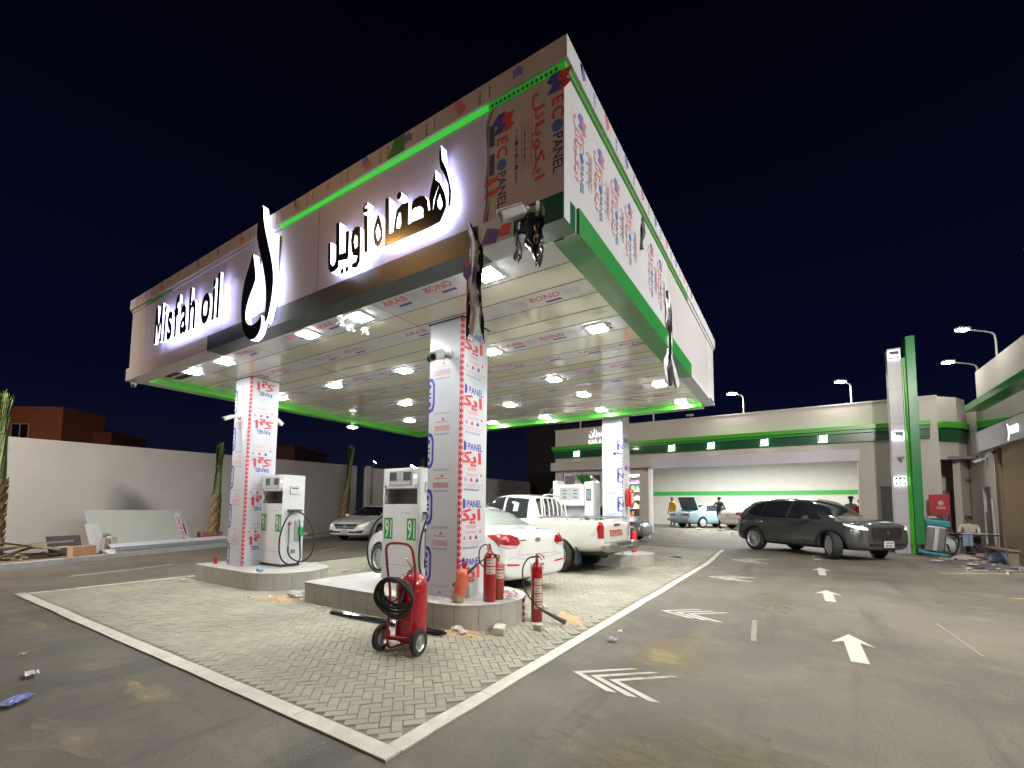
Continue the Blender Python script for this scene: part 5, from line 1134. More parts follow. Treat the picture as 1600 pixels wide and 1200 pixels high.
c = Car('parked_sedan', (28.7, 4.35, .53), -36, 1.0, 'pale blue old sedan at the wash bay with its boot lid open', ob_, LBLUE, [(1.28, .75), (1.28, -.75), (-1.28, .75), (-1.28, -.75)], .30, cuts=[(-2.12, -1.35, -.62, .62, .5, 1.6)], lower=(.24, BLACKP))
for x, y in ((1.28, .75), (1.28, -.75), (-1.28, .75), (-1.28, -.75)): c.wheel(x, y, .30, .18, 6, 2, rimc=WHITEM)
c.part('rear_window', [('B', [(-.58, 1.02), (.58, 1.02), (.50, 1.30), (-.50, 1.30)])], GLASS); c.part('windscreen', [('F', [(-.6, .96), (.6, .96), (.5, 1.32), (-.5, 1.32)])], GLASS)
c.part('front_side_window', [('S', [(.0, .94), (.78, .93), (.38, 1.26), (.03, 1.30)])], GLASS); c.part('rear_side_window', [('S', [(-.98, .95), (-.06, .94), (-.04, 1.30), (-.75, 1.27)])], GLASS)
c.part('tail_lamp', [('B', [(.22, .66), (.76, .66), (.76, .79), (.22, .79)])], TAIL); c.part('tail_lamp', [('B', [(-.22, .66), (-.76, .66), (-.76, .79), (-.22, .79)])], TAIL)
mb = MB(); mb.box(-2.33, -2.2, -.84, .84, .38, .52, M('bumper_blue_grey', (.22, .28, .34), .4), .03); mb.build('bumper', c.t)
mb = MB(); mb.T = Matrix.Translation((-1.34, 0, .98))@Matrix.Rotation(R(66), 4, 'Y'); mb.box(-.86, 0, -.66, .66, -.03, .02, LBLUE, .015); mb.box(-.82, -.05, -.6, .6, -.045, -.031, DARKG); mb.build('boot_lid', c.t)
c.plate('B', 0, .60, .34, .15, .03); c.mirror(.60, .82, .93, BLACKP, .7)
c.seams([('S', [(.9, .9), (.86, .3)]), ('S', [(-.02, .92), (-.02, .3)])])
# ---- champagne sedan behind ----------------------------------------------------------------
c = Car('parked_sedan', (28.4, 1.6, .53), -36, 1.0, 'champagne sedan facing away between the pale blue car and the grey SUV', widen(hn, .98), CARM, [(1.38, .80), (1.38, -.80), (-1.38, .80), (-1.38, -.80)], .33, lower=(.24, BLACKP))
for x, y in ((1.38, .80), (1.38, -.80), (-1.38, .80), (-1.38, -.80)): c.wheel(x, y, .33, .2, 5, 0)
c.part('rear_window', [('B', [(-.62, 1.10), (.62, 1.10), (.52, 1.36), (-.52, 1.36)])], M('tint_glass_grey')); c.part('front_side_window', [('S', [(.0, .98), (1.02, .96), (.48, 1.33), (.05, 1.38)])], GLASS); c.part('rear_side_window', [('S', [(-1.2, 1.0), (-.06, .98), (-.03, 1.38), (-.8, 1.30)])], GLASS)
for s_ in (1, -1): c.part('tail_lamp', [('B', [(s_*.46, .76), (s_*.50, .90), (s_*.80, .92), (s_*.82, .78)])], TAIL)
c.part('bumper_line', [('B', [(-.8, .56), (.8, .56), (.8, .575), (-.8, .575)])], SEAM); c.plate('B', 0, .74, .34, .15, .03)
c.seams([('B', [(.44, .95), (.44, .66), (-.44, .66), (-.44, .95)]), ('S', [(-.05, .95), (-.05, .3)])])
# ---- grey-green car half hidden behind the right column -------------------------------------
c = Car('parked_hatchback', (20.1, 7.6, gz(20, 7)), -93, 1.06, 'grey green hatchback half hidden behind the right column by the shop', widen(sed, 1.02, 1.0), GREYG, [(1.285, .74), (1.285, -.74), (-1.285, .74), (-1.285, -.74)], .31, lower=(.235, BLACKP))
for x, y in ((1.285, .74), (1.285, -.74), (-1.285, .74), (-1.285, -.74)): c.wheel(x, y, .31, .19, 7, 0)
c.part('windscreen', [('F', [(-.60, .97), (.60, .97), (.49, 1.38), (-.49, 1.38)])], GLASS); c.part('front_side_window', [('S', [(.08, .965), (.95, .955), (.42, 1.34), (.10, 1.37)])], GLASS); c.part('rear_side_window', [('S', [(-1.05, .99), (.0, .965), (.02, 1.37), (-.55, 1.36), (-.85, 1.25)])], GLASS)
c.cf = (1.95, .66); c.part('headlamp', [('KF', [(-.15, .60), (-.12, .69), (.02, .74), (.2, .78), (.12, .70), (0, .62)])], LAMPC, off=.008, st=.04); c.mirror(.72, .84, .99, GREYG, .85)
# ================================================================ SHOP ROW (faces -X at x = 22)
BX = 22.0; BW = M('building_beige', (.60, .555, .51), .7, var=.03, vs=.9, bump=.1, bs=14); BLAV = M('fascia_lavender', (.66, .64, .72), .4, var=.02, vs=1)
BAYW = M('bay_wall', (.62, .61, .57), .5, var=.05, vs=2.5, bump=.3, bs=1.8)
shop = thing('service_building', (BX, 4, 0), 'long beige service building with two green bands, a shop at left and open wash bays', 'building')
def SB():
    m = MB(); m.T = Matrix.Translation((-BX, -4, 0)); return m
YL, YR = 11.0, -4.4
mb = SB()
mb.box(BX, BX+.3, YR, YL, 4.06, 5.75, BW)                   # parapet and header
mb.box(BX, BX+.3, 9.0+1.6, YL, -.05, 4.06, BW); mb.box(BX, BX+.3, 8.15, 8.45, -.05, 4.06, BW); mb.box(BX, BX+.3, 8.45, 10.6, 3.42, 4.06, BW)
mb.box(BX, BX+.3, 6.0, 6.45, -.05, 4.06, BW); mb.box(BX, BX+.3, 6.45, 8.15, 3.3, 4.06, BW)
mb.box(BX, BX+.3, -2.69, -2.05, -.05, 4.06, BW); mb.box(BX, BX+.3, -3.35, -2.69, 2.5, 4.06, BW); mb.box(BX, BX+.3, YR, -3.35, -.05, 4.06, BW)
mb.box(BX, BX+.3, -2.05, 6.0, 3.55, 4.06, BW)
mb.box(BX+.3, 36, YL-.3, YL, -.05, 5.7, BW); mb.box(BX+.3, 36, YL-.3, YR, 5.1, 5.3, BW)
mb.build('wall', shop)
mb = SB(); mb.box(BX-.03, BX+.33, YR, YL+.03, 5.75, 5.80, M('coping', (.55, .53, .5), .4)); mb.build('coping', shop)
mb = SB(); mb.box(BX-.28, BX, YR+.25, YL+.1, 4.70, 4.86, LIME); mb.box(BX-.20, BX, YR+.25, YL+.06, 4.58, 4.70, GREEN); mb.build('lime_band', shop)
mb = SB(); mb.box(BX-.10, BX, YR+.25, YL+.03, 4.24, 4.579, DGREEN)
for y_ in (8.6, 6.2, 3.8, 1.4, -1.0, -3.4): mb.box(BX-.103, BX-.10, y_, y_+.008, 4.24, 4.579, GROOVE)
mb.build('dark_green_band', shop)
mb = SB(); mb.box(BX-.35, BX, 5.9, YL+.12, 3.55, 3.98, BW, .01); mb.box(BX-.35, BX, -2.08, 5.89, 3.48, 3.94, BLAV, .01); mb.box(BX-.35, BX-.02, -2.30, -2.08, 0, 3.98, M('bay_trim', (.62, .62, .66), .4)) if False else None; mb.build('bay_fascia', shop)
# wash bay interior
mb = SB()
zf = .53
mb.box(32, 32.2, -3.6, 8.7, .3, 4.6, BAYW); mb.box(BX+.3, 32, 6.05, 6.25, -.05, 4.6, BAYW) if False else None
mb.box(BX+.3, 32, -3.8, -3.6, -.05, 4.6, BAYW); mb.box(24.2, 32, 8.7, 8.9, -.05, 4.6, BAYW); mb.box(BX+.3, 32, -3.6, 8.7, 4.4, 4.5, M('bay_ceiling', (.5, .5, .48), .7))
mb.build('wash_bay', shop)
mb = SB(); mb.box(31.97, 32, -3.5, 8.6, 2.50, 2.76, M('wall_stripe_green', (.05, .42, .08), .4)); mb.build('green_stripe', shop)
# shop interior with shelves of goods
mb = SB()
mb.box(24.2, 24.3, 6.46, 10.69, 0, 4.05, M('shop_wall', (.55, .55, .55), .7)); mb.box(BX+.3, 24.2, 6.46, 10.69, 3.9, 4.0, M('shop_wall')); mb.box(BX+.3, 24.2, 6.36, 6.45, 0, 4.05, M('shop_wall'))
mb.build('shop_interior', shop)
rn = random.Random(5); GC = [M('goods_%d' % i, c, .4) for i, c in enumerate(((.6, .05, .05), (.06, .35, .1), (.6, .6, .62), (.07, .1, .4), (.5, .4, .1), (.25, .1, .3), (.04, .04, .05), (.6, .3, .3)))]
mb = SB()
for z_ in (.7, 1.15, 1.6, 2.05, 2.5, 2.95):
    mb.box(23.7, 24.15, 6.5, 10.6, z_-.03, z_, WHITEM); y_ = 6.55
    while y_ < 10.5:
        w_ = rn.uniform(.06, .3); h_ = rn.uniform(.1, .36); mb.box(23.72+rn.uniform(0, .1), 24.1, y_, y_+w_*.9, z_+.001, z_+h_, rn.choice(GC)); y_ += w_
mb.box(22.9, 23.3, 8.7, 10.3, .1, .95, GC[2]); mb.build('goods_shelf', shop)
mb = SB(); mb.box(BX+.08, BX+.13, 8.45, 10.6, .1, .16, DARKG)
for y_ in (8.45, 9.45, 10.55): mb.box(BX+.08, BX+.13, y_, y_+.05, .1, 3.42, DARKG)
mb.build('window_frame', shop)
mb = SB(); mb.box(BX+.10, BX+.11, 8.5, 10.55, .17, 3.38, M('shop_glass', (.9, .95, .95), .02, alpha=.15)); mb.build('shop_window', shop)
mb = SB(); mb.poly([(9.0, 2.35), (9.85, 3.3), (9.0, 3.3)], M('vinyl_green', (.03, .3, .06), .5), O=(BX+.095, 0, 0), U=Y, V=Z); mb.poly([(9.9, 2.5), (10.5, 2.5), (10.5, 3.3), (9.9, 3.3)], M('vinyl_grey', (.3, .28, .36), .5), O=(BX+.095, 0, 0), U=Y, V=Z); mb.poly([(8.5, 3.3), (8.5, 2.9), (8.95, 3.3)], DARKG, O=(BX+.095, 0, 0), U=Y, V=Z); mb.build('window_vinyl', shop)
mb = SB(); mb.box(BX+.05, BX+.10, -3.35, -2.69, .1, 2.5, M('door_grey', (.27, .27, .285), .4)); d_ = mb.build('door', shop); mb = SB(); mb.box(BX+.0, BX+.05, -3.25, -3.13, 1.15, 1.2, STEEL); mb.build('handle', d_)
# lamps inside bays, shop
def lamp_area(name, loc, size, power, col=(1, .98, .93), rot=(0, 0, 0), sy=None, spread=None):
    l = bpy.data.lights.new(name, 'AREA'); l.shape = 'RECTANGLE'; l.size = size; l.size_y = sy or size; l.energy = power; l.color = col
    if spread: l.spread = R(spread)
    o = bpy.data.objects.new(name, l); COL.objects.link(o); o.location = loc; o.rotation_euler = rot; return o
CL = M('batten_lens', (.9, .9, .9), .4, em=(1, 1, .97), es=9)
for i, (x_, y_, w_) in enumerate(((27.5, 4.6, 'nearest the shop'), (27.5, 2.0, 'in the middle'), (27.5, -.6, 'nearest the pylon'))):
    t = thing('ceiling_light', (x_, y_, 4.38), 'wash bay ceiling light hidden above the fascia, '+w_, 'ceiling light', 0, 'wash bay ceiling lights')
    mb = MB(); mb.box(-.3, .3, -.6, .6, -.06, 0, WHITEM); mb.build('housing', t); mb = MB(); mb.box(-.26, .26, -.55, .55, -.075, -.061, CL); mb.build('lens', t)
    lamp_area('bay_lamp', (x_, y_, 4.28), .5, 330, sy=1.1)
for i, (x_, y_, w_) in enumerate(((23.0, 7.0, 'bright round shop light seen right of the right column'), (23.0, 9.6, 'bright shop light above the window display'))):
    t = thing('ceiling_light', (x_, y_, 3.3), w_, 'ceiling light'); mb = MB(); mb.cyl((0, 0, 0), (0, 0, .5), .02, DARKG); mb.cyl((0, 0, 0), (0, 0, .05), .3, WHITEM); mb.build('housing', t); mb = MB(); mb.lathe([(.28, 0), (.2, -.07), (0, -.10)], M('globe', (.9, .9, .9), .4, em=(1, 1, 1), es=14)); mb.build('lens', t)
    lamp_area('shop_lamp', (x_, y_, 3.15), .6, 90)
# emblem lights P1..P5 on the green band
for y_, lab in ((9.71, 'leftmost, over the shop window'), (4.88, 'second, just right of the right column'), (3.18, 'third, above the man in yellow'), (1.09, 'fourth, above the grey SUV roof'), (-.95, 'rightmost, nearest the pylon')):
    t = thing('illuminated_sign', (BX-.2, y_, 4.44), 'small lit white sign on the green band, '+lab, 'sign', 0, 'small lit signs on the green band')
    mb = MB(); mb.box(0, .1, -.15, .15, -.15, .15, M('sign_edge_white', (.8, .8, .8), .4, em=(.8, 1, .95), es=3.2)); mb.box(-.012, 0, -.12, .15, -.13, .15, M('sign_dark', (.02, .06, .05), .3)); mb.build('light_box', t)
    mb = MB(); mb.box(-.02, -.0125, -.08, .11, -.09, .02, M('sign_white', (.9, .9, .9), .4, em=(.9, 1, .98), es=4))
    for k in range(3): mb.box(-.02, -.0125, -.08+.07*k, -.04+.07*k, .04, .11, M('sign_white'))
    mb.build('pictogram', t)
# shop name, lit
t = thing('illuminated_sign', (BX-.06, 8.4, 5.4), 'white lit shop lettering in Arabic over Latin partly hidden by the right column', 'sign')
SGN = M('shop_letters', (.9, .9, .9), .4, em=(1, 1, 1), es=1.7)
mb = MB(); mb.text(ARB('\uFEE3\uFED4\uFEE4\uFE94 \uFE8D\uFEDF\uFEE4\uFEF4\uFEB0\uFE8D\uFEE5'), (0, .62, .05), -Y, Z, .46, SGN, .012, align='L', fit=1.9); mb.build('lettering', t)
mb = MB(); mb.text('CAR ACCESSORIES', (0, .66, -.38), -Y, Z, .27, SGN, .01, align='L', fit=2.1); mb.build('lettering', t)
# posts and lamps on the roof
LH = M('street_lamp_lens', (.95, .95, .95), .4, em=(1, .97, .93), es=55)
def roof_lamp(x, y, z0, z1, dx, dy, label, pw=420, s=.72):
    t = thing('roof_lamp', (x, y, z0), label, 'street lamp', 0, 'lamps on the building roof')
    h = z1-z0; d = Vector((dx, dy, 0))
    mb = MB(); mb.tube([(0, 0, 0), (0, 0, h-.12), tuple(d*.12+Z*(h)), tuple(d*.8+Z*(h+.06))], .035*s, ORWHITE, smooth=1); mb.build('pole', t, smooth=True)
    mb = MB(); u = d.normalized(); a = math.atan2(u.y, u.x); mb.T = Matrix.Translation(d*.8+Z*(h+.08))@Matrix.Rotation(a, 4, 'Z'); mb.box(0, .52*s, -.13*s, .13*s, -.02, .05, ORWHITE, .02); mb.build('head', t)
    mb = MB(); mb.T = Matrix.Translation(d*.8+Z*(h+.08))@Matrix.Rotation(a, 4, 'Z'); mb.box(.05, .49*s, -.115*s, .115*s, -.05, -.021, LH); mb.build('lens', t)
    p = t.location+d*.8+Z*(h)+u*.27
    lamp_area('roof_lamp_light', (p.x, p.y, p.z-.03), .4, pw, (1, .95, .88), rot=(R(0), 0, 0)).parent = None
    return t
roof_lamp(BX+.2, 1.85, 5.8, 6.62, -.25, .30, 'lit roof lamp on the service building, left of the two by the sky', 40, .8)
roof_lamp(BX+.2, -1.95, 5.8, 6.60, -.25, .25, 'lit roof lamp on the service building between the SUV and the white pylon', 50, .8)
roof_lamp(20.0, -5.45, 6.42, 7.25, -.6, .9, 'lit lamp with bent arm on the right wing roof, upper of the two', 18)
roof_lamp(22.4, -5.6, 6.2, 6.85, -.6, .9, 'lit lamp behind the right wing roof, lower of the two', 14)
roof_lamp(16.25, -5.6, 6.3, 7.9, -.45, .5, 'lit lamp head cut by the right edge of the picture', 12)
for y_, z_, l_ in ((9.64, 6.12, 'thin white post on the roof over the shop window'), (5.78, 6.25, 'thin white post on the roof right of the right column')):
    t = thing('roof_post', (BX+.25, y_, 5.8), l_, 'post', 0, 'posts on the roof'); mb = MB(); mb.tube([(0, 0, 0), (0, 0, 1.2)], .03, WHITEM); mb.build('pole', t)
t = thing('floodlight', (BX+.1, 4.0, 5.8), 'small unlit grey floodlight on the roof edge', 'floodlight'); mb = MB(); mb.box(-.5, -.3, -.15, .15, .05, .1, ORWHITE); mb.tube([(0, 0, 0), (-.05, 0, .1), (-.4, 0, .1)], .015, ORWHITE); mb.build('housing', t)

# ---- corner walls between the shop row and the right wing
t = thing('corner_building', (22.6, -5.2, 0), 'beige faceted corner wall with an open doorway behind the seated man', 'building')
mb = MB(); mb.T = Matrix.Translation((-22.6, 5.2, 0))
def facet(mb, p, q, z0, z1, m, th=.2):
    p = Vector((*p, 0)); q = Vector((*q, 0)); d = (q-p).normalized(); n_ = Vector((-d.y, d.x, 0))*(-th if False else th)
    v = [(a.x, a.y, z) for z in (z0, z1) for a in (p, q, q+n_, p+n_)]; mb.add(v, [(3, 2, 1, 0), (4, 5, 6, 7), (0, 1, 5, 4), (1, 2, 6, 5), (2, 3, 7, 6), (3, 0, 4, 7)], m)
CP = [(22.0, -4.4), (22.55, -5.02), (23.25, -5.4)]
facet(mb, CP[0], CP[1], 3.45, 5.75, BW); facet(mb, CP[1], CP[2], -.05, 5.75, BW); mb.box(24.0, 24.2, -6, -4.2, 0, 3.6, BW); mb.box(22.3, 24.2, -4.4, -4.2, 0, 3.5, BW); mb.box(22.2, 24.1, -5.6, -4.25, 3.45, 3.55, M('soffit_dark', (.2, .19, .18), .8)); mb.build('wall', t)
mb = MB(); mb.T = Matrix.Translation((-22.6, 5.2, 0))
for (p, q) in ((CP[0], CP[1]), (CP[1], CP[2])):
    facet(mb, (p[0]-.14, p[1]-.1), (q[0]-.14, q[1]-.1), 4.58, 4.80, LIME, .3); facet(mb, (p[0]-.06, p[1]-.04), (q[0]-.06, q[1]-.04), 4.10, 4.579, DGREEN, .3)
mb.build('green_band', t)
mb = MB(); mb.T = Matrix.Translation((-22.6, 5.2, 0)); mb.box(23.95, 24.0, -5.4, -4.8, .1, 2.4, M('door_grey')); mb.build('door', t)

# ---- right wing, faces +Y at y = -5.4
WY = -5.4
wing = thing('workshop_wing', (18, WY, 0), 'right wing with roller shutter, green fascia and tall beige parapet', 'building')
def WB():
    m = MB(); m.T = Matrix.Translation((-18, -WY, 0)); return m
mb = WB()
mb.box(10.5, 21.88, WY-.3, WY, 5.37, 6.45, BW); mb.box(21.58, 21.88, WY-6, WY-.3, 3.8, 6.45, BW)
mb.box(21.95, 23.3, WY-.28, WY-.02, -.05, 5.4, BW); mb.box(21.25, 21.95, WY-.28, WY-.02, 2.42, 4.4, BW); mb.box(20.75, 21.25, WY-.28, WY-.02, -.05, 4.4, BW); mb.box(10.5, 20.75, WY-.28, WY-.02, 3.62, 5.37, BW); mb.box(10.5, 16.2, WY-.28, WY-.02, -.05, 3.62, BW)
mb.build('wall', wing)
mb = WB(); mb.box(10.5, 22.1, WY-.0, WY+.28, 5.10, 5.32, GREEN); mb.box(10.5, 21.86, WY, WY+.04, 4.36, 5.10, M('green_gloss', (.01, .10, .045), .08, coat=1)); mb.build('green_fascia', wing)
mb = WB(); mb.box(10.5, 21.9, WY, WY+.10, 3.62, 4.30, BLAV, .01); mb.build('lavender_fascia', wing)
mb = WB(); SH = M('shutter_tan', (.42, .32, .21), .45, var=.04, vs=3)
for k in range(36): mb.box(16.2, 20.45, WY-.16-(.0 if k % 2 else .012), WY-.12, .12+k*.0972, .12+k*.0972+.094, SH)
mb.box(20.45, 20.75, WY-.2, WY-.03, .1, 3.62, M('jamb_brown', (.20, .14, .11), .6)); mb.build('roller_shutter', wing)
mb = WB(); mb.box(21.3, 21.9, WY-.2, WY-.16, .1, 2.42, M('door_grey')); mb.build('door', wing)
mb = WB(); mb.text(')', (19.0, WY+.104, 3.92), -X, Z, .5, M('letter_glow', (.9, .85, .9), .4, em=(1, .85, .95), es=2.2), .03); mb.box(18.3, 18.8, WY+.101, WY+.13, 3.85, 4.05, M('letter_glow')); mb.build('lettering', wing)
mb = WB(); mb.cyl((20.5, WY, 3.5), (20.5, WY+.08, 3.47), .05, BLACKP) ; mb.tube([(21.0, WY-.02, .2), (21.0, WY+.02, 1.9), (21.0, WY+.03, 2.0)], .03, ORWHITE); mb.build('fittings', wing)
# interior blocker roofs
# ---- pylon
PXx, PYy = 20.0, -3.2
py = thing('sign_pylon', (PXx, -3.15, .15), 'tall pylon of a white sign slab and a taller green slab with a lime edge', 'pylon')
mb = MB(); mb.box(0, .35, -.01, .36, 0, 7.03, M('pylon_white', (.56, .55, .60), .4, var=.02, vs=1), .01)
for z_ in (1.0, 2.0, 3.2, 4.4, 5.6): mb.box(-.002, 0, 0, .36, z_, z_+.006, GROOVE)
mb.build('white_slab', py)
mb = MB(); mb.tube([(.02, -.06, 0), (.02, -.06, 1.5), (-.02, -.09, 3.0), (.02, -.05, 6.65)], .045, LIME, n=4, smooth=2); mb.box(-.02, .30, -.12, -.015, 0, 6.66, LIME); mb.build('lime_edge', py)
mb = MB(); mb.box(-.15, .5, -.36, -.121, .35, 7.35, M('pylon_green', (.02, .24, .07), .3, coat=.5), .01); mb.box(-.3, .55, -.62, -.37, .35, 7.22, DGREEN, .01) if False else None; mb.build('green_slab', py)
mb = MB(); mb.box(-.1, .1, -.32, -.0, .32, .34, LIME); mb.build('base_trim', py)
for z_, lab, kind in ((6.78, 'top square lit sign on the white pylon', 0), (3.98, 'middle square lit sign on the white pylon', 1), (2.43, 'lowest square lit sign on the white pylon', 2)):
    t = thing('illuminated_sign', (PXx-.06, -2.97, .15+z_), lab, 'sign', 0, 'square lit signs on the pylon')
    mb = MB(); mb.box(0, .05, -.155, .155, -.15, .15, M('sign_edge_violet', (.8, .8, .8), .4, em=(.85, .85, 1), es=3)); mb.box(-.01, 0, -.135, .135, -.135, .135, M('sign_dark')); mb.build('light_box', t)
    mb = MB(); w_ = M('sign_white')
    if kind == 0: mb.poly([(-.12, .08), (-.07, .0), (.02, .02), (.11, .0), (.11, -.08), (.03, -.1), (-.1, -.09), (-.12, -.02)], w_, O=(-.012, 0, 0), U=-Y, V=Z)
    elif kind == 1: mb.poly([(-.11, .09), (-.07, .09), (-.06, -.02), (0, .02), (.03, -.02), (.11, -.02), (.11, -.09), (-.11, -.09)], w_, O=(-.012, 0, 0), U=-Y, V=Z)
    else:
        for sg in (-1, 1): mb.poly([(sg*.058+.052*math.cos(k*.6), .01+.075*math.sin(k*.6)) for k in range(11)], w_, O=(-.012, 0, 0), U=-Y, V=Z)
        mb.poly([(-.1, -.115), (.1, -.115), (.1, -.09), (-.1, -.09)], w_, O=(-.012, 0, 0), U=-Y, V=Z)
    mb.build('pictogram', t)
cctv(PXx-.01, -2.95, 3.4, 200, 'small white camera on the white pylon below the middle sign', 10, .8)
cctv(21.3, WY+.0, 3.35, 60, 'dark edged camera on the right wing column beside the shutter', 20, .9)
cctv(BX-.355, 5.75, 3.62, 180, 'small dark camera under the wash bay fascia', 25, .6)

# ================================================================ SITE LAMPS (outside the frame, they light the yard)
def mast(x, y, h, rz, pw, label, col=(1, .93, .86), tilt=20, aim=None, spread=None):
    t = thing('street_lamp', (x, y, 0), label, 'street lamp', rz, 'lamp masts round the yard')
    mb = MB(); mb.cyl((0, 0, 0), (0, 0, h), .09, ORWHITE, r1=.05); mb.tube([(0, 0, h-.1), (.3, 0, h+.1), (1.2, 0, h+.2)], .035, ORWHITE, smooth=1); mb.build('pole', t)
    mb = MB(); mb.box(1.15, 1.75, -.16, .16, h+.15, h+.24, ORWHITE, .02); mb.build('head', t); mb = MB(); mb.box(1.2, 1.7, -.14, .14, h+.12, h+.149, LH); mb.build('lens', t)
    a = R(rz); hx, hy = x+1.45*math.cos(a), y+1.45*math.sin(a)
    o = lamp_area('mast_light', (hx, hy, h+.08), .5, pw, col, spread=spread)
    if aim: o.rotation_euler = (Vector(aim)-o.location).to_track_quat('-Z', 'Y').to_euler()
    return t
mast(-3.5, 13.2, 7.5, 20, 620, 'lamp mast at the left yard entrance', (1, .91, .84), aim=(6, 18, 1.0), spread=110)
mast(-6, 3.5, 7.0, 0, 80, 'lamp mast behind the photographer', (1, .72, .58), aim=(3.5, 6, 2.0))
mast(4, -9, 7.5, 70, 1250, 'lamp mast at the right yard entrance', (1, .95, .86), aim=(7, -1, 0))
mast(8.0, -5.3, 7.5, 60, 1000, 'lamp mast beside the right wing', (1, .94, .86), aim=(15, -1, 0))
mast(-4, 40, 6.0, 0, 800, 'unseen sodium lamp added to light the houses beyond the boundary wall', (1, .55, .30), aim=(12, 50, 6))  # added lamp out of frame, there only to brighten the houses
t = mast(-8.6, 15.7, 13.2, -60, 260, 'tall sodium lamp mast at the street corner', (1, .48, .12), aim=(3.4, 6, 4.6))
bpy.data.lights[[l.name for l in bpy.data.lights if l.name.startswith('mast_light')][-1]].size = 2.2
# ================================================================ EXTINGUISHERS
def ext_body(mb, r, h, m, n=28): mb.lathe([(0, 0), (r*.9, 0), (r, .02), (r, h*.80), (r*.93, h*.87), (r*.72, h*.935), (r*.35, h*.98), (r*.22, h)], m, n)
def ext_label(mb, r, z0, z1, a0, a1, m):
    mb.grid(lambda u, v: (math.cos(R(a0+(a1-a0)*u))*(r+.0015), math.sin(R(a0+(a1-a0)*u))*(r+.0015), z0+(z1-z0)*v), 8, 1, m)
LBL = M('label_cream', (.60, .52, .46), .5, var=.1, vs=20)
def label_print(t, r, z0, z1, a, w):
    mb = MB(); ext_label(mb, r, z0, z1, a-w, a+w, LBL); n = max(3, int((z1-z0)/.035))
    for k in range(n):
        zz = z0+(z1-z0)*(k+.5)/n
        if k % 3 == 2: ext_label(mb, r+.001, zz-.012, zz+.010, a-w*.9, a+w*.9, M('label_red', (.40, .05, .05), .5))
        else: ext_label(mb, r+.001, zz-.004, zz+.005, a-w*.8, a+w*(.4+.3*(k % 2)), DARKG)
    mb.build('label', t, smooth=True)
def valve(t, h, rz=0, m=BRASS, lever=True):
    mb = MB(); mb.T = Matrix.Rotation(R(rz), 4, 'Z'); mb.cyl((0, 0, h-.01), (0, 0, h+.05), .022, m); mb.box(-.03, .03, -.012, .012, h+.04, h+.07, m, .005)
    if lever: mb.tube([(-.02, 0, h+.07), (.03, 0, h+.09), (.12, 0, h+.075), (.15, 0, h+.03)], .008, M('lever_red', (.35, .03, .02), .4)); mb.tube([(0, 0, h+.055), (.06, 0, h+.05), (.11, 0, h+.01)], .008, M('lever_red'))
    mb.build('valve', t, smooth=True)
# wheeled trolley extinguisher. local: +x = away from viewer side (tank side)
t = thing('wheeled_extinguisher', (3.63, 3.59, .016), 'large red wheeled fire extinguisher with a coiled black hose, standing on the paving', 'fire extinguisher', 11)
mb = MB(); mb.T = Matrix.Translation((.06, 0, .075)); mb.lathe([(0, 0), (.13, 0), (.165, .03), (.17, .06), (.17, .60), (.155, .66), (.11, .71), (.05, .735), (0, .74)], REDX, 40); mb.lathe([(.1715, .05), (.1735, .055), (.1735, .065), (.1715, .07)], REDX, 40); mb.lathe([(.1715, .54), (.1735, .545), (.1735, .555), (.1715, .56)], REDX, 40); tk = mb.build('tank', t, smooth=True, ang=50)
mb = MB(); mb.T = Matrix.Translation((.06, 0, .075)); ext_label(mb, .17, .35, .58, -60, -25, LBL); mb.build('label', tk, smooth=True)
mb = MB(); FR = M('frame_dark_red', (.30, .012, .018), .3, coat=.5)
for sy in (-1, 1):
    mb.tube([(.20, sy*.10, .02), (.0, sy*.13, .018), (-.14, sy*.14, .03), (-.17, sy*.14, .12), (-.16, sy*.14, .42), (-.12, sy*.15, .62), (-.15, sy*.18, .86), (-.20, sy*.165, 1.08)], .014, FR, smooth=2)
mb.tube([(-.20, -.165, 1.08), (-.215, -.14, 1.13), (-.22, -.08, 1.15), (-.22, .08, 1.15), (-.215, .14, 1.13), (-.20, .165, 1.08)], .014, FR, smooth=1)
mb.tube([(.20, -.10, .02), (.24, -.06, .02), (.24, .06, .02), (.20, .10, .02)], .014, FR); 
for z_ in (.16, .36): mb.tube([(-.165, -.14, z_), (-.165, .14, z_)], .013, FR)
mb.tube([(-.16, -.14, .5), (-.09, -.06, .56), (-.09, .06, .56), (-.16, .14, .5)], .012, FR); mb.build('frame', t, smooth=True)
mb = MB(); mb.tube([(-.15, -.25, .135), (-.15, .25, .135)], .012, FR); mb.build('axle', t)
for sy in (-1, 1):
    y0 = sy*.235; mb = MB(); mb.lathe([(.085, -.024), (.125, -.026), (.135, -.016), (.135, .016), (.125, .026), (.085, .024)], RUBBER, 32, (-.15, y0, .135), (0, 1, 0)); wo = mb.build('wheel', t, smooth=True)
    mb = MB(); ALW = M('cast_wheel', (.5, .5, .52), .35, .8)
    mb.lathe([(.088, .02), (.075, .006), (.04, .004), (.03, .022), (0, .026)], ALW, 32, (-.15, y0, .135), (0, 1, 0)); mb.lathe([(.088, -.02), (.075, -.006), (.04, -.004), (.03, -.022), (0, -.026)], ALW, 32, (-.15, y0, .135), (0, 1, 0))
    for k in range(6): a = k*1.047; mb.tube([(-.15+.03*math.cos(a), y0, .135+.03*math.sin(a)), (-.15+.08*math.cos(a), y0, .135+.08*math.sin(a))], .008, ALW, n=5)
    mb.build('rim', wo, smooth=True)
mb = MB()
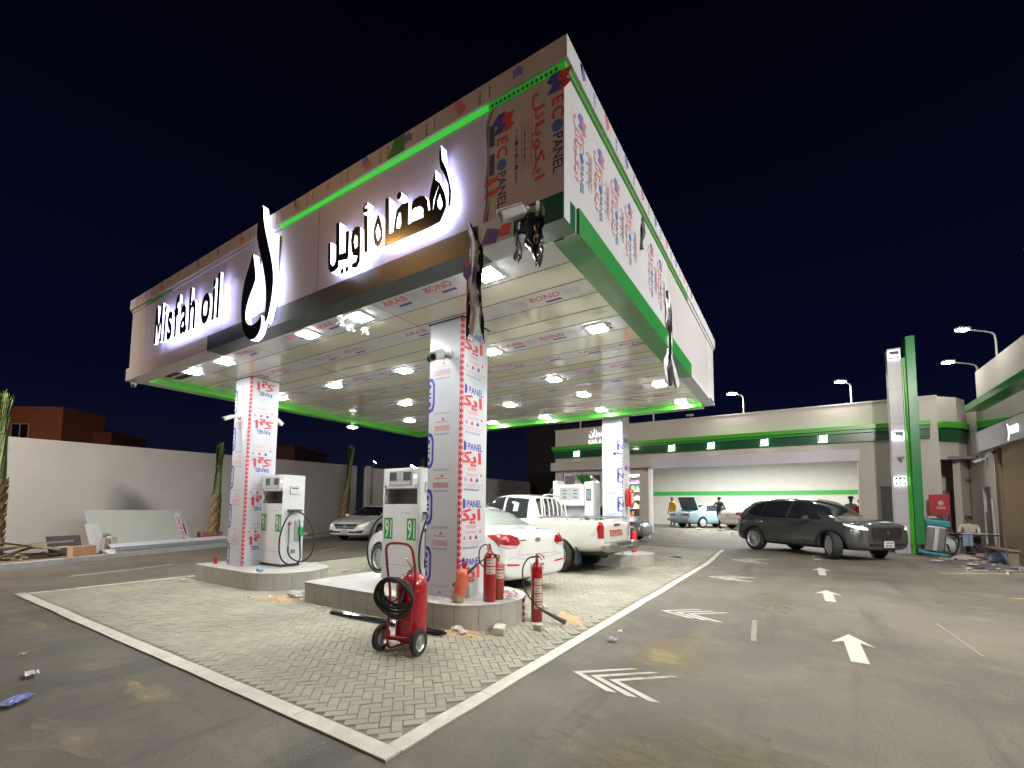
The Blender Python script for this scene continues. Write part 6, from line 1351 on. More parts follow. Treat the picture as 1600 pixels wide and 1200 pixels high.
for k in range(5):
    rx, rz_ = .185+.012*k, .155+.013*k; n_ = 40; cz = .64-.012*k; P = []
    for i in range(n_): a = 2*math.pi*i/n_; P.append((-.21-.02*k-.035*math.sin(a), rx*math.cos(a)+.01*math.sin(k*3), cz+rz_*math.sin(a)*.95+.012*math.sin(3*a+k)))
    mb.tube(P, .0135, RUBBER, n=8, closed=True)
mb.tube([(-.24, .15, .60), (-.22, .06, .52), (-.16, -.02, .50), (-.05, .0, .82), (.06, 0, .84)], .013, RUBBER, smooth=2); mb.build('hose', t, smooth=True)
mb = MB(); mb.cyl((.06, 0, .80), (.06, 0, .88), .02, BRASS); mb.tube([(.06, 0, .86), (.0, .02, .93), (-.02, .02, .97)], .010, BRASS); mb.box(-.17, -.14, -.03, .09, .48, .51, BLACKP); mb.build('valve', t)

# red extinguisher with horn on the island
t = thing('fire_extinguisher', (4.93, 3.42, .33), 'tall red extinguisher with a looped black horn hose on the island by the near column', 'fire extinguisher', 0, 'fire extinguishers round the near column')
mb = MB(); ext_body(mb, .085, .66, REDX); mb.build('cylinder', t, smooth=True); label_print(t, .085, .36, .56, 225, 45); valve(t, .66, 200)
mb = MB(); mb.tube([(0, 0, .72), (-.05, .07, .74), (-.12, .10, .66), (-.12, .08, .48), (-.04, .0, .42), (.04, -.06, .50), (.04, -.08, .60), (-.04, -.06, .62), (-.12, .0, .56), (-.17, .09, .48)], .009, RUBBER, smooth=3); mb.build('hose', t, smooth=True)
mb = MB(); mb.cyl((-.17, .09, .48), (-.30, .36, .20), .016, M('horn_grey', (.07, .075, .08), .5), r1=.036, n=20); mb.build('horn', t, smooth=True)
t = thing('fire_extinguisher', (5.12, 3.42, .33), 'dull brownish red extinguisher standing behind the tall one at the near column', 'fire extinguisher', 0, 'fire extinguishers round the near column')
mb = MB(); ext_body(mb, .085, .50, M('dull_red', (.30, .05, .03), .5, var=.2, vs=12)); mb.build('cylinder', t, smooth=True); label_print(t, .085, .28, .42, 235, 40); valve(t, .50, 160)
t = thing('fire_extinguisher', (4.64, 3.72, .345), 'faded orange extinguisher leaning on the corner of the near column', 'fire extinguisher', 0, 'fire extinguishers round the near column'); t.rotation_euler = (R(7), R(9), 0)
mb = MB(); ext_body(mb, .082, .42, REDF); mb.lathe([(.084, .0), (.084, .09)], M('paint_worn', (.36, .25, .19), .8, var=.4, vs=14), 28); mb.build('cylinder', t, smooth=True); valve(t, .42, 80, M('valve_red', (.4, .03, .03), .5))
t = thing('fire_extinguisher', (5.50, 3.03, .016), 'tall slim red extinguisher on the paving right of the island, horn on the ground', 'fire extinguisher', 0, 'fire extinguishers round the near column')
mb = MB(); ext_body(mb, .078, .82, REDX); mb.build('cylinder', t, smooth=True); label_print(t, .078, .18, .58, 225, 42); valve(t, .82, 250)
mb = MB(); mb.tube([(0, 0, .87), (-.06, .10, .86), (-.15, .15, .72), (-.15, .12, .45), (-.09, .0, .25), (-.02, -.10, .16)], .010, RUBBER, smooth=3); mb.build('hose', t, smooth=True)
mb = MB(); mb.cyl((-.02, -.10, .16), (.03, -.42, .035), .018, M('horn_grey'), r1=.034, n=20); mb.lathe([(.030, .0), (.026, -.01)], BLACKP, 20, (.03, -.42, .035), (.1, -.9, -.3)); mb.build('horn', t, smooth=True)
t = thing('fire_extinguisher', (12.42, 3.90, 1.62), 'red extinguisher hung high on the right column', 'fire extinguisher', 0, 'fire extinguishers on the right column')
mb = MB(); ext_body(mb, .11, .52, M('bright_red', (.62, .03, .03), .3, coat=.5)); mb.build('cylinder', t, smooth=True); label_print(t, .11, .1, .36, 255, 35); valve(t, .52, 0)
mb = MB(); mb.tube([(0, 0, .58), (-.10, -.02, .56), (-.15, -.03, .35), (-.13, -.03, .08), (-.10, -.03, .0)], .012, RUBBER, smooth=2); mb.build('hose', t)
t = thing('fire_extinguisher', (12.92, 3.95, .33), 'red extinguisher standing on the island behind the right column foot', 'fire extinguisher', 0, 'fire extinguishers on the right column')
mb = MB(); ext_body(mb, .08, .62, M('bright_red')); mb.build('cylinder', t, smooth=True); valve(t, .62, 0)

# barrier tape heap, rubble, pipes, sand, cans
t = thing('barrier_tape', (5.18, 3.22, .335), 'crumpled heap of red and white barrier tape hanging over the island edge', 'barrier tape')
rn = random.Random(2)
for m in (M('tape_white', (.65, .6, .6), .4), M('tape_red', (.55, .04, .07), .4)):
    mb = MB()
    for k in range(8):
        a, b = rn.uniform(0, 6), rn.uniform(0, 6); P0 = Vector((rn.uniform(-.1, .1), rn.uniform(-.12, .12), .02))
        mb.grid(lambda u, v: P0+Vector((.10*math.cos(a+u*4)*u+.02*v, .13*math.sin(b+u*3.3)*u, .05*abs(math.sin(u*7+a))+.02*v)), 9, 1, m)
    mb.build('tape', t)
mb = MB()
for k in range(9): 
    z1 = -.02-.045*k; mb.box(.15, .153, -.16, -.115, z1-.043, z1, M('tape_red') if k % 2 == 0 else M('tape_white'))
mb.build('tape_tail', t)
t.location = (5.22, 3.30, .335)
t = thing('pipe_bundle', (4.2, 4.6, .02), 'bundle of long dark blue and black pipes on the paving before the nearest island', 'pipes')
mb = MB(); MT = [M('pipe_navy', (.02, .03, .10), .25, coat=.6), BLACKG]
rn = random.Random(9)
for k in range(9):
    x0 = rn.uniform(-.07, .05); x1 = rn.uniform(-.04, .12); z_ = .012+.02*(k % 2); o = MB(); o.tube([(x0, 1.05-.05*rn.random(), z_), ((x0+x1)/2, 0, z_+.01), (x1, -1.05+.1*rn.random(), z_)], .011, MT[k % 2]); o.build('pipe', t, smooth=True)
def rubble(name, items, label, cat='stone', grp='loose stones and rubble round the islands'):
    for i, (x, y, r_, zz) in enumerate(items):
        t = thing(name, (x, y, .015+r_*.35+zz), label[i] if isinstance(label, list) else label, cat, 0, grp); mb = MB(); mb.rock((0, 0, 0), r_, ROCK, seed=i*3+x); mb.build('lump', t)
rubble('rubble_stone', [(4.60, 3.93, .075, 0), (4.45, 3.56, .085, 0), (4.40, 3.44, .06, 0), (4.62, 7.30, .09, 0), (4.55, 7.08, .10, 0), (4.30, 7.46, .045, 0), (4.75, 10.95, .05, 0), (5.0, 11.1, .07, 0), (4.5, 10.6, .04, 0), (4.2, 10.4, .05, 0), (6.25, 3.32, .06, 0)],
       ['white stone at the rounded end of the nearest island', 'pale rubble lump on orange sand by the nearest island', 'smaller pale rubble lump by the nearest island', 'broken concrete piece between the two near islands', 'larger broken piece in the gap between the two near islands', 'small chip on the sand left of the nearest island', 'pale chip left of the left island', 'larger pale stone behind the left island corner', 'small dark chip in front of the left island', 'small white chip furthest left on the paving', 'grey stone on the paving behind the standing extinguisher'])
t = thing('concrete_block', (4.72, 3.12, .016), 'flat pale concrete offcut at the foot of the rounded island end', 'block', 25); mb = MB(); mb.box(-.12, .12, -.07, .07, 0, .09, ROCK, .02); mb.build('block', t)
t = thing('concrete_block', (5.13, 2.80, .016), 'small grey concrete block in front of the standing extinguisher', 'block', 10); mb = MB(); mb.box(-.06, .06, -.055, .055, 0, .075, M('grey_block', (.42, .42, .38), .9, var=.15, vs=20, bump=.4, bs=60), .012); mb.build('block', t)
for i, (x, y, a, b) in enumerate(((4.45, 3.52, .22, .33), (5.85, 2.75, .35, .22), (4.42, 7.38, .16, .45), (4.30, 7.05, .13, .25), (4.6, 10.85, .12, .25))):
    mb = MB(); mb.T = Matrix.Identity(4); n = 22
    P = ragged(x, y, a, b, .4*i, i*2.3, 40)
    mb.add([(x, y, .034)]+[(x+(p[0]-x)*.6, y+(p[1]-y)*.6, .030) for p in P]+[(p[0], p[1], .016) for p in P], [(0, 1+k, 1+(k+1) % 40) for k in range(40)]+[(1+k, 41+k, 41+(k+1) % 40, 1+(k+1) % 40) for k in range(40)], SAND)
    rn = random.Random(i)
    for k in range(70):
        q = rn.choice(P); w_ = rn.uniform(.2, 1.35); mb.rock((x+(q[0]-x)*w_, y+(q[1]-y)*w_, .022), rn.uniform(.006, .018), SAND if k % 3 else ROCK, seed=k)
    mb.build('spilled_sand', kind='stuff')
t = thing('drink_can', (4.70, 10.20, .33), 'red drink can on the left corner of the left island', 'can'); mb = MB(); mb.cyl((0, 0, 0), (0, 0, .14), .035, M('can_red', (.5, .02, .02), .3)); mb.cyl((0, 0, .14), (0, 0, .145), .028, STEEL); mb.build('can', t)
t = thing('water_bottle', (4.62, 8.45, .33), 'small blue and clear plastic bottle lying on the left island', 'bottle'); mb = MB(); mb.tube([(0, 0, .03), (0, -.12, .03), (0, -.16, .03)], .028, M('bottle_blue', (.2, .4, .7), .15), n=10); mb.build('bottle', t)
# litter
def litter(name, x, y, sx_, sy_, m, label, seed):
    t = thing(name, (x, y, gz(x, y)+.02), label, 'litter', seed*40); mb = MB(); mb.grid(lambda u, v: ((u-.5)*sx_, (v-.5)*sy_, .012+.035*abs(noise.noise(Vector((u*3.1, v*3.3, seed))))), 7, 6, m); mb.build('sheet', t)
PLB = M('litter_blue', (.16, .20, .48), .3); PLW = M('litter_white', (.62, .64, .66), .3); PLG = M('litter_grey', (.3, .34, .42), .4)
for i, a in enumerate(((.98, 5.12, .22, .12, PLB, 'blue plastic wrapper on the asphalt at far left'), (1.20, 5.80, .14, .09, PLW, 'crumpled white wrapper on the asphalt above the blue one'), (1.28, 6.6, .06, .05, PLW, 'tiny white scrap on the asphalt at left'), (10.3, 4.02, .2, .13, PLG, 'blue and white wrapper on the paving behind the white sedan'), (5.60, 1.90, .08, .05, PLW, 'white paper scrap beside the first road arrow head'), (5.22, 1.86, .12, .08, PLG, 'grey scrap on the asphalt near the paving edge'),
                        (17.4, -3.3, .3, .2, PLW, 'white paper on the yellow lines right of the SUV'), (16.9, -3.9, .25, .2, PLW, 'white foam scrap further right on the lines'), (16.0, -4.3, .2, .16, PLG, 'grey scrap by the parking chevron'), (15.6, -4.9, .35, .3, PLB, 'pale blue sheet at the right edge of the yard'), (14.8, 3.2, .35, .15, M('litter_dark', (.03, .03, .03), .6), 'dark scrap on the paving near its far corner'),
                        (25.6, 3.3, .4, .3, PLW, 'white rag on the wash bay floor'), (25.9, 4.4, .5, .3, PLW, 'white paper under the man in yellow'), (26.0, 1.7, .5, .3, PLW, 'white debris beside the champagne sedan'))):
    litter('litter', *a, i+1)
# spare bits at left: leaning sheets, long film-covered trims, planks
def slab(name, P, th, m, t, txt=None):
    P = [Vector(p) for p in P]; n_ = (P[1]-P[0]).cross(P[3]-P[0]).normalized()*th; mb = MB(); mb.add(P+[p+n_ for p in P], [(0, 1, 2, 3), (7, 6, 5, 4), (0, 4, 5, 1), (1, 5, 6, 2), (2, 6, 7, 3), (3, 7, 4, 0)], m); return mb
t = thing('leaning_panel', (5.9, 17.9, .1), 'large pale grey composite sheet with red lettering leaning on the boundary wall', 'panel'); P = [(-1.15, -.35, 0), (1.75, .45, 0), (1.55, 1.0, 1.25), (-1.35, .15, 1.25)]
U = (Vector(P[1])-Vector(P[0])).normalized(); V = (Vector(P[3])-Vector(P[0])).normalized()
mb = slab('sheet', P, .01, M('sheet_grey', (.46, .49, .45), .35, var=.02, vs=1), t); mb.build('sheet', t)
NN = U.cross(V).normalized()*-.004; NN = -NN if NN.y > 0 else NN
o2 = Vector(P[1])*.93+Vector(P[0])*.07
mb = MB(); mb.poly([(0, 0), (.22, 0), (.17, 1.24), (-.03, 1.24)], M('sheet_white', (.62, .63, .66), .4), O=o2-U*.10+NN, U=U, V=V); mb.text('ARAB BOND', o2+V*.62+NN*1.6-U*.03, V, -U, .17, RED_T, .02, fit=.95); mb.poly([(-.22, -.02), (.22, -.02), (.22, .03), (-.22, .03)], BLUE_T, O=o2+V*.62+U*.09+NN*1.6, U=V, V=-U); mb.build('print', t)
t = thing('trim_lengths', (7.0, 17.35, .12), 'long white film covered trims lying on the kerb in front of the leaning sheet', 'trim'); mb = MB(); d = Vector((.93, .37, 0))
for k, (l0, l1, w_, zz) in enumerate(((-2.4, 2.6, .22, .02), (-2.2, 2.7, .16, .12), (-2.35, 1.8, .12, .18))):
    a, b = d*l0, d*l1; n_ = Vector((-.37, .93, 0))*w_; mb.add([a+Z*zz, b+Z*zz, b+n_+Z*(zz+.10), a+n_+Z*(zz+.10), a+Z*(zz-.03), b+Z*(zz-.03), b+n_+Z*(zz+.07), a+n_+Z*(zz+.07)], [(0, 1, 2, 3), (7, 6, 5, 4), (0, 4, 5, 1), (1, 5, 6, 2), (2, 6, 7, 3), (3, 7, 4, 0)], FILM)
UU = d; VV = Vector((-.37*.2, .93*.2, .10)).normalized()
for k in range(11):
    c_ = d*(-2.0+.42*k)+Vector((-.37, .93, 0))*.08+Z*.17
    mb.text('O' if k % 2 else "'", c_, UU, VV, .12, RED_T if k % 2 else NAVY_T, .01)
mb.build('trim', t)
t = thing('plank_pile', (3.2, 16.9, .1), 'pile of old wooden planks and offcuts beside the leftmost palm', 'planks'); rn = random.Random(12); WD = [M('wood_grey', (.22, .18, .14), .9, var=.2, vs=9), M('wood_yellow', (.45, .36, .20), .9, var=.2, vs=9), M('wood_dark', (.10, .08, .07), .9)]
for k in range(13):
    mb = MB(); mb.T = Matrix.Translation((rn.uniform(-.5, .5), rn.uniform(-.2, .3), .05+.035*k*.8))@Matrix.Rotation(rn.uniform(-.9, .9), 4, 'Z')@Matrix.Rotation(rn.uniform(-.25, .25), 4, 'Y'); mb.box(-.45, .45, -.05, .05, -.02, .02, WD[k % 3]); mb.build('plank', t)
t = thing('leaning_panel', (3.95, 17.3, .1), 'small black board leaning on the wall behind the plank pile', 'panel'); slab('s', [(-.25, -.1, 0), (.5, .12, 0), (.46, .38, .52), (-.3, .16, .52)], .02, DARKG, t).build('sheet', t)
t = thing('leaning_panel', (4.72, 17.35, .1), 'narrow white offcut with blue print leaning left of the large sheet', 'panel'); slab('s', [(-.12, -.1, 0), (.25, .0, 0), (.1, .35, .85), (-.25, .22, .85)], .01, FILM, t).build('sheet', t)
t = thing('tile_box', (4.25, 16.75, .1), 'orange topped cardboard box of tiles by the kerb', 'box', 15); mb = MB(); mb.box(-.27, .27, -.12, .12, 0, .28, M('cardboard', (.45, .27, .16), .9), .01); mb.build('carton', t)
t = thing('tile_box', (4.85, 16.85, .1), 'two upright beige tiles beside the orange topped box', 'tiles', 15); mb = MB(); mb.box(-.16, -.04, -.10, .10, 0, .46, M('tile_grey', (.3, .28, .25), .7)); mb.box(.0, .16, -.1, .1, 0, .50, M('tile_beige', (.5, .46, .38), .7)); mb.build('tile', t)
t = thing('brick_stack', (8.6, 19.2, .1), 'low stack of pink bricks at the foot of the second palm', 'bricks', 15); mb = MB()
for a in range(3):
    for b in range(3): mb.box(-.45+.3*a, -.16+.3*a, -.12, .12, .14*b, .14*b+.13, M('brick_pink', (.42, .18, .16), .9))
mb.build('brick', t)
rubble('rubble_stone', [(11.4, 19.6, .16, .1), (11.9, 19.8, .2, .1), (12.4, 19.9, .14, .15), (12.8, 20.1, .22, .1), (13.3, 20.2, .15, .12)], ['first lump of rubble on the planting strip left of the white sedan', 'second lump of rubble on the strip, left of the sedan', 'third and smallest lump in the rubble row by the sedan', 'largest lump in the rubble row by the sedan', 'lump of rubble nearest the white sedan'])

# ================================================================ PALMS (fronds tied up)
def palm(x, y, h, label, s=1., lean=0., z0=.1):
    t = thing('palm_tree', (x, y, z0), label, 'palm tree', 0, 'newly planted palms along the wall'); rn = random.Random(int(x*10)); TR = M('palm_bark', (.23, .15, .075), .95, var=.3, vs=10, bump=.8, bs=25); BH = M('palm_husk', (.36, .26, .13), .95, var=.25, vs=12)
    ht = h*.46; mb = MB(); f = lambda z: lean*(z/h)
    mb.tube([(f(z), 0, z) for z in [ht*i/8 for i in range(9)]], lambda u: s*(.17-.03*u+.015*math.sin(u*17)), TR, n=14)
    for k in range(150):
        z = ht*(k/150)**.95; a = k*2.4; r_ = s*(.165-.025*z/ht); u = Vector((math.cos(a), math.sin(a), 0)); w = Vector((-math.sin(a), math.cos(a), 0)); c = Vector((f(z), 0, z))+u*r_
        mb.add([c-w*.045*s, c+w*.045*s, c+w*.03*s+u*.05*s+Z*.10*s, c-w*.03*s+u*.05*s+Z*.10*s, c+u*.02-Z*.04], [(0, 1, 2, 3), (0, 4, 1), (1, 4, 2), (3, 2, 4)], BH if k % 2 else TR)
    mb.build('trunk', t)
    mb = MB(); FG = [M('frond_green', (.10, .16, .035), .6, var=.25, vs=6), M('frond_light', (.20, .24, .07), .6, var=.25, vs=6), M('frond_dark', (.045, .08, .025), .7)]
    for k in range(380):
        a = rn.uniform(0, 6.283); q = rn.uniform(.25, 1.); tip = h*rn.uniform(.90, 1.0)*(1-.05*rn.random()); pts = []
        for i in range(8):
            u = i/7; z = ht*.9+(tip-ht*.9)*u; prof = .11*(1-u)+.045+(.0 if u < .62 else (u-.62)*.24)+.02*math.sin(u*9+k)*u; tw = a+u*1.1
            pts.append(Vector((f(z)+s*q*prof*math.cos(tw), s*q*prof*math.sin(tw), z)))
        w_ = s*rn.uniform(.008, .020); d = Vector((-math.sin(a), math.cos(a), 0))
        v = [p+d*w_*(sg)*(1.3-.9*i/7) for i, p in enumerate(pts) for sg in (-1, 1)]; mb.add(v, [(2*i, 2*i+1, 2*i+3, 2*i+2) for i in range(7)], FG[(k*7) % 3])
    for k in range(26):
        a = rn.uniform(0, 6.283); z = h*rn.uniform(.55, .9); c = Vector((f(z), 0, z)); u = Vector((math.cos(a), math.sin(a), rn.uniform(.2, .9)))*s*.30; d = Vector((-math.sin(a), math.cos(a), 0))*.012
        mb.add([c-d, c+d, c+u], [(0, 1, 2)], FG[k % 3])
    mb.build('crown', t)
    mb = MB(); mb.lathe([(.10*s, -.03), (.115*s, 0), (.10*s, .03)], M('tie_rope', (.10, .12, .05), .9), 16, (f(h*.7), 0, h*.74)); mb.build('tie', t)
palm(2.60, 17.0, 4.35, 'tall tied palm cut by the left edge of the picture', 1.1)
palm(8.75, 19.3, 4.0, 'tied palm standing just left of the left column', 1.0, .1)
palm(16.2, 21.2, 5.0, 'leaning tied palm behind the white sedan', 1.15, .45)
palm(24.5, 23.2, 5.1, 'small palm top showing above the near dispenser', 1.0)

# ================================================================ RIGHT SIDE CLUTTER
g0 = .15
t = thing('vacuum_station', (20.25, -3.72, g0), 'self-service steel vacuum with teal cap and base, leaning slightly', 'vacuum', 180); t.rotation_euler[0] = R(-7)
TEAL = M('teal_plastic', (.03, .30, .36), .4)
mb = MB(); mb.box(-.28, .22, -.26, .26, .12, .95, M('brushed_steel', (.34, .34, .33), .35, .8, var=.08, vs=5), .05); mb.box(.23, .25, -.05, .05, .15, .95, WHITEM); mb.build('body', t)
mb = MB(); mb.box(-.32, .27, -.31, .31, .95, 1.15, TEAL, .05); mb.box(-.1, .1, -.15, .15, 1.15, 1.2, BLACKP, .02); mb.build('cap', t); mb = MB(); mb.box(-.35, .38, -.34, .34, .0, .10, TEAL, .04); mb.box(-.2, .3, -.42, -.2, .0, .14, TEAL, .04); mb.build('base', t)
mb = MB(); mb.tube([(.1, .28, .85), (.12, .46, .84), (.14, .56, .6), (.16, .56, .25), (.18, .42, .08), (.2, .32, .3), (.2, .28, .42)], .024, BLACKP, smooth=2); mb.build('hose', t, smooth=True)
t = thing('crate', (20.9, -2.95, g0), 'blue plastic container in front of the grey door', 'crate'); mb = MB(); mb.box(-.2, .2, -.16, .16, 0, .5, M('blue_plastic', (.02, .07, .40), .4), .03); mb.build('tub', t)
t = thing('carton', (21.1, -2.7, g0), 'white carton with an orange lid at the building corner', 'box'); mb = MB(); mb.box(-.25, .25, -.3, .1, 0, .62, WHITEM, .02); mb.build('box', t); mb = MB(); mb.box(-.2, .2, -.25, .05, .63, .78, M('orange_lid', (.6, .3, .05), .5), .02); mb.build('lid', t)
t = thing('waste_bin', (20.75, -3.85, g0), 'tall purple grey bin behind the vacuum', 'bin'); mb = MB(); mb.box(-.25, .25, -.22, .22, 0, 1.05, M('bin_purple', (.16, .15, .24), .5), .03); mb.build('tub', t); mb = MB(); mb.box(-.12, .12, -.1, .1, 1.051, 1.25, WHITEM, .01); mb.build('tag', t)
t = thing('sack', (21.5, -1.75, g0), 'pale yellow sack leaning on the bay pier', 'sack'); mb = MB(); mb.rock((0, 0, .35), .42, M('sack_yellow', (.55, .48, .28), .9), (.6, .8, 1.), 3); mb.build('sack', t)
t = thing('notice_board', (21.55, -4.05, g0), 'red sign board with a white emblem on thin red posts', 'sign board', 0)
mb = MB(); mb.box(-.02, .02, -.42, .10, 1.32, 2.02, M('board_red', (.48, .03, .05), .4), .008); mb.build('board', t)
mb = MB()
for y_ in (-.42, .10): mb.box(-.018, .018, y_-.018, y_+.018, 0, 1.32 if y_ > 0 else 2.1, M('post_red', (.25, .03, .04), .5))
mb.build('post', t); mb = MB(); mb.poly([(.08*math.cos(k*.7), .08*math.sin(k*.7)) for k in range(9)], M('emblem_pale', (.6, .45, .45), .5), O=(-.022, -.2, 1.72), U=-Y, V=Z)
for k in range(2): mb.poly([(-.12, -.012), (.12, -.012), (.12, .012), (-.12, .012)], M('emblem_pale'), O=(-.022, -.2, 1.58-.05*k), U=-Y, V=Z)
mb.build('emblem', t)
t = thing('cable_drum', (20.7, -4.25, g0), 'white drum lying on its side beside the bins', 'drum', 75); mb = MB(); mb.cyl((-.38, 0, .3), (.38, 0, .3), .3, WHITEM, n=28); mb.build('shell', t, smooth=True); mb = MB(); mb.cyl((.382, 0, .3), (.39, 0, .3), .12, DARKG); mb.cyl((-.5, 0, .3), (-.381, 0, .3), .16, DARKG); mb.build('hub', t)
t = thing('hose_line', (19.8, -4.1, g0+.02), 'dark red hose trailing along the ground to the vacuum', 'hose'); mb = MB(); mb.tube([(.3, .3, .2), (.1, -.2, .03), (-.4, -.6, .01), (-.7, -1.1, .01)], .02, M('hose_maroon', (.15, .04, .07), .6), smooth=2); mb.build('hose', t)
t = thing('folding_table', (20.4, -4.75, g0), 'low folding table covered with blue and white cloth before the seated man', 'table', 20); mb = MB(); mb.grid(lambda u, v: ((u-.5)*.7, (v-.5)*1.0, .72+.02*math.sin(u*9)*math.sin(v*7)), 8, 8, M('cloth_blue_white', (.45, .52, .62), .8, var=.3, vs=6)); mb.box(-.33, .33, -.45, .45, .66, .70, DARKG); mb.build('top', t)
for sx_ in (-1, 1): mb = MB(); mb.tube([(sx_*.3, -.4, 0), (-sx_*.3, .4, .66)], .014, M('leg_brown', (.15, .08, .06), .5)); mb.build('leg', t)
mb = MB(); mb.grid(lambda u, v: (-.36+.02*math.sin(u*8), .25+.25*u, .70-.35*v), 6, 4, M('cloth_blue', (.25, .36, .50), .8)); mb.build('cloth', t)
for i, (x, y, w_, d_, h_, m, lab) in enumerate(((19.0, -4.75, .7, .35, .25, M('clutter_pink', (.42, .28, .28), .8, var=.2), 'pinkish bag of rubbish in front of the shutter'), (19.5, -4.9, .5, .3, .45, M('clutter_dark', (.05, .05, .055), .7), 'black bag beside the shutter jamb'), (20.0, -4.95, .3, .3, .4, M('clutter_green', (.18, .25, .2), .7), 'greenish tub near the wing wall'), (18.4, -4.75, .5, .3, .3, M('clutter_blue', (.2, .27, .42), .7), 'blue sack at the shutter foot'), (20.3, -5.1, .3, .25, .35, M('clutter_black', (.03, .03, .035), .7), 'black tub beside the wing column'), (18.7, -4.2, .6, .4, .12, M('clutter_cloth', (.5, .45, .5), .8), 'flattened cloth in front of the rubbish bags'), (19.6, -4.3, .5, .3, .1, M('clutter_tan', (.42, .36, .3), .8), 'tan sheet on the ground by the folding table'))):
    t = thing('rubbish_bag', (x, y, g0), lab, 'bag', i*30, 'rubbish in front of the shutter'); mb = MB(); mb.rock((0, 0, h_*.4), .5, m, (w_, d_*1.4, h_*1.1), i); mb.build('bag', t)
t = thing('trestle', (17.9, -4.7, g0), 'low wooden bench at the right edge of the picture', 'bench', 5); mb = MB(); mb.box(-.7, .7, -.12, .12, .38, .43, M('wood_grey'), .01); mb.build('seat', t)
for sx_ in (-.6, .6): mb = MB(); mb.box(sx_-.04, sx_+.04, -.1, .1, 0, .38, M('wood_grey')); mb.build('leg', t)
t = thing('kerb_block', (21.2, -2.5, g0), 'pale kerb step in front of the building corner', 'kerb'); mb = MB(); mb.box(-.4, .4, -1.2, .5, -.05, .12, CONC, .01); mb.build('step', t)

# ================================================================ PEOPLE
SKIN = M('skin', (.23, .12, .07), .55); HAIRM = M('hair_black', (.012, .01, .009), .7)
def person(x, y, z, rz, label, J, parts, hat=None, hair=True):
    """J: joints in a z-up frame facing +X; parts: list of (zmax or test, material) for clothing bands"""
    t = thing('person', (x, y, z), label, 'person', rz)
    names = list(J['p']); idx = {n: i for i, n in enumerate(names)}
    me = bpy.data.meshes.new('person_skin'); me.from_pydata([J['p'][n][:3] for n in names], [(idx[a], idx[b]) for a, b in J['e']], [])
    o = bpy.data.objects.new('tmp', me); COL.objects.link(o); md = o.modifiers.new('k', 'SKIN'); md.use_smooth_shade = True
    for i, n in enumerate(names):
        r_ = J['p'][n][3]; ry = J['p'][n][4] if len(J['p'][n]) > 4 else r_; me.skin_vertices[0].data[i].radius = (r_, ry); me.skin_vertices[0].data[i].use_root = (i == 0)
    sb = o.modifiers.new('s', 'SUBSURF'); sb.levels = 2; m2 = eval_mesh(o); bpy.data.objects.remove(o)
    mats = [SKIN]+[p_[1] for p_ in parts]
    m2.materials.clear()
    for m in mats: m2.materials.append(m)
    for pl in m2.polygons:
        pl.use_smooth = True; pl.material_index = 0
        for k, (fn, m) in enumerate(parts):
            if fn(pl.center): pl.material_index = k+1; break
    b = bpy.data.objects.new('body', m2); COL.objects.link(b); b.parent = t
    h = Vector(J['p']['head'][:3])
    # face details and hands
    mb = MB(); mb.add([h+Vector(q) for q in ((.095, -.018, -.012), (.095, .018, -.012), (.118, 0, -.022), (.092, 0, .03))], [(0, 1, 2), (1, 3, 2), (3, 0, 2)], SKIN)
    for s_ in (-1, 1): mb.ball(h+Vector((.0, s_*.078, -.005)), .022, SKIN, (.7, .4, 1), 1)
    mb.build('face', b)
    mb = MB()
    for s_ in (-1, 1): mb.ball(h+Vector((.085, s_*.032, .012)), .011, HAIRM, (.5, 1, .7), 1)
    mb.box(h.x+.088, h.x+.094, -.025+h.y, .025+h.y, h.z-.052, h.z-.046, M('lip', (.20, .07, .05), .5)); mb.build('eyes_and_mouth', b)
    for s_, hn_, wr_ in ((1, 'handL', 'wristL'), (-1, 'handR', 'wristR')):
        hp = Vector(J['p'][hn_][:3]); wp = Vector(J['p'][wr_][:3]); d = (hp-wp).normalized(); u = d.cross(Y).normalized() if abs(d.y) < .9 else d.cross(Z).normalized(); w = d.cross(u)
        mb = MB()
        for k, (off, L_) in enumerate(((-.03, .075), (-.01, .088), (.01, .082), (.03, .065))):
            c0 = hp+u*off; mb.tube([c0, c0+d*L_*.55+w*.004*k, c0+d*L_*.9+w*s_*.022], .0085, SKIN, n=6)
        c0 = hp-u*.03-d*.03; mb.tube([c0, c0-u*.03+d*.02, c0-u*.035+d*.055], .0095, SKIN, n=6); mb.build('fingers', b, smooth=True)
    if hair:
        mb = MB(); mb.lathe([(.090*math.cos(R(a)), .100*math.sin(R(a))) for a in range(0, 91, 15)], HAIRM, 20, h+Vector((-.012, 0, .02))); mb.ball(h+Vector((-.04, 0, .0)), .078, HAIRM, (.9, .98, 1)); mb.build('hair', t, smooth=True)
    if hat: mb = MB(); mb.lathe([(.105, 0), (.103, .05), (.08, .10), (0, .12)], hat, 20, h+Vector((-.01, 0, .04))); mb.box(h.x+.05, h.x+.2, h.y-.07, h.y+.07, h.z+.04, h.z+.055, hat, .005); mb.build('cap', t, smooth=True)
    return t
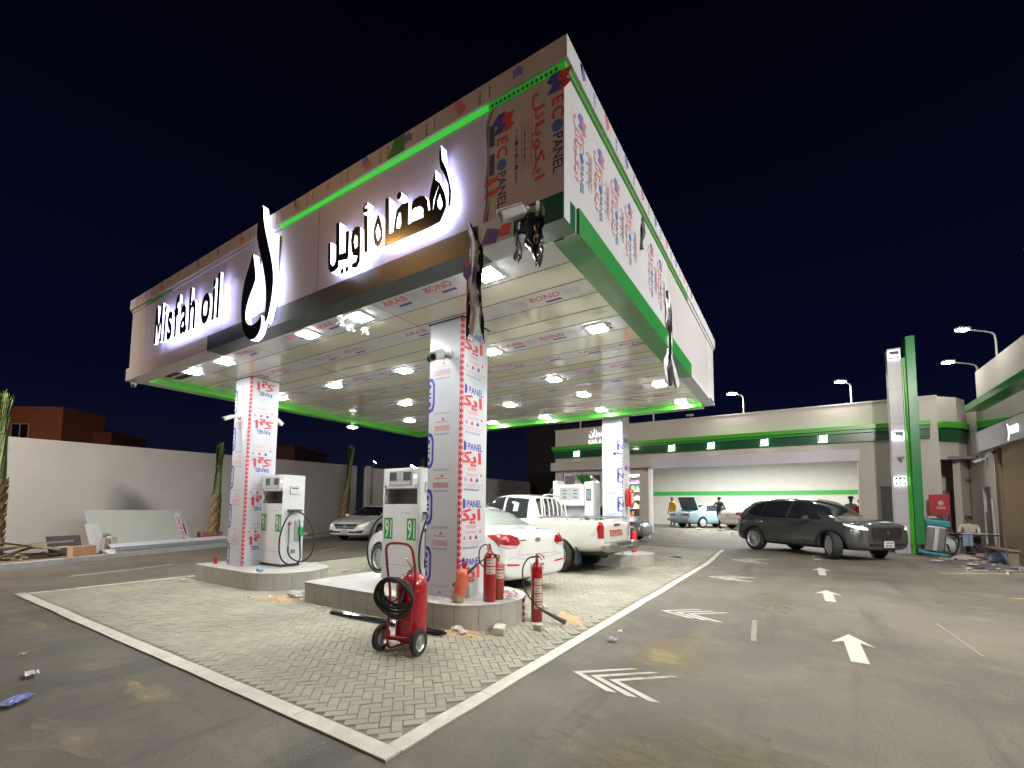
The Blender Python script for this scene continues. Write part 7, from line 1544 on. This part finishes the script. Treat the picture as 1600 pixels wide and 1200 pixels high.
def stand(armL=(0, 0), armR=(0, 0), stride=.0, fat=1., legbare=False, lean=0.):
    """arm = (forward swing deg, sideways deg)"""
    p = {'pelvis': (0, 0, .95, .125*fat, .15*fat), 'waist': (.0+lean*.3, 0, 1.08, .105*fat, .14*fat), 'chest': (.0+lean*.7, 0, 1.30, .115*fat, .165*fat), 'neckb': (-.005+lean, 0, 1.46, .06, .08), 'neck': (.01+lean, 0, 1.52, .048, .05), 'head': (.03+lean*1.1, 0, 1.63, .082, .078), 'crown': (.02+lean*1.1, 0, 1.70, .06, .06)}
    e = [('pelvis', 'waist'), ('waist', 'chest'), ('chest', 'neckb'), ('neckb', 'neck'), ('neck', 'head'), ('head', 'crown')]
    for s_, nm, (fw, sd), st in ((1, 'L', armL, stride), (-1, 'R', armR, -stride)):
        sh = Vector((lean, s_*.19, 1.42)); d = Vector((math.sin(R(fw)), s_*math.sin(R(sd)+.12), -math.cos(R(fw))*math.cos(R(sd)))).normalized(); el = sh+d*.29; d2 = (d+Vector((.28, 0, .05))).normalized(); wr = el+d2*.25; hd = wr+d2*.07
        p['sh'+nm] = (*sh, .058); p['el'+nm] = (*el, .042); p['wrist'+nm] = (*wr, .028); p['hand'+nm] = (*hd, .034, .022); e += [('chest', 'sh'+nm), ('sh'+nm, 'el'+nm), ('el'+nm, 'wrist'+nm), ('wrist'+nm, 'hand'+nm)]
        p['hip'+nm] = (0, s_*.095, .88, .092*fat); p['kn'+nm] = (st*.5+.02, s_*.10, .50, .062*fat); p['an'+nm] = (st-.02, s_*.105, .09, .042); p['toe'+nm] = (st+.14, s_*.12, .035, .036, .04); e += [('pelvis', 'hip'+nm), ('hip'+nm, 'kn'+nm), ('kn'+nm, 'an'+nm), ('an'+nm, 'toe'+nm)]
    return {'p': p, 'e': e}
shoe = lambda m: ((lambda c: c.z < .075), m)
def shirt(z0, z1, m, sleeve=1.14): return ((lambda c: z0 < c.z < z1 and (abs(c.y) < .20 or c.z > sleeve)), m)
YEL = M('shirt_mustard', (.55, .33, .02), .85); BLK = M('cloth_black', (.015, .016, .018), .8); OFFW = M('shirt_offwhite', (.50, .48, .44), .85); REDC = M('shirt_red', (.45, .02, .03), .85); TEALC = M('shirt_grey_teal', (.13, .20, .20), .85); CREAMC = M('shirt_cream', (.58, .52, .42), .85); SHO = M('shoe_dark', (.03, .025, .02), .7)
person(27.6, 6.15, .53, 150, 'man in a mustard shirt and dark shorts standing by the wash bay wall', stand(), [shoe(M('sandal', (.12, .07, .05), .7)), shirt(.86, 1.47, YEL, 1.22), ((lambda c: .52 < c.z <= .90 and abs(c.y) < .21), BLK)])
person(28.3, 5.35, .53, -20, 'person in an off-white top and dark trousers bending by the open boot', stand((55, 5), (50, 5), .12, lean=.10), [shoe(SHO), shirt(.92, 1.47, OFFW, 1.0), ((lambda c: c.z <= .92 and abs(c.y) < .25), BLK)])
person(26.9, 3.55, .53, -35, 'man dressed all in black with his arm out at the pale blue car', stand((20, 55), (5, 18), .14), [shoe(SHO), ((lambda c: .9 < c.z < 1.47 and c.x < .6 and (abs(c.y) < .20 or c.z > .92)), BLK), ((lambda c: c.z <= .92 and abs(c.y) < .27), BLK)])
person(23.4, -1.88, .40, 200, 'person in a grey teal shirt and dark cap behind the SUV bonnet', stand(), [shoe(SHO), shirt(.86, 1.47, TEALC, 1.15), ((lambda c: c.z <= .90 and abs(c.y) < .21), BLK)], hat=M('cap_black', (.02, .02, .02), .8), hair=False)
person(22.6, -2.12-.0, .30, 170, 'person in a red shirt at the bay corner behind the SUV bonnet', stand(), [shoe(SHO), shirt(.86, 1.47, REDC, 1.15), ((lambda c: c.z <= .90 and abs(c.y) < .21), BLK)])
# seated man
P_ = {'pelvis': (0, 0, .50, .13, .155), 'waist': (.02, 0, .63, .11, .14), 'chest': (.08, 0, .85, .115, .165), 'neckb': (.10, 0, 1.01, .06, .08), 'neck': (.12, 0, 1.07, .048), 'head': (.16, 0, 1.18, .082, .078), 'crown': (.15, 0, 1.25, .06)}
E_ = [('pelvis', 'waist'), ('waist', 'chest'), ('chest', 'neckb'), ('neckb', 'neck'), ('neck', 'head'), ('head', 'crown')]
for s_, n_ in ((1, 'L'), (-1, 'R')):
    P_.update({'sh'+n_: (.09, s_*.19, .97, .058), 'el'+n_: (.22, s_*.24, .74, .042), 'wrist'+n_: (.40, s_*.12, .72, .028), 'hand'+n_: (.46, s_*.09, .72, .034, .022), 'hip'+n_: (.05, s_*.10, .48, .09), 'kn'+n_: (.46, s_*.14, .50, .062), 'an'+n_: (.44, s_*.13, .09, .042), 'toe'+n_: (.58, s_*.14, .04, .036)})
    E_ += [('chest', 'sh'+n_), ('sh'+n_, 'el'+n_), ('el'+n_, 'wrist'+n_), ('wrist'+n_, 'hand'+n_), ('pelvis', 'hip'+n_), ('hip'+n_, 'kn'+n_), ('kn'+n_, 'an'+n_), ('an'+n_, 'toe'+n_)]
person(21.0, -4.82, g0, 160, 'man in a cream shirt sitting on a chair behind the folding table', {'p': P_, 'e': E_}, [shoe(SHO), ((lambda c: c.z > .58 and c.z < 1.04 and c.x < .3), CREAMC), ((lambda c: c.z <= .60), M('trousers_grey', (.12, .11, .10), .8))])
t = thing('chair', (21.0, -4.82, g0), 'plain dark chair under the seated man', 'chair', 160); mb = MB(); mb.box(-.2, .25, -.22, .22, .36, .40, DARKG, .01); mb.build('seat', t); mb = MB(); mb.box(-.24, -.2, -.22, .22, .40, .85, DARKG, .01); mb.build('backrest', t)
for a in ((-.2, -.2), (-.2, .2), (.22, -.2), (.22, .2)): mb = MB(); mb.tube([(a[0], a[1], 0), (a[0], a[1], .36)], .013, DARKG); mb.build('leg', t)
# off-white dish lamp: hanging bare bulb glare at the canopy's rear left edge
t = thing('work_lamp', (8.9, 11.35, 4.02), 'bright bare work lamp hanging under the left canopy edge', 'lamp'); mb = MB(); mb.tube([(0, 0, .12), (.0, 0, 0)], .02, DARKG); mb.lathe([(.05, .02), (.16, -.03), (.17, -.06)], STEEL, 20); mb.build('shade', t); mb = MB(); mb.lathe([(.15, -.055), (.10, -.09), (0, -.10)], M('bulb', (.9, .9, .9), .4, em=(1, 1, 1), es=20), 20); mb.build('bulb', t)

# loose building debris nobody could count in front of the shutter and along the bay
rn = random.Random(77); mb = MB(); DM = [PLW, PLG, PLB, M('debris_tan', (.42, .35, .27), .8), M('debris_pink', (.45, .32, .30), .8), ROCK, M('debris_dark', (.06, .055, .05), .8)]
for k in range(170):
    x_, y_ = rn.uniform(15.6, 21.4), rn.uniform(-5.15, -3.5)
    if rn.random() < .25: x_, y_ = rn.uniform(23.5, 27), rn.uniform(-1, 6)
    s_ = rn.uniform(.02, .10); a = rn.uniform(0, 6.28); m = rn.choice(DM)
    if k % 3: mb.rock((x_, y_, gz(x_, y_)+s_*.2), s_*.8, m, (1, rn.uniform(.3, 1), .35), k)
    else: L_ = rn.uniform(.15, .7); mb.tube([(x_, y_, gz(x_, y_)+.02), (x_+L_*math.cos(a), y_+L_*math.sin(a)*.6, gz(x_, y_)+.03)], .012, m, n=5)
mb.build('building_debris', kind='stuff')
